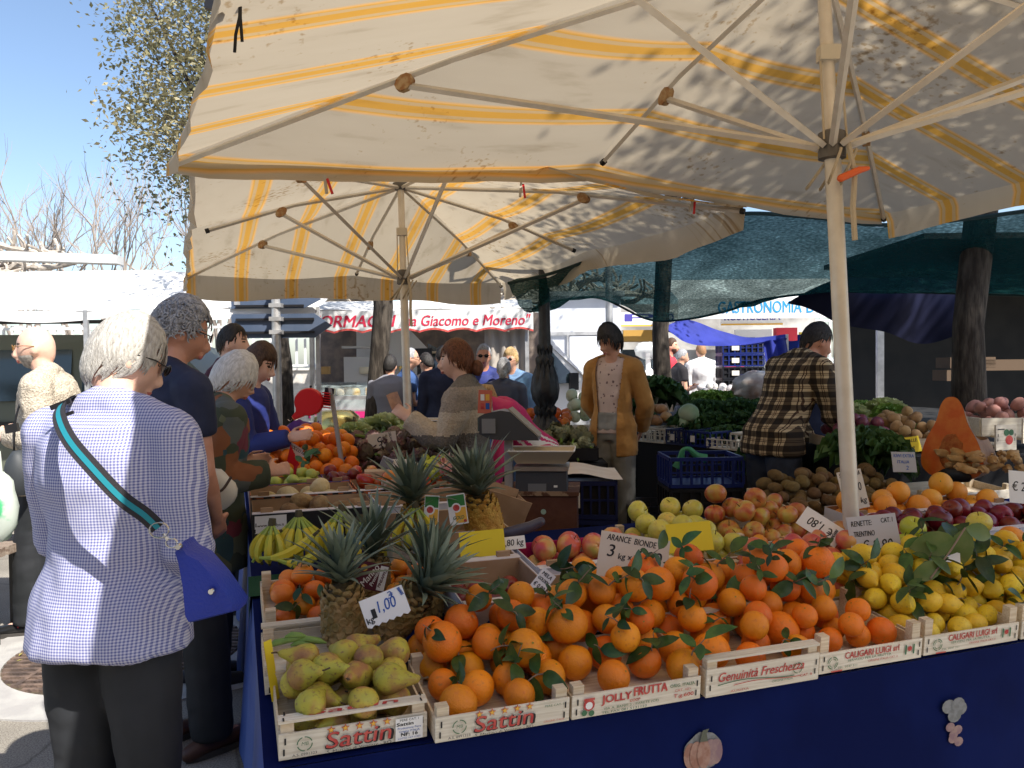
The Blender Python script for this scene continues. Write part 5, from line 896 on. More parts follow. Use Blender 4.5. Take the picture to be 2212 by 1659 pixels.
    if top:
        tm, z0, sl, inf = top[:4]; inf *= k; o_ = top[4] if len(top) > 4 else {}; g = MB(); torso(g, inf, z0, o_.get('flare', 0))
        if o_.get('collar', 1): g.tube([nb - V((0, 0, .03 * H)), nb + (hc - nb) * (.10 * o_.get('collar', 1))], [.048 * H * bulk ** .5 + inf * .4, .040 * H * bulk ** .3 + inf * .4], 14, side=(1, 0, 0))
        for a, e, w_, d2 in AR:
            e2 = {'long': 1.0, 'roll': .42, 'short': 0}.get(sl, 1.0); pts = [a, a.lerp(e, .5), e.lerp(a, 0 if sl != 'short' else .45)]; r2 = [.033 * H * bulk ** .4 + inf, .029 * H * bulk ** .4 + inf, .026 * H + inf]
            if e2: pts += [e.lerp(w_, .3), e.lerp(w_, e2)]; r2 += [.027 * H + inf, (.019 if sl == 'long' else .027) * H + inf]
            if o_.get('cuff'): r2[-1] += o_['cuff']
            g.tube(pts, r2, 10, rnd=False); g.ball(a, .033 * H * bulk ** .4 + inf, 10, 7)
        vx = max(voxel, .010); mt = evalmesh(g, vx, 3, 'top'); wrinkle(mt, o_.get('wr', .007) * k, o_.get('ws', 9), H * 7 + x, o_.get('st', (1, 1, 1.7)))
        if open_: keep(mt, lambda c: not ((LM.inverted() @ c).y > .02 and abs((LM.inverted() @ c).x - open_[1]) < open_[0] * (1 + .4 * smooth(.6 * H, .8 * H, (LM.inverted() @ c).z))))
        if o_.get('hem'): keep(mt, lambda c: c.z > o_['hem'](c))
        for q in (tm if isinstance(tm, (list, tuple)) else [tm]): mt.materials.append(q)
        if o_.get('facemat'):
            for f in mt.polygons: f.material_index = o_['facemat'](f.center)
        inst(o_.get('name', 'shirt'), mt, th)
        if o_.get('under'):
            g = MB(); torso(g, .012, .5); g.tube([nb - V((0, 0, .03 * H)), nb + (hc - nb) * o_.get('ucol', .1)], [.047 * H, .04 * H], 12, side=(1, 0, 0)); m3 = evalmesh(g, max(voxel, .011), 3, 'under'); wrinkle(m3, .005, 10, 3); m3.materials.append(o_['under']); inst('undershirt', m3, th)
    if legs:
        lm, inf = legs[0], legs[1] * k; g = MB(); g.tube([LM @ V((0, 0, .60 * H)) if lean < 5 else pth[3]] + [V((0, 0, .53 * H)), V((0, 0, .47 * H))], [(rr[3][0] + inf, rr[3][1] + inf), (rr[2][0] + inf, rr[2][1] + inf), (rr[0][0] + inf, rr[0][1] + inf)], 16, side=(1, 0, 0))
        for a, kn, an in LG: g.tube([a, a.lerp(kn, .5), kn, kn.lerp(an, .4), an + V((0, 0, -.012))], [.053 * H * bulk + inf * .8, .047 * H * bulk ** .7 + inf, .038 * H + inf, .038 * H + inf, .033 * H + inf * 1.3], 12)
        mt = evalmesh(g, max(voxel, .012), 3, 'trousers'); wrinkle(mt, .006 * k, 8, 5 + x, (1, 1, 2.2)); mt.materials.append(lm); inst('trousers', mt, th)
    if shoe and feet:
        for a, kn, an in LG:
            g = MB(); b_ = an + V((0, 0, -.045 * H)); g.mi = 0
            g.tube([b_ + V((0, -.055 * H / 1, .03)), b_ + V((0, -.02 * H, .045)), b_ + V((0, .05 * H, .038)), b_ + V((0, .095 * H, .030)), b_ + V((0, .115 * H, .024))], [(.03, .03), (.042, .040), (.046, .032), (.047, .024), (.036, .017)], 12, side=(1, 0, 0), rnd=True)
            g.mi = 1; ol = [(.047 * math.cos(t) * (1 + .1 * math.sin(t)), .05 * H + .105 * math.sin(t) * H / 1.0 * .95 - .012) for t in [q * math.pi / 10 for q in range(20)]]
            g.add([b_ + V((px, py - .012, z)) for z in (.002, .024) for px, py in ol], [tuple(range(19, -1, -1)), tuple(range(20, 40))] + [(q, (q + 1) % 20, 20 + (q + 1) % 20, 20 + q) for q in range(20)])
            so_ = g.build('shoe', [shoe[0], shoe[1]], th)
            if len(shoe) > 2:
                g = MB()
                for q in range(4): g.tube([b_ + V((-.022, .02 * H + .018 * q, .075 - .008 * q)), b_ + V((0, .025 * H + .018 * q, .082 - .008 * q)), b_ + V((.022, .02 * H + .018 * q, .075 - .008 * q))], .0035, 5)
                for s in (-1, 1): g.tube([b_ + V((0, .03, .09)), b_ + V((s * .03, .05, .085)), b_ + V((s * .045, .04, .055))], .0035, 5)
                g.build('laces', shoe[2], so_)
    if hair:
        st, hm = hair[0], hair[1]; o_ = hair[2] if len(hair) > 2 else {}; vol, nape, side, fr, lump = o_.get('vol', 1.10), o_.get('nape', -.55), o_.get('side', -.05), o_.get('fringe', .52), o_.get('lump', .03)
        n_ = 72 if near else 30; hb = MB(); hb.ball((0, 0, 0), 1, n_, int(n_ * .7)); vs = []; rs = random.Random(int(H * 100))
        for v in hb.v:
            d = v.normalized(); zl = side + (nape - side) * smooth(.15, .75, -d.y) if d.y < .0 else side + (fr - side) * smooth(.15, .62, d.y); t = smooth(zl - .04, zl + .16, d.z)
            nz = NZ.noise(d * o_.get('freq', 3.5) + V((H * 9, 0, 0))) + .5 * NZ.noise(V((d.x * 16, d.y * 16, d.z * 5))) * o_.get('strand', .6); f = .90 + (vol - .90 + lump * nz) * t; q = headpt(d, k, f); q.z += .012 * k * t * max(0, d.z) * (vol - 1) * 8
            if d.y < 0 and nape < -.5: q.z -= .02 * k * t * smooth(.3, .9, -d.z)
            vs.append(HM @ q)
        hb.v = vs
        if o_.get('locks') or near:
            nl = o_.get('locks', 260); hb.M = HM; L = o_.get('len', .05)
            for i in range(nl):
                d = V((rs.gauss(0, 1), rs.gauss(0, 1) - .4, rs.gauss(0, 1) + .35)).normalized(); zl = side + (nape - side) * smooth(.15, .75, -d.y) if d.y < 0 else side + (fr - side) * smooth(.15, .62, d.y)
                if d.z < zl + .05: continue
                if st == 'curly':
                    p = headpt(d, k, vol * .98); t1 = V((rs.uniform(-1, 1), rs.uniform(-1, 1), rs.uniform(-1, .5))); t1 = (t1 - d * t1.dot(d)).normalized(); t2 = d.cross(t1); r_ = rs.uniform(.008, .016) * k
                    hb.tube([p + (t1 * math.cos(a) + t2 * math.sin(a)) * r_ + t1 * (a * .006 * k) + d * (.006 * math.sin(a * .7)) for a in [q * .75 for q in range(9)]], [.0015] + [.0035 * k] * 7 + [.001], 4)
                else:
                    flow = V((d.x * .5, d.y * .4 + (-.25 if st != 'fringe' else .1), -1)); pts = []; q = d.copy()
                    for j in range(6):
                        pts.append(headpt(q.normalized(), k, vol * (1.0 + .012 * math.sin(j + i)))); fl = (flow - q * flow.dot(q)); q = (q + fl.normalized() * (L / .1) * .2 + V((rs.uniform(-.04, .04), rs.uniform(-.04, .04), 0))).normalized()
                    hb.tube(pts, [(.002, .002), (.0022 * k, .0042 * k), (.0026 * k, .0052 * k), (.0026 * k, .005 * k), (.002 * k, .003 * k), (.001, .001)], 5, side=d)
            hb.M = Mx.Identity(4)
        if st == 'bun': hb.M = HM; hb.ball(V((0, -.125, -.055)) * k, (.045 * k, .04 * k, .05 * k), 14, 10, lambda d: 1 + .1 * NZ.noise(d * 4)); hb.M = Mx.Identity(4)
        if st == 'pony': hb.M = HM; hb.tube([V((0, -.11, .03)) * k, V((0, -.16, .0)) * k, V((0, -.165, -.10)) * k, V((0, -.14, -.2)) * k], [.02 * k, .035 * k, .036 * k, .008], 10, rnd=True); hb.M = Mx.Identity(4)
        hb.build('hair', hm, th)
    if beard:
        hb = MB(); hb.ball((0, 0, 0), 1, 34, 24); vs = []
        for v in hb.v:
            d = v.normalized(); t = smooth(-.25, -.42, d.z) * smooth(-.15, .1, d.y) * (1 - .9 * math.exp(-((d.x / .20) ** 2 + ((d.z + .64) / .05) ** 2))) if beard[1] == 'full' else smooth(.09, .05, abs(d.z + .50)) * smooth(.36, .26, abs(d.x)) * (d.y > 0)
            q = headpt(d, k, 1.0) * (.93 + (.10 + .012 * NZ.noise(d * 20)) * t); vs.append(HM @ q)
        hb.v = vs; hb.build('beard', beard[0], th)
    if glasses:
        g = MB(); g.M = HM
        for s in (-1, 1):
            c = V((s * .032, .108, .005)) * k; g.mi = 0; g.tube([c + V((.022 * math.cos(a), -.006 * abs(math.cos(a)) * (1 if math.cos(a) * s > 0 else 0), .016 * math.sin(a))) * k for a in [q * math.pi / 8 for q in range(17)]], .0022 * k, 5); g.tube([V((s * .053, .102, .009)) * k, V((s * .080, .05, .011)) * k, V((s * .082, -.01, .004)) * k], .0022 * k, 5)
            if glasses[1]: g.mi = 1; g.ball(c, (.022 * k, .004 * k, .0165 * k), 12, 8)
        g.mi = 0; g.tube([V((-.012, .112, .01)) * k, V((.012, .112, .01)) * k], .0022 * k, 5); g.build('glasses', [glasses[0], glasses[1] or glasses[0]], th)
    return th, AR, HM, LM
# cloths
m, t, b, L = nodes('gingham'); GING = m; tc = N(t, 'ShaderNodeTexCoord'); sx = N(t, 'ShaderNodeSeparateXYZ'); L(tc.outputs['Object'], sx.inputs[0]); outs = []
for a in (0, 2):
    mm = N(t, 'ShaderNodeMath', operation='MULTIPLY', _1=1 / .0072); L(sx.outputs[a], mm.inputs[0]); fr = N(t, 'ShaderNodeMath', operation='FRACT'); L(mm.outputs[0], fr.inputs[0]); gt = N(t, 'ShaderNodeMath', operation='GREATER_THAN', _1=.5); L(fr.outputs[0], gt.inputs[0]); outs.append(gt)
ad = N(t, 'ShaderNodeMath', operation='ADD'); L(outs[0].outputs[0], ad.inputs[0]); L(outs[1].outputs[0], ad.inputs[1]); dv = N(t, 'ShaderNodeMath', operation='MULTIPLY', _1=.5); L(ad.outputs[0], dv.inputs[0])
rp = ramp(t, [(.0, (.50, .50, .58)), (.5, (.29, .30, .46)), (1, (.10, .11, .28))]); L(dv.outputs[0], rp.inputs[0]); L(rp.outputs[0], b.inputs['Base Color']); b.inputs['Roughness'].default_value = .85
def plaid(name, base, c1, c2, per):
    m, t, b, L = nodes(name); tc = N(t, 'ShaderNodeTexCoord'); sx = N(t, 'ShaderNodeSeparateXYZ'); L(tc.outputs['Object'], sx.inputs[0]); col = None
    for a in (0, 2):
        mm = N(t, 'ShaderNodeMath', operation='MULTIPLY', _1=1 / per); L(sx.outputs[a], mm.inputs[0]); fr = N(t, 'ShaderNodeMath', operation='FRACT'); L(mm.outputs[0], fr.inputs[0])
        rp = ramp(t, [(0, (1, 1, 1)), (.08, c1), (.13, (1, 1, 1)), (.2, c1), (.25, (1, 1, 1)), (.42, c2), (.86, (1, 1, 1))], 'CONSTANT'); L(fr.outputs[0], rp.inputs[0])
        mu = N(t, 'ShaderNodeMix', data_type='RGBA', blend_type='MULTIPLY'); mu.inputs[0].default_value = 1; L(rp.outputs[0], mu.inputs[7])
        if col: L(col, mu.inputs[6])
        else: mu.inputs[6].default_value = (*base, 1)
        col = mu.outputs[2]
    L(col, b.inputs['Base Color']); b.inputs['Roughness'].default_value = .9; return m
PLAID = plaid('plaid_flannel', (.52, .42, .26), (.16, .10, .09), (.16, .14, .13), .085)
DENIM = mat('dark_denim', (.025, .035, .06), .85, (.045, .06, .095), 6, .3, 300); JEANG = mat('grey_denim', (.22, .22, .205), .85, (.34, .34, .32), 4, .3, 300); JEANB = mat('blue_denim', (.06, .12, .26), .85, (.12, .2, .36), 5, .3, 300)
TRB = mat('black_trousers', (.012, .014, .016), .85, (.022, .024, .028), 4); NAVYT = mat('navy_jersey', (.013, .018, .045), .85, (.022, .028, .06), 8); KNIT = mat('oatmeal_knit', (.36, .31, .24), .95, (.52, .46, .37), 90, 1.0, 95); 
OCHRE = mat('ochre_fleece', (.40, .19, .045), .9, (.46, .23, .06), 8, .3, 200, sheen=.2); SHOEB = mat('black_leather', (.012, .012, .012), .3); SOLEW = mat('white_sole', (.62, .62, .62), .6); SOLEB = mat('dark_sole', (.05, .045, .04), .8); SHOER = mat('brown_leather', (.07, .03, .018), .5); LACER = mat('red_lace', (.55, .03, .04), .7)
BLUEJ = mat('royal_blue_jacket', (.012, .022, .14), .7, (.018, .032, .18), 6); MARON = mat('maroon_cloth', (.06, .015, .028), .85); PINKT = mat('pink_tracksuit', (.56, .03, .16), .6); GRYH = mat('grey_hoodie', (.20, .20, .23), .9); BLUS = mat('blue_shirt', (.04, .09, .24), .85); BLKT = mat('black_tee', (.02, .018, .022), .85); WSWE = mat('white_sweater', (.62, .62, .64), .9, (.72, .72, .74), 10); VEST = mat('puffer_vest', (.05, .055, .09), .6); LDEN = mat('light_denim', (.16, .27, .44), .85); TAUPE = mat('light_grey_jacket', (.42, .41, .37), .8); REDT = mat('red_top', (.5, .03, .05), .7)
m, t, b, L = nodes('patchwork_shawl'); SHAWL = m; tc = N(t, 'ShaderNodeTexCoord'); vo = N(t, 'ShaderNodeTexVoronoi', _2=11.0); vo.distance = 'MANHATTAN'; L(tc.outputs['Object'], vo.inputs['Vector']); sp = N(t, 'ShaderNodeSeparateColor'); L(vo.outputs['Color'], sp.inputs[0])
rp = ramp(t, [(0, (.05, .06, .035)), (.3, (.12, .13, .07)), (.45, (.16, .03, .05)), (.6, (.03, .07, .08)), (.75, (.22, .08, .03)), (.88, (.09, .10, .09))], 'CONSTANT'); L(sp.outputs[0], rp.inputs[0]); L(rp.outputs[0], b.inputs['Base Color']); b.inputs['Roughness'].default_value = .95
m, t, b, L = nodes('printed_tee'); PRINTT = m; tc = N(t, 'ShaderNodeTexCoord'); vo = N(t, 'ShaderNodeTexVoronoi', _2=24.0); L(tc.outputs['Object'], vo.inputs['Vector']); nz = N(t, 'ShaderNodeTexNoise', _2=55.0); L(tc.outputs['Object'], nz.inputs['Vector']); md = N(t, 'ShaderNodeMath', operation='MULTIPLY_ADD', _1=.45); L(nz.outputs[0], md.inputs[0]); L(vo.outputs[0], md.inputs[2])
rp = ramp(t, [(.40, (.16, .10, .10)), (.47, (.60, .47, .42))]); L(md.outputs[0], rp.inputs[0]); L(rp.outputs[0], b.inputs['Base Color']); b.inputs['Roughness'].default_value = .9
BANDS = [mat('grey_knit', (.13, .12, .11), .95, (.18, .165, .15), 80, 1.0, 110), mat('taupe_knit', (.27, .23, .19), .95, (.34, .29, .24), 80, 1.0, 110), mat('cream_knit', (.48, .41, .32), .95, (.56, .49, .39), 80, 1.0, 110)]
TORT = mat('tortoise_frame', (.10, .04, .012), .3, (.3, .16, .05), 90); DGLASS = mat('dark_lens', (.01, .01, .012), .1)
XD = lambda px, D: (px - 1106) / FD * D + .0107 * 0
# 1 the woman in gingham, nearest
person('grey haired woman in a long blue gingham shirt seen from behind, nearest the camera', -1.035, 2.02, 1.60, (.20, 1), 5, 1.04, (-34, 24), (((.14, .2, -1), (-.1, .9, .1)), ((.13, .02, -1), (-.45, .8, -.35))), (GING, .47, 'roll', .022, dict(flare=.012, wr=.016, ws=6, collar=1.6, cuff=.006, st=(1.4, 1.4, 1.2))), (TRB, .016), ('bob', H_SIL, dict(vol=1.09, nape=-.50, side=-.22, fringe=.4, lump=.05, locks=900, len=.06)), SKINL, .0085, True, .055, (SHOEB, SOLEB), glasses=(BLACK, DGLASS), hands=True, shoulder=.97)
# 2 the curly man
person('tall man with curly grey hair in a navy shirt behind the gingham woman', -1.30, 2.95, 1.715, (.60, .80), 4, 1.0, (-18, 16), (((.1, .2, -1), (-.1, .4, -.9)), ((.03, .12, -1), (-.5, .5, -.8))), (NAVYT, .50, 'short', .016, dict(collar=1.0)), (TRB, .016), ('curly', H_GRY, dict(vol=1.14, nape=-.50, side=-.1, fringe=.5, lump=.07, locks=700)), SKINR, .0085, True, .07, (SHOER, SOLEB), glasses=(BLACK, None), step=(0, .12))
# 3 the bald man
person('bald bearded man in an oatmeal knitted cardigan and tortoiseshell glasses at the pavement edge', -2.60, 4.45, 1.70, (-1, -.22), 2, 1.12, (6, 4), (((.15, -.12, -1), (-.55, .75, .12)), ((.15, -.1, -1), (-.55, .75, .15))), ([KNIT, TRB], .46, 'long', .026, dict(name='cardigan', wr=.010, collar=0, under=NAVYT, ucol=.35)), (TRB, .016), None, SKINL, .0085, True, .06, (SHOEB, SOLEB, LACER), beard=(mat('grey_stubble', (.36, .33, .29), .9, (.22, .2, .18), 60), 'full'), glasses=(TORT, None), open_=(.03, 0), step=(.1, -.1), curl=.8)
# 4 white haired woman in the shawl
person('white haired woman in a dark patchwork coat queuing behind the curly man', -1.40, 3.62, 1.53, (.80, .55), 10, 1.12, (-14, 26), (((.1, -.2, -1), (.0, 1, .15)), ((.1, -.25, -1), (-.05, 1, .1))), ([SHAWL, mat('orange_sleeve', (.70, .10, .02), .9)], .36, 'long', .034, dict(name='coat', flare=.02, wr=.012, collar=1.5, facemat=lambda c: 1 if c.y > .30 else 0)), (TRB, .016), ('bob', H_WHT, dict(vol=1.17, nape=-.62, side=-.3, fringe=.4, lump=.05, locks=600, len=.07)), SKIN, .009, True, .06, (mat('sneaker', (.02, .02, .025), .6), SOLEW))
# 5 dark haired man in maroon
person('young man with short dark hair and a maroon top in the queue', -1.93, 5.35, 1.745, (1, .08), 2, 1.0, (-4, 2), None, (MARON, .5, 'long', .016, dict(collar=1.8)), (DENIM, .016), ('short', H_BLK, dict(vol=1.07, nape=-.35, side=-.02, fringe=.58)), SKINL, .009, True, .06, (SHOEB, SOLEB), beard=(mat('dark_stubble', (.10, .06, .045), .9), 'full'))
# 6 woman in blue jacket reaching for a ticket
TW = person('brown haired woman in a royal blue jacket reaching out to the red ticket dispenser', -1.62, 4.74, 1.60, (1, -.06), 8, 1.05, (-6, 20), (((.1, .3, -1), (.0, 1, -.2)), ((.0, .22, -.9), (-.05, 1, .20))), ([BLUEJ, mat('red_cuff', (.42, .03, .03), .8)], .44, 'long', .022, dict(name='jacket', flare=.012, collar=2.0, facemat=lambda c: 1 if c.y > .385 else 0)), (TRB, .016), ('bob', H_BRN, dict(vol=1.16, nape=-.60, side=-.25, fringe=.30, lump=.04, locks=400)), SKINL, .0075, True, .06, (SHOEB, SOLEB), curl=.3)
# 7 the saleswoman
def bands(c): z = c.z; return 0 if z > 1.335 else 1 if z > 1.20 else 2 if z > 1.07 else 0 if z > .9 else 0
SW = person('saleswoman with an auburn bun and a striped grey and cream jumper holding out a banknote', -.27, 4.62, 1.60, (-.96, .12), 2, 1.12, (4, 2), (((.2, .30, -.85), (-.1, .85, .62)), ((.12, .1, -1), (-.25, 1, .25))), (BANDS, .46, 'long', .030, dict(name='jumper', wr=.012, collar=1.2, facemat=lambda c: (0 if c.y > .36 else 2 if c.y > .30 else bands(c)) if c.y > .19 else bands(c))), (DENIM, .016), ('bun', H_RED, dict(vol=1.10, nape=-.5, side=-.18, fringe=.5, lump=.02, locks=450)), SKINL, .0075, True, .06, (SHOEB, SOLEB), curl=(.6, .5))
# 8 blonde in pink
person('blonde woman in a pink tracksuit top bending down behind the scales', .17, 5.35, 1.62, (-.85, -.5), 50, 1.05, (0, 20), (((.1, .35, -1), (.0, .3, -1)), ((.1, .35, -1), (.0, .2, -1))), ([PINKT, WHITE], .5, 'long', .020, dict(name='tracksuit_top', collar=1.2, facemat=lambda c: 1 if any(abs(c.x + .16 + q) < .006 for q in (-.022, 0, .022)) and c.z < 1.0 else 0)), (TRB, .016), ('pony', H_BLD, dict(vol=1.12, nape=-.5, side=-.3, fringe=.4, locks=400)), SKINL, .011, True, .06, (SHOEB, SOLEB))
# 9 young man in ochre
person('young man with a black fringe and moustache in an open ochre cardigan and grey jeans', .83, 6.55, 1.77, (-.50, -.86), 1, .92, (-24, 20), (((.25, -.22, -1), (-.35, -.55, -.8)), ((.25, -.22, -1), (-.5, -.55, -.8))), (OCHRE, .40, 'long', .024, dict(name='cardigan', wr=.010, collar=1.2, under=PRINTT, ucol=.05)), (JEANG, .022), ('fringe', H_BLK, dict(vol=1.17, nape=-.55, side=-.25, fringe=.30, lump=.05, locks=500, len=.06)), SKIN, .0085, True, .06, (SHOEB, SOLEB), beard=(BROW, 'tache'), open_=(.085, 0))
# 10 plaid man
person('stooping man in a brown and cream plaid flannel shirt behind the near umbrella pole', 1.72, 5.25, 1.82, (.90, .36), 28, 1.08, (-6, 18), (((.12, .45, -1), (-.05, .55, -.75)), ((.16, .25, -1), (-.1, .8, -.5))), (PLAID, .47, 'long', .024, dict(wr=.013, collar=1.5)), (DENIM, .018), ('short', H_BLK, dict(vol=1.07, nape=-.4, side=-.05, fringe=.58)), SKINR, .009, True, .07, (SHOEB, SOLEB))
# background shoppers
def bgp(lb, px, D, Hh, fwd, topm, legm, hair, lean=0, head=(0, 0), skin=None, sl='long', arms=None, bulk=1.05, **kw):
    return person(lb, XD(px, D), D, Hh, fwd, lean, bulk, head, arms, (topm, .48, sl, .02), (legm, .016), hair, skin, .014, True, .06, (SHOEB, SOLEB), group=None, **kw)
fold = (((.1, .1, -1), (-.6, 1, .2)), ((.1, .1, -1), (-.6, 1, .2)))
bgp('shopper in a grey hooded top and blue jeans beside the near tree trunk', 842, 8.55, 1.57, (.1, 1), GRYH, JEANB, ('short', H_BLK, dict(vol=1.12)), arms=fold)
bgp('bald man in a blue shirt and sunglasses right behind the far umbrella pole', 882, 8.9, 1.66, (.9, .3), BLUS, JEANB, ('short', H_GRY, dict(vol=1.03, fringe=.8, side=-.1)), glasses=(BLACK, DGLASS), sl='short', arms=fold)
bgp('man in a dark short sleeved top leaning at the cheese counter', 925, 9.2, 1.60, (-.7, .7), BLKT, JEANB, ('short', H_BLK, {}), sl='short', head=(0, 10), arms=fold)
bgp('man in a navy jacket seen from behind, next to the saleswoman', 958, 8.6, 1.66, (-.2, 1), NAVYT, DENIM, ('short', H_BLK, {}), bulk=1.15)
bgp('grey haired man in sunglasses and a blue jacket facing the stall', 1046, 8.2, 1.665, (.0, -1), BLUEJ, JEANB, ('short', H_GRY, dict(vol=1.08)), glasses=(BLACK, DGLASS), skin=SKINR, bulk=1.12)
bgp('woman with a grey ponytail in a dark puffer vest, back turned', 1088, 7.9, 1.52, (.1, 1), VEST, JEANB, ('bun', H_GRY, {}))
bgp('blonde woman in sunglasses and a light denim jacket by the white van', 1106, 8.5, 1.625, (-.35, -.9), LDEN, DENIM, ('bob', H_BLD, dict(vol=1.15, fringe=.35, side=-.3)), glasses=(BLACK, DGLASS))
bgp('man in a white jumper and jeans with his back turned, under the blue awning', 1516, 12.9, 1.775, (-.05, 1), WSWE, JEANB, ('short', hairmat('ginger_hair', (.25, .12, .05), (.36, .2, .1)), dict(vol=1.05)), skin=SKINL)
bgp('grey haired man in a black top behind the second tree trunk', 1470, 12.5, 1.68, (.9, .1), BLKT, DENIM, ('short', H_GRY, dict(vol=1.04)), head=(0, 8), sl='short', arms=fold)
bgp('stallholder in red and white bending by the stacked blue crates', 1567, 13.4, 1.72, (.5, -.6), REDT, DENIM, ('short', H_BRN, {}), lean=25)
bgp('bearded man in a red top half hidden by the second tree trunk', 1447, 13.6, 1.88, (.9, -.4), REDT, DENIM, ('short', H_BRN, {}), beard=(BROW, 'full'))
bgp('woman with a black ponytail behind the stooping plaid man', 1752, 6.6, 1.64, (-.1, 1), NAVYT, DENIM, ('pony', H_BLK, dict(vol=1.14, nape=-.6, side=-.3)))
bgp('grey haired man in a light grey jacket far off by the white car', 1890, 13.8, 1.80, (-.9, -.1), TAUPE, DENIM, ('short', H_GRY, dict(vol=1.04)), skin=SKINL)
# ---------------------------------------------------------------- trees
def leafmesh(name, cs, sz, mt, seed, asp=.5, up=.4):
    rs = np.random.RandomState(seed); n = len(cs); cs = np.asarray(cs); d = rs.normal(size=(n, 3)); d[:, 2] = d[:, 2] * .7; d /= np.linalg.norm(d, axis=1)[:, None]; u = rs.normal(size=(n, 3)); u[:, 2] += up * 3
    x = np.cross(d, u); x /= np.linalg.norm(x, axis=1)[:, None]; nn_ = np.cross(x, d); L = sz * rs.uniform(.6, 1.25, n)[:, None]; W = L * asp * .5
    vs = np.stack([cs, cs + d * L * .45 - x * W + nn_ * L * .06, cs + d * L, cs + d * L * .45 + x * W + nn_ * L * .06], 1).reshape(-1, 3); me = bpy.data.meshes.new(name)
    me.vertices.add(4 * n); me.vertices.foreach_set('co', vs.ravel()); me.loops.add(4 * n); me.loops.foreach_set('vertex_index', np.arange(4 * n)); me.polygons.add(n); me.polygons.foreach_set('loop_start', np.arange(n) * 4); me.polygons.foreach_set('loop_total', np.full(n, 4)); me.materials.append(mt); me.update(); me.validate(); return me
def branch(g, p, d, L, r, depth, rs, ends, spread=.5, up=.1, kids=3, seg=4, shrink=.68):
    pts = [p]; q = d.normalized()
    for i in range(seg): q = (q + V((rs.gauss(0, .12), rs.gauss(0, .12), rs.gauss(0, .10) + up * .25))).normalized(); pts.append(pts[-1] + q * (L / seg))
    g.tube(pts, [r * (1 - .45 * i / seg) for i in range(seg + 1)], 7 if r > .04 else 4 if r > .012 else 3, cap=r > .02)
    if depth == 0: ends.append((pts[-1], q)); return
    for k in range(kids):
        j = rs.randint(max(1, seg - 2), seg); a = rs.uniform(0, 6.28); x = q.orthogonal().normalized(); y = q.cross(x); dd = (q + (x * math.cos(a) + y * math.sin(a)) * spread * rs.uniform(.6, 1.4) + V((0, 0, up))).normalized()
        branch(g, pts[j], dd, L * shrink * rs.uniform(.8, 1.15), r * .55, depth - 1, rs, ends, spread, up, kids, seg, shrink)
    if depth <= 2: ends.append((pts[-1], q))
def tree(name, label, base, trunk, r0, cc, cr, nleaf, leaf, seed, mt=None, depth=3, cat='tree', clump=.45, limb=.5):
    th = thing(name, label, cat, (base[0], base[1], 0)); I = th.location; rs = random.Random(seed); g = MB(); ends = []; pts = [V(p) - I for p in trunk]; n = len(pts)
    g.tube(pts, [r0 * (1.25 if i == 0 else 1 - .3 * i / n) * (1 + .08 * math.sin(i * 2.3)) for i in range(n)], 14)
    c = V(cc) - I
    for k in range(7):
        e = c + V((cr[0] * rs.uniform(-.75, .75), cr[1] * rs.uniform(-.75, .75), cr[2] * rs.uniform(-.5, .6))); s = pts[-1] if k % 2 else pts[-2].lerp(pts[-1], .7); m_ = s.lerp(e, .5) + V((0, 0, .2)); g.tube([s, m_, e], [r0 * .45, r0 * .28, r0 * .10], 7)
        branch(g, m_, e - m_ + V((rs.uniform(-.4, .4), rs.uniform(-.4, .4), .2)), cr[0] * limb, r0 * .16, depth - 1, rs, ends, .7, .1); branch(g, e, e - m_, cr[0] * limb * .8, r0 * .10, depth - 2, rs, ends, .8, .05)
    g.build('trunk', BARK, th)
    if nleaf:
        r2 = np.random.RandomState(seed); cl = r2.normal(size=(nleaf // 60 + 6, 3)); cl /= np.linalg.norm(cl, axis=1)[:, None]; cl *= (r2.uniform(.15, 1, len(cl)) ** .45)[:, None]; cl = cl * np.array(cr) + np.array(list(c)); cl = np.vstack([cl, np.array([list(p) for p, _ in ends])]) if ends else cl
        ix = r2.randint(0, len(cl), nleaf); L = cl[ix] + r2.normal(size=(nleaf, 3)) * clump * .5; inst('crown', leafmesh('crown', L, leaf, mt or OAKL, seed), th)
    return th
tree('oak_tree', 'thick dark tree trunk rising through the net behind the cut pumpkin', (3.30, 5.75), [(3.33, 5.75, 0), (3.31, 5.75, .9), (3.30, 5.75, 1.7), (3.40, 5.75, 2.6), (3.55, 5.6, 3.6)], .125, (4.6, 3.15, 6.3), (2.0, 2.9, 1.4), 46000, .085, 3, clump=.55)
tree('oak_tree', 'mossy tree trunk in front of the cheese counter', (-1.50, 8.6), [(-1.47, 8.6, 0), (-1.50, 8.6, .7), (-1.44, 8.6, 1.5), (-1.38, 8.6, 2.1), (-1.42, 8.6, 3.2)], .125, (-1.0, 8.2, 5.6), (1.4, 1.7, 1.3), 7000, .085, 5, clump=.5)
tree('oak_tree', 'dark tree trunk with a pale scar beside the blue awning', (1.76, 9.2), [(1.74, 9.2, 0), (1.76, 9.2, .9), (1.72, 9.2, 1.8), (1.8, 9.2, 3.2)], .12, (2.9, 9.2, 5.8), (1.2, 1.4, 1.2), 6000, .085, 7, clump=.5)
tree('leafy_tree', 'leafy holm oak against the sky beyond the striped umbrella edge', (-3.4, 11.5), [(-3.3, 11.5, 0), (-3.3, 11.5, 1.5), (-3.5, 11.5, 3.2)], .13, (-3.85, 11.5, 5.5), (1.75, 1.6, 3.0), 28000, .082, 11, mat('pale_oak_leaf', (.17, .17, .09), .45, (.30, .26, .14), 1.6, transl=.25), clump=.42)  # paler leaf colour than the other oak crowns
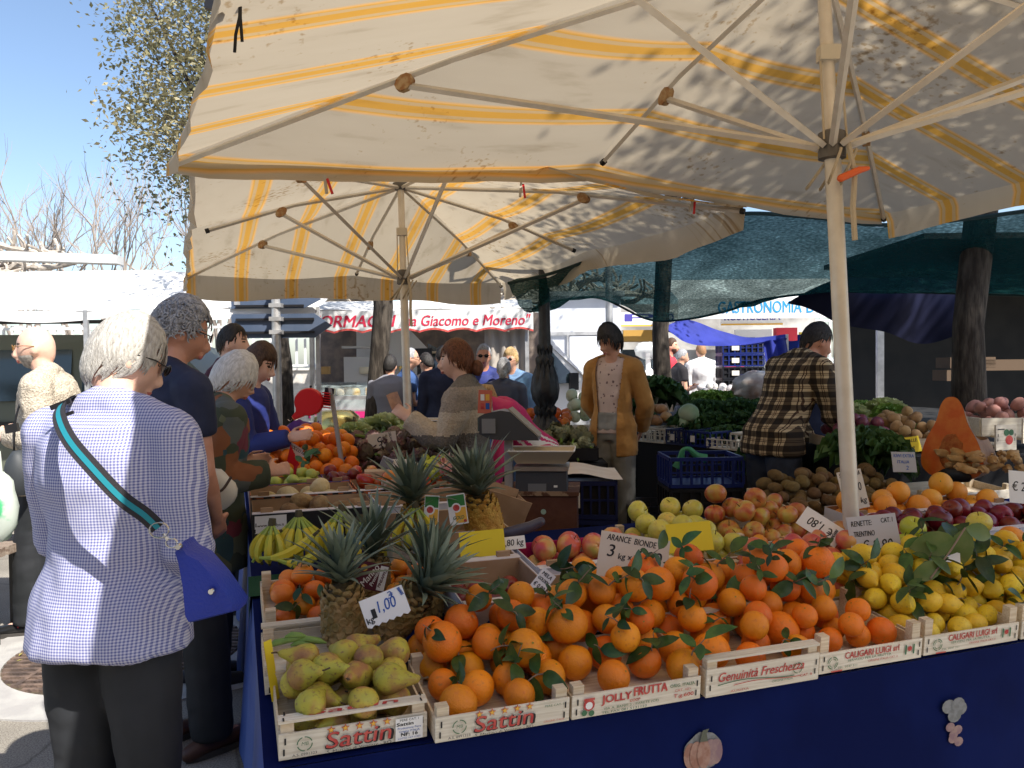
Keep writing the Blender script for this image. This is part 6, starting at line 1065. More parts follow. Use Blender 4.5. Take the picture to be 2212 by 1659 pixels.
def baretree(label, base, h, seed, stems=5, fan=.28, r=.075, cat='bare tree'):
    th = thing('bare_tree', label, cat, (base[0], base[1], 0)); rs = random.Random(seed); g = MB(); e = []
    g.tube([(0, 0, 0), (.03, 0, h * .12), (0, 0, h * .22)], [r * 1.6, r * 1.3, r * 1.1], 8)
    for k in range(stems):
        a = k * 6.283 / stems + rs.uniform(-.4, .4); d = V((math.cos(a) * fan * rs.uniform(.5, 1.3), math.sin(a) * fan, 1)); branch(g, V((0, 0, h * .2)), d, h * .30 * rs.uniform(.85, 1.15), r * .75, 4, rs, e, .42, .16, 3, 5, .70)
    g.v = [V((p.x, p.y, p.z)) for p in g.v]; g.build('trunk', mat('pale_twig', (.26, .22, .19), .9), th); return th
baretree('tall bare tree with fine upright twigs against the blue sky', (-10.2, 19), 7.4, 4, 6)
baretree('slimmer bare tree between the tall bare one and the umbrella', (-7.3, 20), 7.0, 9, 5, .22)
baretree('bare tree at the edge of the photo above the white awning', (-13.0, 21), 6.4, 12, 6, .35)
baretree('bare tree rising just left of the leafy holm oak', (-8.9, 23), 8.2, 15, 5, .2)
PLM = mat('pollard_bark', (.30, .26, .22), .9, (.46, .41, .35), 12)
def pollard(label, x, y, h, seed, n=9, R_=2.6):
    th = thing('plane_tree', label, 'pollarded tree', (x, y, 0), 0, 'pollarded plane trees'); rs = random.Random(seed); g = MB(); g.tube([(0, 0, 0), (.05, 0, h * .5), (0, 0, h)], [.2, .16, .15], 10)
    for k in range(n):
        a = k * 6.283 / n + rs.uniform(-.3, .3); p = V((0, 0, h)); d = V((math.cos(a), math.sin(a), .15)); r_ = .085
        pts = [p]; 
        for j in range(9): d = (d + V((rs.gauss(0, .35), rs.gauss(0, .35), rs.gauss(0, .25)))).normalized(); d.z *= .6; pts.append(pts[-1] + d * (R_ / 9))
        g.tube(pts, [r_ * (1 - .5 * j / 9) * (1 + .25 * (j % 2)) for j in range(10)], 7, rnd=True)
        for q in pts[2:]:
            for _ in range(2): e = q + V((rs.gauss(0, .22), rs.gauss(0, .22), rs.uniform(.05, .35))); g.tube([q, q.lerp(e, .5) + V((.04, 0, 0)), e], [.035, .028, .032], 5, rnd=True)
    g.build('trunk', PLM, th)
for i, (x, y, h, lb) in enumerate(((-11.2, 16.5, 3.55, 'pollarded plane tree with knotty branches over the white awning at the photo edge'), (-3.6, 17, 2.95, 'knotty pollarded plane tree behind the first white awning'), (-1.0, 17.2, 2.95, 'knotty pollarded plane tree above the cheese awning'), (1.4, 17.4, 2.9, 'knotty pollarded plane tree right behind the lamp post'))): pollard(lb, x, y, h, 30 + i)
# ---------------------------------------------------------------- stalls and vehicles behind
AWN = mat('white_awning', (.74, .74, .72), .8, (.80, .80, .79), 2, transl=.2); DARKI = mat('dark_interior', (.02, .02, .022), .8); GLASSD = mat('vehicle_glass', (.02, .035, .04), .08, spec=.8); OLIVE = mat('olive_paint', (.10, .11, .085), .35)
th = thing('awning_stall', 'long white awning stall at the edge of the photo behind the bald man', 'market stall', (-3.4, 8.4, 0)); I = th.location
a, b_, c_, d_ = [V(q) - I for q in ((-6.4, 7.6, 2.02), (-1.95, 8.0, 2.06), (-2.0, 9.6, 2.62), (-6.6, 9.3, 2.62))]
g = MB(); g.grid(lambda i, j: a.lerp(b_, i).lerp(d_.lerp(c_, i), j) + V((0, 0, -.10 * math.sin(math.pi * j) * (1 + .3 * math.sin(i * 17)) + .03 * NZ.noise(V((i * 9, j * 3, 0))))), 40, 10); g.build('canopy', AWN, th)
g = MB(); g.grid(lambda i, j: a.lerp(b_, i) + V((0, -.01 * math.sin(i * 60), -.10 * j - .02 * math.sin(i * 19) * j)), 60, 3); g.build('valance', AWN, th)
g = MB(); g.bar(d_ + V((-.3, .1, .22)), d_.lerp(c_, .42) + V((0, .1, .14)), .22, .10); g.build('awning_case', mat('grey_case', (.55, .56, .57), .4), th, smooth=False)
for f in (0, .5, 1): MB().bar(a.lerp(b_, f) + V((0, .02, 0)), V((a.lerp(b_, f).x, a.lerp(b_, f).y + .02, 0)), .04).build('support_post', STEEL, th, smooth=False)
MB().bar(a + V((0, .05, -.02)), b_ + V((0, .05, -.02)), .04).build('front_bar', STEEL, th, smooth=False)
# olive van under the awning
def van(name, label, loc_, rz, prof, wid, paint, wheels, wins, group=None, cat='van', extra=None):
    th = thing(name, label, cat, loc_, rz, group); g = MB(); n = len(prof)
    vs = [(x, y * wid / 2 * (1 - .12 * smooth(1.0, 2.0, z)), z) for y in (-1, 1) for x, z in prof]; g.add(vs, [tuple(range(n)), tuple(range(2 * n - 1, n - 1, -1))] + [(k, n + k, n + (k + 1) % n, (k + 1) % n) for k in range(n)]); g.build('body', paint, th, smooth=False)
    for w_ in wins:
        m_ = len(w_)
        for sd in (-1, 1): g = MB(); g.add([(x, sd * (wid / 2 * (1 - .12 * smooth(1.0, 2.0, z)) + .006), z) for x, z in w_], [tuple(range(m_)) if sd < 0 else tuple(range(m_ - 1, -1, -1))]); g.build('side_window', GLASSD, th, smooth=False)
    for x, r in wheels:
        for sd in (-1, 1):
            g = MB(); g.lathe([(r * .6, -.09), (r * .95, -.1), (r, -.06), (r, .06), (r * .95, .1), (r * .6, .09)], 22); q = g.build('wheel', mat('tyre', (.02, .02, .02), .8), th, loc=(x, sd * (wid / 2 - .08), r), rot=(rad(90), 0, 0))
            g = MB(); g.lathe([(r * .1, -.105), (r * .58, -.095), (r * .60, .095), (r * .1, .105)], 16); g.build('rim', STEEL, q)
    if extra: extra(th)
    return th
def olx(th):
    MB().box((.3, -.93, 1.98), (3.2, .03, .04)).build('roof_rail', BLACK, th, smooth=False); MB().box((.2, -.9, .85), (4.0, .02, .09)).build('rub_strip', BLACK, th, smooth=False)
van('parked_van', 'olive van with dark windows parked under the white awning', (-5.3, 9.6, 0), rad(4), [(-2.2, .35), (2.2, .35), (2.25, .9), (1.95, 1.25), (1.45, 1.72), (1.1, 1.84), (-1.9, 1.86), (-2.15, 1.5), (-2.25, .8)], 1.8, OLIVE, ((-1.4, .33), (1.4, .33)), [[(1.5, 1.15), (1.25, 1.62), (.5, 1.68), (.5, 1.12)], [(.38, 1.12), (.38, 1.68), (-.7, 1.68), (-.7, 1.12)], [(-.82, 1.12), (-.82, 1.66), (-1.85, 1.62), (-1.9, 1.15)]], extra=olx)
# back wall of stone with railing
STONE = mat('stone_wall', (.44, .41, .37), .9, (.58, .55, .50), 5, .6, 14)
th = thing('stone_wall', 'low sunlit stone wall topped by white railings behind all the stalls', 'wall', (0, 18.5, 0)); MB().box((0, 0, .7), (40, .4, 1.4)).build('wall', STONE, th, smooth=False); g = MB()
for k in range(160): g.box((-16 + k * .2, 0, 1.95), (.05, .04, 1.1))
g.box((0, 0, 2.42), (36, .05, .06)); g.box((0, 0, 1.5), (36, .05, .06)); rl = g.build('railing', mat('railing_white', (.62, .62, .60), .5), th, smooth=False)
MB().box((0, 0, 1.42), (40, .5, .05)).build('coping', mat('coping', (.6, .58, .55), .9), th, smooth=False)
# road sign seen from behind
SGN = mat('sign_back', (.055, .08, .13), .5, (.075, .10, .155), 3); th = thing('signpost', 'grey signpost with dark backs of two arrow shaped signs', 'signpost', (P(599, 800, 7.85).x, 7.85, 0)); I = th.location
MB().tube([(0, 0, 0), (-.005, 0, 2.32)], .045, 12).build('post', STEEL, th)
for z0, z1, xl, xr in ((1.75, 1.99, -.465, .53), (2.045, 2.22, -.465, .43)):
    zc = (z0 + z1) / 2; hz = (z1 - z0) / 2; g = MB(); ol = [(xl, z0), (xr - .17, z0), (xr, zc), (xr - .17, z1), (xl, z1)]; g.add([(x, y + .06, z) for y in (0, .02) for x, z in ol], [(0, 1, 2, 3, 4), (9, 8, 7, 6, 5)] + [(k, 5 + k, 5 + (k + 1) % 5, (k + 1) % 5) for k in range(5)]); pn = g.build('sign_panel', SGN, th, smooth=False)
    g = MB()
    for dz in (-.065, .065): g.box(((xl + xr) / 2 - .06, .045, zc + dz), (xr - xl - .22, .022, .022))
    g.build('stiffener', BLACK, pn, smooth=False); g = MB(); g.box((0, .0, zc + .065), (.12, .1, .04)); g.box((0, 0, zc - .065), (.12, .1, .04)); g.build('clamp', STEEL, pn, smooth=False); MB().box((xl + .06, .056, zc - .03), (.06, .004, .04)).build('maker_label', STEEL, pn, smooth=False)
# cheese truck
th = thing('cheese_stall', 'white cheese stall with a scalloped awning lettered in red script', 'market stall', (0, 10.4, 0)); I = th.location
xl, xr = P(660, 700, 10).x, P(1152, 700, 10).x
MB().box(((xl + xr) / 2, .9, 1.45), (xr - xl + .3, .05, 1.5)).build('back_panel', mat('stall_back', (.16, .13, .12), .7, (.28, .22, .18), 6), th, smooth=False)
MB().box(((xl + xr) / 2, .35, 2.18), (xr - xl, 1.2, .05)).build('roof', WHITE, th, smooth=False)
g = MB(); g.grid(lambda i, j: V((xl + (xr - xl) * i, .35 - .75 * j, 2.34 - .18 * j + .02 * math.sin(i * 14) * j)), 30, 6); g.build('awning', AWN, th)
def sc2(i, j): z = 2.16 - (.24 + .035 * (1 - abs(math.sin(i * math.pi * 8)))) * j; return V((xl + (xr - xl) * i, -.40 - .004 * j, z))
g = MB(); g.grid(sc2, 128, 4); vl = g.build('valance', AWN, th)
g = MB(); g.grid(lambda i, j: sc2(i, 1) + V((0, -.004, .025 * j - .008)), 128, 1); g.build('red_trim', INKR, vl, smooth=False)
RED2 = mat('awning_red', (.52, .02, .06), .7); FM = lambda x, z, y=-.408: Mx.Translation((x, y, z)) @ Mx.Rotation(rad(90), 4, 'X')
g = MB(); g.text('FORMAGGI', .21, FM(P(762, 700, 10).x, 2.02), .005, .22, fit=1.05); g.text('"da Giacomo e Moreno"', .19, FM(P(1003, 700, 10).x, 2.02), .003, .22, fit=1.62); g.build('lettering', RED2, vl, smooth=False)
MB().box(((xl + xr) / 2, -.1, .42), (xr - xl + .1, .06, .78)).build('front_panel', WHITE, th, smooth=False); MB().box(((xl + xr) / 2, -.14, .84), (xr - xl + .1, .03, .08)).build('magenta_band', mat('magenta', (.5, .02, .15), .5), th, smooth=False)
g = MB(); g.text('FORMAGGI', .3, FM(P(845, 900, 10).x, .55, -.14), .006, .22, fit=1.3); g.build('panel_lettering', RED2, th, smooth=False)
g = MB(); g.box(((xl + xr) / 2, .25, .98), (xr - xl, .7, .2)); g.build('display_shelf', STEEL, th, smooth=False)
m, t, b, L = nodes('case_glass'); b.inputs['Base Color'].default_value = (.5, .6, .6, 1); b.inputs['Roughness'].default_value = .03; b.inputs['Alpha'].default_value = .28; CGL = m
g = MB(); g.grid(lambda i, j: V((xl + (xr - xl) * i, -.12 + .28 * (1 - math.cos(j * 1.5)), .9 + .36 * math.sin(j * 1.5))), 4, 8); g.build('curved_glass', CGL, th)
for k in range(26):
    x = xl + .1 + (xr - xl - .2) * k / 25; g = MB(); s = R.uniform(.05, .09)
    if k % 3: g.lathe([(s, 0), (s * 1.1, .02), (s * 1.1, .07), (s, .09)], 14)
    else: g.box((0, 0, .05), (.16, .12, .1))
    o = g.build('cheese', mat(('rind_tan', 'rind_yellow', 'rind_pale')[k % 3], ((.42, .26, .10), (.62, .42, .12), (.62, .56, .42))[k % 3], .6), None, loc=V((x, 10.4 + .1 + .15 * (k % 2), 1.085 + (.28 if k % 5 == 0 else 0)))); tag(o, ('round tan cheese', 'wheel of yellow cheese', 'pale block of cheese')[k % 3] + ' in the glass case, %s of the row from the left' % (ORD[k + 1] if k < 20 else ('twenty-first', 'twenty-second', 'twenty-third', 'twenty-fourth', 'twenty-fifth', 'last')[k - 20]), 'cheese', 'cheeses in the glass case')
for x, nm in ((xl + .05, 'post'), (xr - .08, 'post')): MB().bar((x, -.3, 0), (x, -.3, 2.2), .05).build(nm, STEEL, th, smooth=False)
g = MB(); g.grid(lambda i, j: V((xr - .62 + .55 * i, -.25 + .03 * math.sin(i * 25), .9 + 1.3 * j)), 24, 3); g.build('side_curtain', mat('beige_curtain', (.36, .32, .28), .9), th)
for k in range(3): MB().box((xl + .9 + .7 * k, .8, 1.45 + .2 * (k % 2)), (.6, .12, .03)).build('shelf', WOOD, th, smooth=False)
g = MB(); g.box((xl + .55, .35, 1.42), (.42, .25, .34)); g.box((xl + .55, .35, 1.72), (.46, .3, .03)); g.build('coffee_machine', mat('cloth_white', (.5, .5, .5), .7), th, smooth=False)
g = MB(); g.box((P(895, 760, 10).x, .1, 1.62), (.34, .12, .14)); g.box((P(895, 760, 10).x, .1, 1.35), (.05, .05, .5)); g.build('till_display', BLACK, th, smooth=False)
# brass pot in front
g = MB(); g.lathe([(.05, 0), (.22, .01), (.27, .12), (.25, .28), (.18, .34), (.15, .35)], 24); o = g.build('brass_pot', mat('brass', (.50, .42, .16), .25, metal=.9), loc=V((P(728, 900, 8.9).x, 8.9, .62))); tag(o, 'round brass pot shining in front of the cheese counter', 'pot')
# white van, facing right
def vx(th):
    MB().box((.2, -.93, .62), (3.4, .02, .1)).build('bumper_strip', mat('van_grey', (.35, .36, .37), .5), th, smooth=False)
    MB().box((1.93, -.7, .82), (.1, .3, .2)).build('headlight', mat('lamp_glass', (.6, .45, .4), .2), th, smooth=False); MB().box((1.75, -.95, .62), (.06, .02, .04)).build('side_repeater', mat('amber', (.7, .2, .02), .3), th, smooth=False)
    MB().box((.75, -1.04, 1.22), (.12, .16, .24)).build('door_mirror', BLACK, th, smooth=False)
van('white_van', 'white van with teal tinted windows parked behind the lamp post', (.05, 12.2, 0), rad(4), [(-2.3, .35), (1.9, .35), (2.0, .7), (1.85, .98), (1.0, 1.22), (.35, 1.95), (.1, 2.05), (-2.3, 2.05)], 1.85, mat('van_white', (.80, .80, .80), .3), ((-1.5, .33), (1.28, .34)), [[(.85, 1.2), (.32, 1.82), (-.1, 1.84), (-.1, 1.16)], [(-.25, 1.16), (-.25, 1.84), (-1.3, 1.84), (-1.3, 1.16)]], extra=vx)
# grey trailer
th = thing('grey_trailer', 'pale grey box trailer with a sliding door behind the young man in ochre', 'trailer', (0, 13.4, 0)); x0, x1 = P(1178, 700, 13.2).x, P(1345, 700, 13.2).x; GRT = mat('trailer_grey', (.46, .48, .53), .45, (.52, .54, .58), 2)
MB().box(((x0 + x1) / 2, .8, 1.35), (x1 - x0, 1.6, 2.5)).build('box_body', GRT, th, smooth=False); MB().box(((x0 + x1) / 2, .75, 2.64), (x1 - x0 + .1, 1.75, .08)).build('roof', STEEL, th, smooth=False); MB().box(((x0 + x1) / 2, -.02, 1.98), (x1 - x0 + .04, .05, .06)).build('gutter', STEEL, th, smooth=False)
dr = MB().box((x0 + .72, -.025, 1.1), (.62, .04, 1.66)).build('sliding_door', mat('door_grey', (.55, .57, .61), .35), th, smooth=False); MB().box((x0 + .97, -.06, 1.0), (.03, .03, .22)).build('handle', BLACK, dr, smooth=False)
for x in (x0 + .38, x0 + 1.06): MB().box((x, -.02, 1.1), (.03, .05, 1.7)).build('door_frame', STEEL, th, smooth=False)
o = MB().tube([(0, 0, 0), (0, 0, 2.9)], .04, 10).build('steel_pole', STEEL, loc=V((P(1316, 700, 8.9).x, 8.9, 0))); tag(o, 'plain grey steel pole behind the head of the young man in ochre', 'pole')
# delicatessen truck
th = thing('deli_stall', 'white delicatessen stall with blue lettered signs under the green net', 'market stall', (0, 15.2, 0)); x0, x1 = P(1330, 700, 15).x, P(1830, 700, 15).x
MB().box(((x0 + x1) / 2, 1.4, 1.5), (x1 - x0, .06, 2.4)).build('back_panel', mat('deli_back', (.22, .21, .20), .6, (.45, .44, .42), 1.6), th, smooth=False)
g = MB(); g.box(((x0 + x1) / 2, .1, .55), (x1 - x0, .1, 1.05)); g.build('counter_front', mat('counter_steel', (.35, .36, .38), .4), th, smooth=False); MB().box(((x0 + x1) / 2, .04, 1.12), (x1 - x0, .12, .06)).build('blue_rail', INKB, th, smooth=False); g = MB(); g.grid(lambda i, j: V((x0 + (x1 - x0) * i, .05 + .2 * j * j, 1.15 + .4 * j)), 4, 5); g.build('display_glass', CGL, th)
for xa, xb, tx in ((1342, 1420, 'P'), (1424, 1458, 'EDO'), (1560, 1694, 'ROSTICCERIA')):
    a0, b0 = P(xa, 695, 14.9).x, P(xb, 695, 14.9).x; z = 2.30; bd = MB().box(((a0 + b0) / 2, -.2, z), (b0 - a0, .04, .26)).build('name_board', WHITE, th, smooth=False); g = MB(); g.text(tx, .2, FM((a0 + b0) / 2, z + .02, -.224), .004, 0, fit=(b0 - a0) * .9); g.build('board_lettering', mat('purple_letter', (.06, .05, .30), .6), bd, smooth=False); MB().box(((a0 + b0) / 2, -.225, z - .12), (b0 - a0, .01, .03)).build('yellow_edge', INKY, bd, smooth=False)
a0, b0 = P(1462, 690, 14.2).x, P(1860, 690, 14.2).x; g = MB(); g.grid(lambda i, j: V((a0 + (b0 - a0) * i, -1.1 + .002 * math.sin(i * 30), 2.60 - .36 * j)), 40, 2); vl = g.build('tent_valance', AWN, th); g = MB(); g.grid(lambda i, j: V((a0 + (b0 - a0) * i, -1.1 + 1.6 * j, 2.60 + .5 * j)), 10, 3); g.build('tent_roof', AWN, th)
g = MB(); CY = mat('cyan_letter', (.02, .26, .55), .6); g.text('GASTRONOMIA', .30, FM((P(1550, 680, 14.1).x + P(1732, 680, 14.1).x) / 2, 2.43, -1.106), .004, 0, fit=P(1732, 680, 14.1).x - P(1552, 680, 14.1).x); g.text('Dum', .32, FM(P(1768, 680, 14.1).x, 2.43, -1.106), .004, 0, fit=.42); g.build('valance_lettering', CY, vl, smooth=False)
MB().box((P(1384, 720, 15.1).x, .3, 2.0), (.6, .4, .22)).build('yellow_box', mat('ochre_box', (.42, .24, .05), .6), th, smooth=False); MB().box((P(1385, 770, 15.2).x, .9, 1.55), (.75, .05, .4)).build('window', GLASSD, th, smooth=False)
pb = MB().box((P(1640, 745, 15.6).x, .8, 1.85), (.75, .04, .55)).build('picture_board', WHITE, th, smooth=False); g = MB(); cx = P(1632, 745, 15.6).x; g.add([(cx + x, .775, 1.85 + z) for x, z in ((-.1, .12), (-.2, .06), (-.16, -.02), (-.1, .02), (-.1, -.15), (.1, -.15), (.1, .02), (.16, -.02), (.2, .06), (.1, .12))], [tuple(range(10))]); g.build('shirt_emblem', mat('mid_grey', (.25, .25, .26), .7), pb, smooth=False); g = MB(); g.text('13', .14, FM(cx, 1.85, .77), .003); g.build('emblem_number', WHITE, pb, smooth=False)
MB().box((P(1758, 770, 15.4).x, .5, 1.65), (.35, .05, .8)).build('yellow_panel', mat('yellow_panel', (.55, .42, .05), .6), th, smooth=False); MB().box((P(1726, 765, 15.3).x, .45, 1.7), (.35, .04, .6)).build('blue_poster', NAVY, th, smooth=False); MB().box((P(1700, 715, 15.3).x, .2, 2.0), (.4, .2, .25)).build('red_case', REDT, th, smooth=False)
# market scale wrapped in a plastic bag on the deli counter
m, t, b, L = nodes('clear_bag'); b.inputs['Base Color'].default_value = (.75, .78, .78, 1); b.inputs['Alpha'].default_value = .55; b.inputs['Roughness'].default_value = .25; BAGM = m
th = thing('wrapped_scale', 'scale on a stalk wrapped in a clear plastic bag on the far counter', 'scale', (P(1400, 790, 14.6).x, 14.6, 1.1)); MB().box((0, 0, .28), (.08, .06, .55)).build('stalk', WHITE, th, smooth=False); g = MB(); g.ball((0, 0, .6), (.25, .15, .16), 14, 9, lambda d: 1 + .25 * NZ.noise(d * 3)); g.build('plastic_wrap', BAGM, th); g = MB(); g.ball((.0, -.08, .12), (.1, .07, .16), 10, 8, lambda d: 1 + .2 * NZ.noise(d * 4)); g.build('hanging_bag', WHITE, th)
# blue awning with hanging side, and the stacked crates
BLT = mat('blue_tarp', (.012, .022, .20), .75, (.02, .032, .26), 4, .2, 20, transl=.12); th = thing('blue_awning', 'bright blue tarpaulin sagging over the crates, with one side hanging down', 'awning', (3.0, 11.3, 0)); I = th.location
e1 = [P(x, y, D) - I for x, y, D in ((1440, 704, 10.6), (1484, 690, 10.9), (1555, 714, 11.1), (1621, 729, 11.2), (1697, 722, 11.0))]; e2 = [P(x, y, D) - I for x, y, D in ((1443, 712, 10.4), (1475, 736, 10.5), (1515, 746, 10.6), (1600, 745, 10.7), (1699, 730, 10.8))]
def along(e, t): q = t * (len(e) - 1); i = min(int(q), len(e) - 2); f = q - i; f = f; p0, p1, p2, p3 = e[max(i - 1, 0)], e[i], e[i + 1], e[min(i + 2, len(e) - 1)]; return .5 * ((2 * p1) + (p2 - p0) * f + (2 * p0 - 5 * p1 + 4 * p2 - p3) * f * f + (3 * p1 - p0 - 3 * p2 + p3) * f ** 3)
g = MB(); g.grid(lambda i, j: along(e1, i).lerp(along(e2, i), j) + V((0, .012 * math.sin(i * 30), -.05 * math.sin(j * 3.1))), 40, 8); g.build('sheet', BLT, th)
g = MB(); pA, pB, pC, pD = [P(x, y, 10.8) - I for x, y in ((1648, 738), (1698, 726), (1714, 822), (1660, 826))]; g.grid(lambda i, j: pA.lerp(pB, i).lerp(pD.lerp(pC, i), j) + V((0, .03 * math.sin(i * 14), 0)), 20, 8); g.build('hanging_side', BLT, th)
MB().bar(P(1700, 722, 10.9) - I, V((P(1704, 742, 10.9).x, 10.9, 0)) - I, .03).build('pole', STEEL, th, smooth=False); MB().bar(P(1440, 715, 10.7) - I, V((P(1441, 742, 10.7).x, 10.7, 0)) - I, .03).build('pole', STEEL, th, smooth=False)
CRB = mat('blue_plastic', (.008, .020, .14), .4); CRK = mat('black_crate_plastic', (.010, .011, .016), .45); CRN2 = mat('navy_plastic', (.008, .014, .07), .45); CRC = mat('cream_plastic', (.55, .50, .40), .5)
def plcrate(p, w_, d, h, mt, label, rz=0, group=None, lab=True, n=7, solid=False):
    th = thing('plastic_crate', label, 'crate', p, rz, group); g = MB()
    for sy in (-1, 1):
        g.box((0, sy * d / 2, h * .94), (w_, .014, h * .12)); g.box((0, sy * d / 2, h * .06), (w_, .014, h * .12)); g.box((0, sy * d / 2, h * .5), (w_, .008, h * .06))
        for k in range(n + 1): g.box((-w_ / 2 + w_ * k / n, sy * d / 2, h * .5), (w_ * .035, .012, h * .77))
    for sx in (-1, 1):
        g.box((sx * w_ / 2, 0, h * .94), (.014, d - .03, h * .12)); g.box((sx * w_ / 2, 0, h * .06), (.014, d - .03, h * .12))
        for k in range(1, 5): g.box((sx * w_ / 2, -d / 2 + d * k / 5, h * .5), (.012, d * .04, h * .77))
    g.box((0, 0, .008), (w_ - .01, d - .01, .01)); g.build('frame', mt, th, smooth=False)
    if solid: MB().box((0, .0, h * .5), (w_ - .03, d - .03, h * .8)).build('dark_filler', BLACK, th, smooth=False)  # added black block, keeps the bright background from showing through the slats
    if lab: MB().box((-w_ * .2, -d / 2 - .010, h * .5), (w_ * .18, .004, h * .4)).build('paper_label', PAPER, th, smooth=False)
    return th
p0 = P(1598, 850, 11.9)
for k, (mt, lb) in enumerate(((CRB, 'lowest blue crate of the far stack'), (CRK, 'lower black crate of the far stack'), (CRK, 'upper black crate of the far stack under the blue ones'), (CRB, 'lower of the two blue crates atop the far stack'), (CRB, 'topmost blue crate of the far stack under the blue awning'))): plcrate((p0.x, 11.9, p0.z - .15 + .185 * k), .60, .4, .18, mt, lb, 0, 'stacked crates under the blue awning', solid=True)
plcrate(P(1645, 838, 11.4), .5, .35, .2, CRB, 'open blue crate glowing in the sun beside the stack', .1)
MB_ = None
# lamp post
CAST = mat('cast_iron', (.018, .022, .028), .45, (.035, .04, .05), 14, .4, 40); th = thing('lamp_post', 'black cast iron lamp post with a bulging fluted base behind the young man', 'lamp post', (P(1178, 900, 7.2).x, 7.2, 0)); S_ = 7.2 / FD; zz = lambda y: 1.45 - (y - 788) * S_
pr = [(.19, 0), (.19, zz(968)), (.16, zz(960)), (.155, zz(935)), (.165, zz(930)), (.150, zz(925)), (.135, zz(917)), (.09, zz(905)), (.075, zz(898)), (.10, zz(890)), (.105, zz(885)), (.075, zz(878)), (.085, zz(872)), (.12, zz(858)), (.130, zz(845)), (.115, zz(820)), (.085, zz(800)), (.072, zz(790)), (.082, zz(785)), (.085, zz(781)), (.065, zz(775)), (.06, zz(760)), (.072, zz(756)), (.055, zz(750)), (.052, zz(700)), (.048, zz(600)), (.04, 3.6)]
g = MB(); g.lathe(pr, 32, (0, 0, 0), lambda a, z: 1 + (.022 * math.cos(a * 10) if z > .85 else 0)); g.build('post', CAST, th)
for k in range(3): a = k * 2.1; g = MB(); g.tube([(0, 0, 3.5), (.2 * math.cos(a), .2 * math.sin(a), 3.7), (.35 * math.cos(a), .35 * math.sin(a), 3.6)], .02, 8); g.ball((.35 * math.cos(a), .35 * math.sin(a), 3.45), .12, 12, 8); g.build('lamp_arm', CAST, th)
# green shade net
m, t, b, L = nodes('shade_net'); NETM = m; tc = N(t, 'ShaderNodeTexCoord'); nz = N(t, 'ShaderNodeTexNoise', _2=60.0, _3=2.0); mp = N(t, 'ShaderNodeMapping'); mp.inputs['Scale'].default_value = (.6, .6, 2.5); L(tc.outputs['Object'], mp.inputs[0]); L(mp.outputs[0], nz.inputs['Vector'])
n2 = N(t, 'ShaderNodeTexNoise', _2=2.0, _3=3.0); L(tc.outputs['Object'], n2.inputs['Vector']); mm = N(t, 'ShaderNodeMath', operation='ADD'); L(nz.outputs[0], mm.inputs[0]); L(n2.outputs[0], mm.inputs[1])
rp = ramp(t, [(.38, (.04, .04, .04)), (.56, (.13, .13, .13)), (.70, (.42, .42, .42))]); hv = N(t, 'ShaderNodeMath', operation='MULTIPLY', _1=.5); L(mm.outputs[0], hv.inputs[0]); L(hv.outputs[0], rp.inputs[0])
df = N(t, 'ShaderNodeBsdfDiffuse'); df.inputs[0].default_value = (.008, .036, .036, 1); tl = N(t, 'ShaderNodeBsdfTranslucent'); tl.inputs[0].default_value = (.008, .040, .040, 1); ad = N(t, 'ShaderNodeMixShader', _0=.4); L(df.outputs[0], ad.inputs[1]); L(tl.outputs[0], ad.inputs[2]); tp = N(t, 'ShaderNodeBsdfTransparent'); tp.inputs[0].default_value = (.75, .95, .92, 1); mx = N(t, 'ShaderNodeMixShader'); L(rp.outputs[0], mx.inputs[0]); L(ad.outputs[0], mx.inputs[1]); L(tp.outputs[0], mx.inputs[2]); L(mx.outputs[0], t.nodes['Material Output'].inputs[0]); t.nodes.remove(b)
th = thing('shade_net', 'dark green shade net sagging between the trees over the vegetable stalls', 'shade net', (3.0, 7.0, 2.2)); I = th.location
n1 = [P(x, y, D) - I for x, y, D in ((1098, 612, 7.0), (1200, 588, 6.7), (1330, 540, 6.3), (1470, 492, 5.9), (1600, 462, 5.7), (1760, 470, 5.6), (1900, 486, 5.5), (2060, 476, 5.4), (2260, 450, 5.2))]; n3 = [P(x, y, D) - I for x, y, D in ((1150, 668, 7.4), (1215, 648, 7.9), (1300, 645, 8.2), (1400, 690, 8.3), (1480, 690, 8.2), (1570, 672, 8.0), (1660, 645, 7.7), (1860, 630, 7.2), (2260, 640, 6.6))]
g = MB(); g.grid(lambda i, j: along(n1, i).lerp(along(n3, i), j) + V((0, 0, -.10 * math.sin(math.pi * j) * (1 + .7 * math.sin(i * 21)) + .05 * NZ.noise(V((i * 14, j * 5, 0))))), 90, 22); g.build('net', NETM, th)
g = MB(); g.tube([along(n3, k / 60) for k in range(61)], .012, 5); g.tube([along(n1, k / 60) for k in range(61)], .015, 5); g.build('hem_cord', mat('net_hem', (.01, .03, .03), .8), th)
# dark blue tarpaulin at the right
th = thing('dark_tarpaulin', 'dark navy tarpaulin drooping below the net by the black stall', 'tarpaulin', (4.0, 7.0, 2.0)); I = th.location
t1 = [P(x, y, D) - I for x, y, D in ((1700, 655, 7.5), (1800, 605, 7.3), (1900, 600, 7.2), (2000, 600, 7.1), (2130, 610, 7.0))]; t2 = [P(x, y, D) - I for x, y, D in ((1735, 660, 7.5), (1800, 694, 7.4), (1900, 716, 7.3), (2010, 742, 7.2), (2120, 690, 7.0))]
g = MB(); g.grid(lambda i, j: along(t1, i).lerp(along(t2, i), j) + V((0, .05 * math.sin(i * 17 + j * 2), 0)), 40, 10); g.build('sheet', mat('navy_tarp', (.006, .009, .045), .7), th)
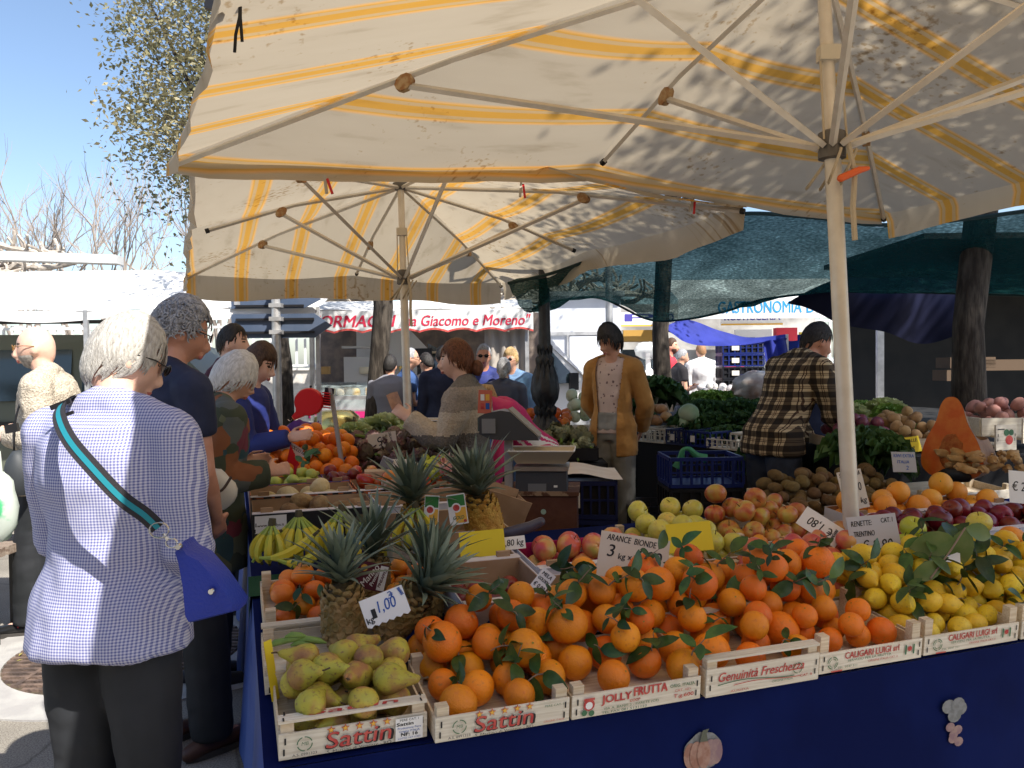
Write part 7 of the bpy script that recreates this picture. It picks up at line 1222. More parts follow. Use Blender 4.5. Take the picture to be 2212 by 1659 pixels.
# black stall on the right
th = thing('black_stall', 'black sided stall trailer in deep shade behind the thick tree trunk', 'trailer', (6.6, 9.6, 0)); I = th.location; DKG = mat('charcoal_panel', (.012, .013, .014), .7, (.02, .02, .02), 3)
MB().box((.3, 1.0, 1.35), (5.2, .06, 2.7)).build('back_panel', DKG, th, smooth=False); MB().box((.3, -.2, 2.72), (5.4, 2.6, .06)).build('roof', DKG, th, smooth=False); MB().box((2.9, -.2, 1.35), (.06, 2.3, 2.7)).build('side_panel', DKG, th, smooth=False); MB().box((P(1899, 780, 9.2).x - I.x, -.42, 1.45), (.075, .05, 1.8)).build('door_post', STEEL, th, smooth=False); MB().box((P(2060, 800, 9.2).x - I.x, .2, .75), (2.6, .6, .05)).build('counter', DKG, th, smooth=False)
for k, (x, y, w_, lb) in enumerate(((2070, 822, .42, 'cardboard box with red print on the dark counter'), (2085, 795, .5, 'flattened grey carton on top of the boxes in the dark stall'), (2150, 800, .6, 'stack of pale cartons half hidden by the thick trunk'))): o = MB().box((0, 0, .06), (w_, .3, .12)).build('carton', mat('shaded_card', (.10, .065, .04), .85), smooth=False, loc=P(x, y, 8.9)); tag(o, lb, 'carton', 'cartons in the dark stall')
# white car far right
van('white_car', 'white car glimpsed in the sun between the plaid man and the black stall', (5.75, 15.0, 0), rad(70), [(-1.9, .3), (1.9, .3), (1.95, .75), (1.1, .95), (.5, 1.42), (-.9, 1.45), (-1.7, 1.0), (-1.95, .7)], 1.7, MATS['van_white'], ((-1.2, .31), (1.2, .31)), [[(.9, .98), (.45, 1.34), (-.8, 1.36), (-1.3, 1.0)]], cat='car')
# ---------------------------------------------------------------- things people carry, stall gear
def smoothpath(pts, n): return [along(pts, k / n) for k in range(n + 1)]
# blue bag on a striped strap across the gingham shirt
th = thing('shoulder_bag', 'blue leather bag on a black and turquoise strap across the gingham shirt', 'bag', P(430, 1250, 1.86)); I = th.location
sp_ = [P(x, y, D) - I for x, y, D in ((156, 862, 2.03), (136, 872, 1.94), (128, 900, 1.855), (150, 950, 1.80), (200, 1010, 1.765), (262, 1075, 1.765), (312, 1112, 1.775), (342, 1140, 1.79))]
path = smoothpath(sp_, 60)
def ribbon(g, path, w_, off, view=V((0, -1, .25))):
    vs = []
    for i, p in enumerate(path):
        t = (path[min(i + 1, len(path) - 1)] - path[max(i - 1, 0)]).normalized(); n_ = (view - t * view.dot(t)).normalized(); s = t.cross(n_); vs += [p + s * w_ / 2 + n_ * off, p - s * w_ / 2 + n_ * off]
    g.add(vs, [(2 * i, 2 * i + 1, 2 * i + 3, 2 * i + 2) for i in range(len(path) - 1)])
WEB = mat('black_webbing', (.022, .02, .024), .8, bump=.4, bscale=500); TURQ = mat('turquoise_webbing', (.008, .19, .24), .7); CHR = mat('chrome', (.6, .6, .6), .15, metal=1)
g = MB(); ribbon(g, path, .034, .002); ribbon(g, path, .034, -.001); st = g.build('strap', WEB, th); g = MB(); ribbon(g, path, .012, .0035); g.build('turquoise_stripe', TURQ, st)
g = MB(); c_ = path[9]; g.box(c_ + V((0, -.008, 0)), (.052, .006, .012), (0, rad(-20), 0)); g.box(c_ + V((.006, -.008, -.028)), (.052, .006, .008), (0, rad(-20), 0)); g.build('buckle', BLACK, st, smooth=False)
g = MB(); e = path[-1]; f = P(372, 1172, 1.80) - I
for r_, c_ in ((.022, e + V((.005, -.004, -.004))), (.013, f)): g.tube([c_ + V((r_ * math.cos(a), -.004, r_ * math.sin(a) * .8)) for a in [q * math.pi / 8 for q in range(17)]], .0022, 6)
g.tube([e + V((.012, -.005, -.012)), f + V((-.008, -.004, .008))], .004, 6); g.build('clasp', CHR, th)
BAGB = mat('royal_leather', (.012, .028, .24), .45, (.016, .036, .30), 6, .25, 140); ol = [(384, 1180), (398, 1168), (412, 1186), (440, 1200), (480, 1245), (520, 1302), (516, 1318), (470, 1330), (416, 1344), (408, 1330), (402, 1260), (392, 1206)]
g = MB(); n = len(ol); pf = [P(x, y, 1.81) - I for x, y in ol]; cen = sum(pf, V()) / n; fr = [cen + (p - cen) * .90 + V((0, -.028, 0)) for p in pf]; bk_ = [p + V((0, .05, 0)) for p in pf]
g.add(pf + fr + bk_, [tuple(range(n, 2 * n))] + [(k, (k + 1) % n, n + (k + 1) % n, n + k) for k in range(n)] + [(2 * n + k, 2 * n + (k + 1) % n, (k + 1) % n, k) for k in range(n)] + [tuple(range(3 * n - 1, 2 * n - 1, -1))]); g.build('bag_body', BAGB, th)
g = MB(); 
for x, y in ((386, 1181), (457, 1277)): g.lathe([(.001, .006), (.006, .006), (.008, .002), (.008, -.004)], 10); M_ = Mx.Translation(P(x, y, 1.775) - I) @ Mx.Rotation(rad(90), 4, 'X'); g.v[-40:] = [M_ @ q for q in g.v[-40:]]
g.build('stud', CHR, th)
# cream bag of the shawl woman, black bag of the bald man, phone and note
def softbag(name, label, x, y, D, wpx, hpx, dep, mt, strap=None, top=.6, cat='bag'):
    th = thing(name, label, cat, P(x, y, D)); w_, h = wpx * D / FD / 2, hpx * D / FD / 2; g = MB(); g.ball((0, 0, 0), (w_, dep, h), 18, 12, lambda d: 1 + .08 * NZ.noise(d * 2.5)); vs = []
    for v in g.v: t = smooth(0, h, v.z); vs.append(V((v.x * (1 - (1 - top) * t), v.y, max(-h * .86, min(h * .9, v.z)))))
    g.v = vs; g.build('bag_body', mt, th)
    if strap: g = MB(); g.tube(smoothpath([P(px, py, pd) - th.location for px, py, pd in strap], 20), .006, 6); g.build('strap', mat('brown_strap', (.07, .04, .025), .6) if 'cream' in label else BLACK, th)
    return th
softbag('handbag', 'cream handbag with a thin brown strap against the patchwork coat', 462, 1058, 3.36, 100, 100, .06, mat('cream_canvas', (.62, .58, .50), .8), [(500, 1030, 3.3), (470, 1062, 3.27), (430, 1010, 3.3), (425, 960, 3.35)])
softbag('belt_bag', 'black zipped bag hanging at the bald man\'s front', 42, 1022, 4.18, 62, 110, .07, mat('grey_black_nylon', (.035, .04, .045), .6), [(30, 980, 4.2), (35, 900, 4.2), (60, 830, 4.25)], .75)
o = MB().box((0, 0, 0), (.065, .02, .045), (0, rad(-10), 0)).build('wallet', BLACK, smooth=False, loc=P(26, 925, 4.1)); tag(o, 'small black wallet held out by the bald man', 'wallet')
o = MB().grid(lambda i, j: V(((i - .5) * .066, .012 * math.sin(i * 3), (j - .5) * .12)), 5, 5).build('banknote', mat('note_pink', (.62, .38, .26), .7, (.50, .30, .22), 30), loc=Mx.LocRotScale(SW[0].location, SW[0].rotation_euler, None) @ (SW[1][0][2] + SW[1][0][3] * .10 + V((0, .0, .03))), rot=(.3, rad(-18), 0)); tag(o, 'orange pink banknote in the saleswoman\'s outstretched hand', 'banknote')
# carrier bag at the photo edge
th = thing('carrier_bag', 'white and green plastic carrier bag at the edge of the photo above the bench', 'bag', P(2, 1095, 3.7)); g = MB(); g.ball((0, 0, 0), (.075, .06, .16), 16, 12, lambda d: 1 + .16 * NZ.noise(d * 3)); g.tube([(.0, 0, .12), (-.01, 0, .26)], .015, 6); g.build('bag_body', [mat('bag_white', (.62, .68, .62), .35, (.10, .55, .25), 5, transl=.3, lo=.58, hi=.62)], th)
# bench
th = thing('bench', 'weathered wooden bench on a dark steel leg at the edge of the photo', 'bench', (P(0, 1200, 4.2).x - .35, 4.25, 0)); GRW = mat('weathered_wood', (.17, .12, .09), .9, (.30, .24, .19), 3, .6, 30, stretch=(1, 14, 14), bstretch=(1, 16, 16)); 
for k in range(3): MB().box((-.1 - .0 * k, -.17 + .17 * k, .50), (1.0, .15, .045), (0, 0, .03)).build('seat_plank', GRW, th, smooth=False)
g = MB(); g.box((.33, -.12, .245), (.08, .05, .47)); g.box((.33, .14, .245), (.08, .05, .47)); g.build('leg', BLACK, th, smooth=False); MB().box((-.6, .0, .245), (.08, .3, .47)).build('leg', BLACK, th, smooth=False)
# red ticket dispenser
RED = mat('red_plastic', (.60, .02, .025), .3); th = thing('ticket_dispenser', 'round red ticket dispenser on a grey post above the far oranges', 'ticket dispenser', P(735, 1015, 4.62)); I = th.location
g = MB(); c_ = P(668, 868, 4.6) - I; pts = []
for k in range(28):
    a = k * 2 * math.pi / 28; r = .083; p = V((r * math.cos(a), 0, r * math.sin(a) * .97)); pts.append(p)
pts = [p for p in pts]; drop = [V((-.03, 0, -.082)), V((-.085, 0, -.105)), V((-.10, 0, -.085)), V((-.075, 0, -.055))]; ol = [p for k, p in enumerate(pts) if not (math.radians(212) < k * 2 * math.pi / 28 < math.radians(255))]; i_ = [k for k in range(28) if k * 2 * math.pi / 28 >= math.radians(255)][0] - (28 - len(ol)); ol = ol[:i_] + drop[::-1] + ol[i_:]; n = len(ol)
fr = [c_ + p * .93 + V((0, -.03, 0)) for p in ol]; m1 = [c_ + p + V((0, -.018, 0)) for p in ol]; m2 = [c_ + p + V((0, .018, 0)) for p in ol]; g.add(fr + m1 + m2, [tuple(range(n))[::-1]] + [(k + j * n, (k + 1) % n + j * n, (k + 1) % n + (j + 1) * n, k + (j + 1) * n) for j in range(2) for k in range(n)] + [tuple(2 * n + k for k in range(n))]); g.build('drum', RED, th)
g = MB()
for k in range(7): g.box(c_ + V((.10, 0, .05 - .014 * k)), (.045, .03, .006), (0, .15, 0))
g.build('grip_ribs', RED, th, smooth=False); o = MB().grid(lambda i, j: c_ + V((-.10 - .025 * i, -.01 + .02 * j, -.098 - .012 * math.sin(i * 3))), 4, 1).build('paper_slip', PAPER, th); g = MB(); g.ball(c_ + V((.01, -.0, .088)), .008, 8, 6); g.build('key_knob', BLACK, th)
g = MB(); a = P(714, 838, 4.64) - I; b_ = P(743, 1030, 4.64) - I; g.bar(a, b_, .034, .02); g.build('post', mat('grey_post', (.34, .32, .31), .5), th, smooth=False); MB().box(a + V((-.012, 0, -.05)), (.05, .03, .10), (0, .15, 0)).build('bracket', BLACK, th, smooth=False)
# scales
DKS = mat('scale_grey', (.05, .055, .065), .5); CRT = mat('cream_tray', (.52, .45, .33), .35, metal=.3)
def scale(x, y, D, w_, label, head):
    th = thing('market_scale', label, 'scale', P(x, y, D), rad(-6), 'scales of the fruit stall'); h = .13
    g = MB(); g.box((0, 0, h / 2), (w_ * .86, w_ * .7, h), None, .96); g.build('base', DKS, th, smooth=False); MB().box((0, 0, h + .010), (w_ * .9, w_ * .75, .02)).build('platform', mat('worn_steel', (.34, .30, .26), .4, (.42, .38, .33), 8, metal=.5), th, smooth=False)
    g = MB(); a, b_ = w_ * .40, w_ * .55; z0, z1 = h + .035, h + .10
    g.add([V((i * s, j * s * .75, z)) for s, z in ((a, z0), (b_, z1), (b_ * .985, z1 - .001), (a * .97, z0 + .004)) for i, j in ((-1, -1), (1, -1), (1, 1), (-1, 1))], [(3, 2, 1, 0)] + [(k + 4 * q, (k + 1) % 4 + 4 * q, (k + 1) % 4 + 4 * (q + 1), k + 4 * (q + 1)) for q in range(3) for k in range(4)] + [(12, 13, 14, 15)]); g.build('tray', CRT, th, smooth=False); g = MB(); e = [V((i * b_, j * b_ * .75, z1 + .002)) for i, j in ((-1, -1), (1, -1), (1, 1), (-1, 1))]
    for k in range(4): g.tube([e[k], e[(k + 1) % 4]], .004, 5)
    g.build('tray_rim', WHITE, th); MB().box((-.02, -w_ * .35 - .003, h * .35), (w_ * .3, .004, h * .3)).build('rating_plate', mat('plate_grey', (.16, .17, .18), .5), th, smooth=False); MB().box((w_ * .24, -w_ * .35 - .003, h * .4), (w_ * .06, .004, h * .08)).build('sticker', WHITE, th, smooth=False)
    if head:
        MB().tube([(-w_ * .56, -.02, -.02), (-w_ * .56, -.02, .30)], .030, 4, side=(1, 1, 0)).build('post', mat('post_cream', (.46, .44, .41), .5), th, smooth=False)
        g = MB(); pr = [(-.14, .02), (-.14, .11), (-.11, .125), (-.03, .14), (.02, .132), (.16, .0), (.165, -.013), (-.02, -.013), (-.09, -.005)]; n = len(pr); o3 = V((-w_ * .56, -.02, .30)); g.add([o3 + V((x_ + .0, yy, z)) for yy in (-.10, .10) for x_, z in pr], [tuple(range(n - 1, -1, -1)), tuple(range(n, 2 * n))] + [(k, (k + 1) % n, n + (k + 1) % n, n + k) for k in range(n)]); hd = g.build('display_head', mat('head_grey', (.06, .064, .07), .4), th, smooth=False)
        MB().box(o3 + V((-.145, 0, .068)), (.012, .16, .07)).build('screen', mat('screen_green', (.12, .15, .14), .2), hd, smooth=False); MB().bar(o3 + V((.01, 0, .148)), o3 + V((.165, 0, .006)), .20, .008).build('keypad', mat('keypad', (.30, .28, .24), .6), hd, smooth=False); g = MB(); g.box(o3 + V((-.09, -.105, .062)), (.07, .012, .075)); g.build('side_window', mat('window_grey', (.22, .23, .24), .2), hd, smooth=False)
        pp_ = MB().box(o3 + V((-.11, -.09, .185)), (.07, .006, .12), (0, .06, 0)).build('poster', mat('poster_red', (.55, .14, .09), .5), hd, smooth=False); g = MB()
        for k, (dx, dz, m_) in enumerate(((-.012, .03, 5), (.014, .03, 4), (-.012, -.015, 0), (.014, -.015, 3))): g.mi = m_; q = o3 + V((-.11 + dx, -.0945, .178 + dz)); g.add([q + V((i * .010, 0, j * .016)) for i, j in ((-1, -1), (1, -1), (1, 1), (-1, 1))], [(0, 1, 2, 3)])
        g.build('poster_print', INKS, pp_, smooth=False)
scale(1172, 1065, 4.15, .31, 'electronic scale with a cream tray and a display post on the brown chest', True)
scale(935, 983, 5.15, .26, 'second smaller scale with a flat cream tray behind the artichokes', False)
CHEST = mat('chest_paint', (.085, .028, .015), .7, (.12, .045, .025), 6, .3, 30, lo=.4, hi=.6); th = thing('wooden_chest', 'old brown wooden chest with chipped edges under the electronic scale', 'chest', (P(1165, 1100, 4.15).x, 4.2, 0), rad(-6))
zt = P(1165, 1065, 4.0).z; MB().box((0, 0, zt / 2), (.41, .34, zt - .03)).build('box', CHEST, th, smooth=False); MB().box((0, 0, zt - .008), (.43, .36, .02)).build('lid', mat('chipped_lid', (.10, .04, .02), .7, (.30, .20, .12), 14, lo=.55, hi=.6), th, smooth=False); g = MB(); g.add([(.035 + .014 * math.cos(a), -.172, zt - .10 + .014 * math.sin(a)) for a in [k * .5236 for k in range(12)]], [tuple(range(12))]); g.build('round_sticker', mat('sticker_mint', (.35, .5, .42), .5), th, smooth=False)
# crates on the ground inside the stall
p0 = P(1268, 1140, 4.95); GB = 'crates stacked on the ground inside the stall'
for k, (mt, lb) in enumerate(((CRN2, 'lowest navy crate of the stack beside the chest'), (CRN2, 'middle navy crate of the stack beside the chest'), (CRN2, 'topmost navy crate of the stack beside the chest, under a sheet of paper'))): plcrate((p0.x, 4.95, .05 + .235 * k), .36, .36, .23, mt, lb, -.1, GB, k == 2, solid=True)
o = MB().grid(lambda i, j: V(((i - .5) * .4, (j - .5) * .4, .02 * math.sin(i * 5) + .02 * j)), 8, 8).build('paper_sheet', PAPER, loc=(p0.x, 4.95, .78)); tag(o, 'crumpled pale paper laid on the navy crate stack', 'paper')
p0 = P(1515, 1130, 5.35)
for k, (mt, lb) in enumerate(((CRK, 'lowest black crate of the stack behind the yellow apples'), (CRK, 'black crate second from the ground behind the yellow apples'), (CRK, 'black crate third from the ground behind the yellow apples'), (CRB, 'blue crate on the black stack, with a green bag in it'))): plcrate((p0.x, 5.4, .02 + .205 * k), .48, .4, .20, mt, lb, .02, GB, False, solid=k < 3)
g = MB(); q = P(1480, 985, 5.3); g.tube(smoothpath([q + V(v) for v in ((-.06, 0, -.08), (-.03, 0, -.02), (-.02, -.02, .04), (.02, -.02, .05), (.08, 0, .0), (.14, 0, -.02))], 20), [.012 + .02 * abs(1 - k / 10) for k in range(21)], 8); o = g.build('green_bag', mat('mint_bag', (.10, .42, .22), .4, transl=.3)); o.data.transform(Mx.Translation(-q)); o.location = q; tag(o, 'knotted mint green plastic bag in the blue crate', 'bag')
p0 = P(1440, 1090, 6.3); plcrate((p0.x, 6.5, .0), .6, .45, .32, CRK, 'big black crate on the ground in the shade behind the young man in ochre', 0, GB, False)
# ---------------------------------------------------------------- vegetable table behind
th = thing('vegetable_table', 'long dark clothed table heaped with greens behind the stall', 'market table', (2.0, 7.0, 0)); I = th.location; VT = [P(1372, 948, 7.1), P(1655, 1012, 6.0)]
q = [V((VT[0].x, VT[0].y, .76)), V((VT[1].x, VT[1].y, .76)), V((4.4, 7.6, .98)), V((3.3, 9.4, 1.0)), V((1.3, 8.6, .9))]; g = MB(); g.add([v - I for v in q], [(0, 1, 2, 3, 4)]); g.build('table_top', DKG, th, smooth=False)
g = MB(); g.add([v - I for v in (q[0], q[1], V((q[1].x, q[1].y, .02)), V((q[0].x, q[0].y, .02)))] + [v - I for v in (q[1], q[2], V((q[2].x, q[2].y, .02)), V((q[1].x, q[1].y, .02)))], [(0, 1, 2, 3), (4, 5, 6, 7)]); g.build('table_cloth', mat('black_cloth', (.008, .009, .012), .9), th, smooth=False)
vd = math.atan2(VT[1].y - VT[0].y, VT[1].x - VT[0].x); GF = 'crates at the edge of the vegetable table'
for k, (f, mt, lb, h) in enumerate(((.06, WOODW, 'thin wooden crate of squashes at the far end of the vegetable table', .10), (.24, CRC, 'cream plastic basket of cabbage on the vegetable table', .13), (.44, CRN2, 'dark blue basket of greens with paper labels', .13), (.60, CRB, 'bright blue basket of greens beside the dark blue one', .13), (.76, WOODW, 'thin wooden crate between the bright blue and cream baskets', .08), (.93, CRC, 'cream plastic basket of greens nearest the plaid man', .14))): plcrate(VT[0].lerp(VT[1], f) + V((.08, .19, 0)) + V((0, 0, .765 - VT[0].lerp(VT[1], f).z)), .25, .36, h, mt, lb, vd, GF, k in (2, 3), 5)
MG = 'heads of greens on the vegetable table'; spots = []
rs = random.Random(8); k = 0
for row, (y, D, n_, x0, x1) in enumerate(((948, 6.75, 6, 1520, 1640), (918, 7.1, 8, 1490, 1650), (888, 7.7, 8, 1500, 1650))):
    for i in range(n_): spots.append((x0 + (x1 - x0) * i / (n_ - 1) + rs.uniform(-6, 6), y + rs.uniform(-5, 5), D, rs.uniform(1.0, 1.35), 'head of dark greens, %s in the %s row of the vegetable table' % (ORD[i + 1], ('front', 'middle', 'back')[row])))
put(mld, 'leafy_greens', 'greens', MG, spots, 1.25, 3)
put(mlg, 'lettuce', 'lettuce', 'green lettuces in the sun', [(1530 + 22 * i, 866 - 5 * (i % 2), 8.3, 1.5, 'frilly green lettuce in the lit back row, %s from the left' % ORD[i + 1]) for i in range(6)] , 1.0, 5)
put(mlp + mlg, 'lettuce', 'lettuce', 'lettuces by the onions', [(1880, 890, 5.9, 1.5, 'dark round lettuce at the back beside the onions'), (1915, 885, 5.7, 1.2, 'pale lettuce catching the sun behind the onions'), (1935, 898, 5.5, 1.1, 'bright green lettuce nearest the onions'), (1830, 890, 5.6, 1.2, 'lettuce directly behind the near umbrella pole')], 1.0, 6)
put(mld, 'leafy_greens', 'greens', 'dark kale beside the pole', [(1868, 965, 4.5, 1.5, 'bushy dark kale between the pole and the yellow potatoes'), (1900, 985, 4.4, 1.2, 'smaller dark kale in front of the bushy one'), (1650, 975, 5.6, 1.4, 'wilted greens hanging over the table edge behind the plaid man'), (1655, 1020, 5.6, 1.1, 'drooping roots and leaves below the wilted greens')], 1.2, 7)
put(mld, 'leafy_greens', 'greens', 'big dark cabbages by the trunk', [(1395, 850, 8.4, 2.0, 'big dark savoy heap before the second tree trunk'), (1432, 845, 8.3, 1.9, 'big dark savoy heap touching the second tree trunk'), (1375, 880, 8.2, 1.4, 'dark savoy right of the ochre cardigan')], 1.1, 9)
m_cab = [m_ell('cabbage', .05, mat('cabbage_green', (.28, .40, .20), .5, (.42, .50, .32), 9, .3, 50), .9, 4, .05)]
SQ = [m_ell('squash', .05, mat('squash_tan', (.42, .21, .08), .6, (.48, .26, .11), 8, rnd=.1), 1.5, 6, .15)]; ONR = [m_ell('onion', .05, mat('red_onion', (.13, .03, .06), .4, (.22, .06, .09), 9, rnd=.2), .9, 7, .04)]; POT = [m_ell('potato', .05, mat('potato', (.32, .20, .09), .8, (.42, .28, .14), 12, rnd=.15), 1.25, 8, .12)]; POTR = [m_ell('red_potato', .05, mat('red_potato', (.36, .16, .13), .7, (.44, .22, .18), 12, rnd=.12), 1.25, 9, .1)]; FEN = [m_ell('fennel', .05, mat('fennel_pale', (.42, .50, .30), .5, (.56, .60, .44), 8, rnd=.08), 1.0, 10, .08)]; GAR = [m_ell('garlic', .05, mat('garlic_white', (.72, .69, .64), .6, (.6, .55, .55), 8, rnd=.05), .85, 11, .08)]; PEPO = [m_ell('orange_pepper', .05, mat('orange_pepper', (.62, .16, .02), .3, (.55, .10, .02), 8, rnd=.15), 1.1, 12, .2)]; GIN = [m_ell('ginger', .05, mat('ginger', (.38, .22, .08), .75, (.46, .30, .13), 12, rnd=.1), 1.9, 13 + k, .45) for k in range(2)]
freeheap('squash', 'squash', 'tan squashes in the thin crate', 'tan butternut squash in the thin crate, {r} row, {k}', SQ, 1376, 1460, 925, 7.3, .07, .065, 10, .22, 11, 'lie')
for x, y, s, lb in ((1488, 893, 1.9, 'pale green cabbage on top of the squashes'), (1478, 915, 1.3, 'small pale cabbage in the cream basket'), (1500, 915, 1.3, 'small cabbage leaning out of the cream basket')): o = inst('cabbage', m_cab[0], None, P(x, y, 7.0), (.3, .2, x), s); tag(o, lb, 'cabbage', 'pale cabbages on the vegetable table')
freeheap('red_onion', 'onion', 'red onions in the crate', 'shiny red onion beside the yellow potatoes, {r} row, {k}', ONR, 1822, 1930, 965, 4.9, .042, .05, 40, .16, 13, 'any', .4)
freeheap('yellow_potato', 'potato', 'yellow potatoes in the crate', 'yellow potato before the thick tree trunk, {r} row, {k}', POT, 1925, 2030, 960, 4.85, .042, .058, 40, .20, 14, 'any', .4)
freeheap('red_potato', 'potato', 'pink potatoes by the trunk', 'pink skinned potato right of the thick trunk, {r} row, {k}', POTR, 2128, 2260, 930, 5.0, .048, .058, 32, .17, 15, 'any', .3)
freeheap('fennel', 'fennel', 'fennel bulbs behind the lamp post', 'pale fennel bulb beside the ochre cardigan, {r} row, {k}', FEN, 1222, 1284, 915, 7.9, .075, .055, 16, .3, 16)
freeheap('orange_pepper', 'pepper', 'orange peppers behind the lamp post', 'orange pepper by the lamp post foot, {r} row, {k}', PEPO, 1130, 1240, 928, 7.6, .06, .055, 18, .16, 17)
freeheap('garlic', 'garlic', 'white garlic in the sun', 'sunlit white garlic bulb behind the lettuces, {r} row, {k}', GAR, 1520, 1625, 872, 8.9, .05, .05, 60, .22, 18, 'any', .5)
freeheap('artichoke', 'artichoke', 'green artichokes in the dark tray', 'green artichoke in the dark tray, {r} row, {k}', marg, 1165, 1285, 990, 6.15, .058, .05, 34, .20, 19)
freeheap('ginger', 'ginger', 'ginger roots', 'knobbly ginger root beside the cut pumpkin, {r} row, {k}', GIN, 2075, 2260, 1030, 3.95, .036, .075, 34, .14, 20, 'lie', .25)
def slab(x0, x1, y, D, dep, label, mt, cat='tray', h=.06, name='vegetable_tray'):
    a, b_ = P(x0, y, D), P(x1, y, D); th = thing(name, label, cat, ((a.x + b_.x) / 2, D + dep / 2, a.z - .01), 0, 'trays under the vegetables'); w_ = b_.x - a.x
    MB().box((0, 0, 0), (w_, dep, .012)).build('base', mt, th, smooth=False); MB().box((0, -dep / 2, h / 2), (w_, .012, h)).build('front_panel', mt, th, smooth=False)
    for s in (-1, 1): MB().box((s * w_ / 2, 0, h / 2), (.012, dep - .02, h)).build('side_panel', mt, th, smooth=False)
    return th
slab(1160, 1292, 992, 6.1, .5, 'dark tray under the green artichokes', CRK, h=.09); slab(1130, 1290, 930, 7.55, .7, 'pale crate under the orange peppers and fennel', WOODW); slab(1815, 1932, 968, 4.85, .5, 'wooden crate under the red onions', WOOD); slab(1925, 2035, 966, 4.8, .5, 'wooden crate under the yellow potatoes', WOOD); slab(2120, 2280, 938, 4.95, .4, 'white printed crate of pink potatoes', WOODW, h=.11); slab(1515, 1630, 876, 8.85, .6, 'crate under the sunlit garlic', WOOD)
th = thing('back_table', 'dark clothed table under the onions, potatoes and cut pumpkin', 'market table', (3.0, 5.1, 0)); I = th.location; g = MB(); zq = P(1940, 970, 4.8).z - .03; g.box((.55, .2, zq / 2), (3.0, 1.3, zq)); g.build('cloth', MATS['black_cloth'], th, smooth=False)
th = thing('artichoke_table', 'low dark table under the green artichokes by the lamp post', 'market table', (P(1225, 990, 6.3).x, 6.4, 0)); g = MB(); g.box((0, 0, .345), (.6, .6, .69)); g.build('cloth', MATS['black_cloth'], th, smooth=False)
th = thing('pepper_table', 'dark blue clothed table under the peppers and fennel', 'market table', (P(1210, 930, 7.9).x, 7.95, 0)); g = MB(); zq = P(1210, 935, 7.6).z - .03; g.box((0, 0, zq / 2), (.85, .8, zq)); g.build('cloth', NAVY, th, smooth=False)
# printed fruit crates under the pink potatoes
for k, (x, y, D, lb) in enumerate(((2172, 945, 4.7, 'white crate printed with a strawberry, nearer the trunk'), (2230, 930, 4.75, 'white crate printed with a strawberry at the photo edge'))):
    th = thing('printed_crate', lb, 'crate', P(x, y, D), rad(15), 'white printed crates'); fp = MB().box((0, 0, 0), (.15, .012, .15)).build('front_panel', WOODW, th, smooth=False); MB().box((0, .15, -.05), (.15, .28, .012)).build('base_board', WOOD, th, smooth=False); prints(fp, [('d', .02, -.015, .028, 0), ('d', .0, .03, .02, 1), ('d', .035, .03, .018, 1), ('r', -.04, .05, .05, .006, 2)], .15, Mx.Translation((0, -.0065, 0)) @ Mx.Rotation(rad(90), 4, 'X'))
# cut pumpkin
PSK = mat('pumpkin_skin', (.22, .11, .05), .6, (.30, .17, .08), 7, .3, 30); PFL = mat('pumpkin_flesh', (.62, .12, .012), .5, (.68, .20, .03), 12, .2, 40); th = thing('pumpkin', 'huge pear shaped pumpkin cut open to show orange flesh', 'pumpkin', P(2065, 950, 4.15), Euler((.0, .0, -.95)))
pr = [(.01, .20), (.035, .19), (.06, .155), (.085, .08), (.135, .0), (.165, -.08), (.16, -.14), (.10, -.18), (.02, -.185)]
th.scale = (1.12,) * 3; pv = [V((a_, 0, b_)) for a_, b_ in pr]; pr = [(max(.005, q.x), q.z) for q in (along(pv, k / 30) for k in range(31))]
g = MB(); n = 20; vs = []; prof3 = [(r_, z_) for r_, z_ in pr]
for r_, z_ in prof3: vs += [V((r_ * math.cos(a) * .85 - .02, r_ * math.sin(a) * 1.9 + .0, z_ - .25 * max(0, math.sin(a)) * (z_ > 0) * .5)) for a in [math.pi * k / n for k in range(n + 1)]]
g.add(vs, [(i * (n + 1) + k, i * (n + 1) + k + 1, (i + 1) * (n + 1) + k + 1, (i + 1) * (n + 1) + k) for i in range(len(pr) - 1) for k in range(n)]); g.build('rind', PSK, th)
g = MB(); ol = [(r_ * .85 - .02, z_) for r_, z_ in pr] + [(-r_ * .85 - .02, z_) for r_, z_ in pr[::-1]]; g.add([(x, -.002, z) for x, z in ol], [tuple(range(len(ol)))]); cut = g.build('cut_face', PFL, th, smooth=False); g = MB(); g.ball((-.02, -.004, -.06), (.055, .012, .085), 12, 9, lambda d: 1 + .25 * NZ.noise(d * 4)); g.build('seed_hollow', mat('pumpkin_hollow', (.30, .07, .01), .7, (.4, .14, .03), 40, .6, 90), cut)
g = MB(); g.ball((.0, -.01, -.165), (.075, .02, .035), 10, 7, lambda d: 1 + .2 * NZ.noise(d * 3)); g.build('dark_patch', BLACK, cut)
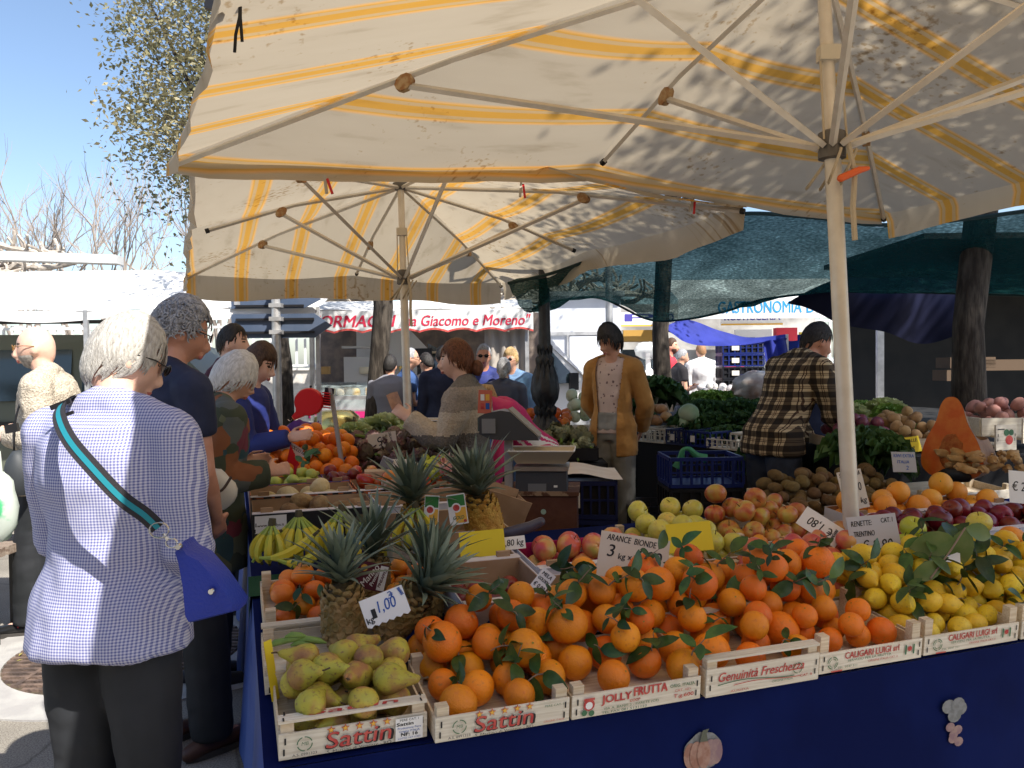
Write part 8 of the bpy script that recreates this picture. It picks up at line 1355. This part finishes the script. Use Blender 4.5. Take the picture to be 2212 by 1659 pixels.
# dragon fruit, net wrapped persimmon, gourd, trays
g = MB(); g.ball((0, 0, -.03), .035, 10, 8)
for i in range(26): f = i / 26; a = i * 2.4; g.leaf(V((math.cos(a) * .028, math.sin(a) * .028, -.02 + .03 * f)), (math.cos(a) * (1 - f), math.sin(a) * (1 - f), .5 + f), (math.cos(a), math.sin(a), 0), .045, .014, -.2, 3)
o = g.build('dragon_fruit', mat('dragon_pink', (.55, .12, .14), .5, (.62, .42, .35), 20), loc=P(962, 1000, 3.95)); tag(o, 'spiky pink dragon fruit standing behind the limes', 'fruit')
th = thing('wrapped_fruit', 'cut orange fruit in a white foam net', 'fruit', P(850, 1042, 3.9)); MB().ball((0, 0, 0), (.062, .06, .05), 16, 10).build('foam_net', mat('foam_net', (.66, .55, .46), .8, (.5, .3, .18), 60, .4, 90), th); MB().ball((-.005, -.01, .022), (.05, .045, .04), 14, 9).build('flesh', mat('persimmon_flesh', (.66, .20, .02), .35), th)
th = thing('label_printer', 'white rounded hand held label printer lying by the artichokes', 'printer', P(875, 1010, 4.25), Euler((0, .12, .15))); MB().ball((0, 0, 0), (.135, .06, .045), 18, 10, lambda d: 1 - .25 * smooth(0, 1, d.x)).build('case', mat('printer_white', (.52, .50, .47), .4), th); MB().box((-.10, -.02, .02), (.06, .06, .05), (0, .3, 0)).build('grip', mat('printer_grey', (.20, .22, .26), .4), th)
th = thing('carton', 'open brown carton with a torn flap beside the bushy golden pineapple', 'carton', P(1082, 1078, 3.7), Euler((.1, .35, .3))); MB().box((0, .12, -.03), (.22, .005, .16)).build('back_wall', CARD, th, smooth=False); MB().box((0, -.1, -.03), (.22, .005, .15), (.2, 0, 0)).build('front_wall', CARD, th, smooth=False); MB().box((.11, 0, -.04), (.005, .2, .14)).build('side_wall', CARD, th, smooth=False); MB().box((.0, 0, -.1), (.2, .2, .005)).build('base', CARD, th, smooth=False)
o = MB().box((0, 0, 0), (.13, .11, .03), (0, 0, .2)).build('cardboard_tray', mat('tray_tan', (.50, .38, .26), .8), loc=P(815, 1022, 4.15), smooth=False); tag(o, 'small tan cardboard tray between the artichokes and the peppers', 'tray')
g = MB(); g.tube([(-.09, 0, 0), (-.02, 0, .01), (.05, 0, .03), (.09, 0, .05)], [.014, .024, .022, .018], 12, rnd=True); o = g.build('aubergine', mat('aubergine', (.05, .045, .075), .3, (.09, .09, .12), 8), loc=P(1118, 1155, 3.05)); tag(o, 'dull purple aubergine lying on the pink box edge', 'aubergine')
# purple carrier bag on the far arm
g = MB(); g.ball((0, 0, 0), (.14, .09, .115), 26, 16, lambda d: 1 + .28 * NZ.noise(d * 2.2 + V((3, 1, 0))) + .12 * NZ.noise(d * 6)); g.tube([(.06, 0, .04), (.10, -.02, .09), (.12, 0, .02)], [.02, .03, .015], 7); th = thing('purple_bag', 'crumpled purple plastic bag with white print on the far arm', 'bag', P(655, 946, 5.3)); bo = g.build('bag_body', mat('purple_plastic', (.10, .015, .20), .35, (.14, .03, .28), 9, .3, 20, transl=.15), th); g = MB(); g.text('la frutta', .045, Mx.Translation((.03, -.10, -.01)) @ Mx.Rotation(rad(90), 4, 'X'), .0004, .2); g.text('del mercato', .035, Mx.Translation((.03, -.10, -.045)) @ Mx.Rotation(rad(90), 4, 'X'), .0004, .2); g.build('bag_print', mat('lilac_print', (.45, .40, .55), .5), bo, smooth=False)
# pegs on the umbrella seam and black straps on the rib
for k, (x, y, D) in enumerate(((707, 398, 3.78), (1128, 408, 4.28), (1497, 443, 4.6))):
    th = thing('clothes_peg', ('red and white peg clipping the umbrellas together near the outer corner', 'red peg hanging from the middle of the umbrella seam', 'red peg on the umbrella seam nearest the green net')[k], 'peg', P(x, y, D), Euler((0, .2 * (k - 1), 0)), 'pegs on the umbrella seam'); MB().box((-.008, 0, 0), (.013, .012, .085), (0, .1, 0)).build('jaw', mat('peg_wood', (.45, .40, .32), .7), th, smooth=False); MB().box((.010, 0, -.012), (.012, .012, .075), (0, -.12, 0)).build('jaw', RED, th, smooth=False)
th = thing('tie_straps', 'black tie straps hanging from the near umbrella rib', 'strap', P(520, 40, 2.3)); g = MB(); g.tube([(0, 0, .06), (0, -.01, 0), (-.012, -.01, -.05), (-.016, -.01, -.10)], .005, 5, flat=.5); g.tube([(0, 0, .06), (.002, -.01, 0), (.006, -.01, -.07)], .005, 5, flat=.5); g.build('strap', BLACK, th)
g = MB(); g.box((0, 0, 0), (.055, .02, .045), (0, .2, 0)); g.build('buckle', BLACK, th, smooth=False, loc=(-.07, 0, .045))
o = MB().tube([(0, 0, 0), (.07, 0, .03), (.10, 0, .035)], [.014, .013, .008], 8, rnd=True).build('peg_handle', mat('orange_peg', (.72, .13, .03), .5), loc=P(1816, 385, 2.93)); tag(o, 'orange plastic clip tied to the near umbrella pole', 'clip')
# plastic bag of bread by the garlic
g = MB(); g.ball((0, 0, 0), (.30, .2, .19), 20, 14, lambda d: 1 + .22 * NZ.noise(d * 2.6)); o = g.build('produce_bag', mat('cloudy_bag', (.55, .52, .50), .3, (.30, .17, .12), 4, transl=.2), loc=P(1645, 842, 8.2)); tag(o, 'bulging cloudy plastic bag beside the sunlit garlic', 'bag')
# unseen brick hall, added only to shade the front of the stall
th = thing('added_shade_hall', 'unseen brick hall added behind the photographer to shade the stall front', 'building', (0, -9.5, 0)); BRK = mat('hall_brick', (.20, .10, .07), .9, (.28, .16, .11), 9, .4, 30)
MB().box((0, 0, 2.6), (26, 4, 5.2)).build('wall', BRK, th, smooth=False); MB().box((0, 0, 5.3), (26.6, 4.8, .2)).build('roof', mat('hall_roof', (.16, .09, .07), .9), th, smooth=False)
for k in range(7): MB().box((-10.5 + 3.5 * k, 2.02, 2.4), (1.5, .05, 1.9)).build('window', GLASSD, th, smooth=False)
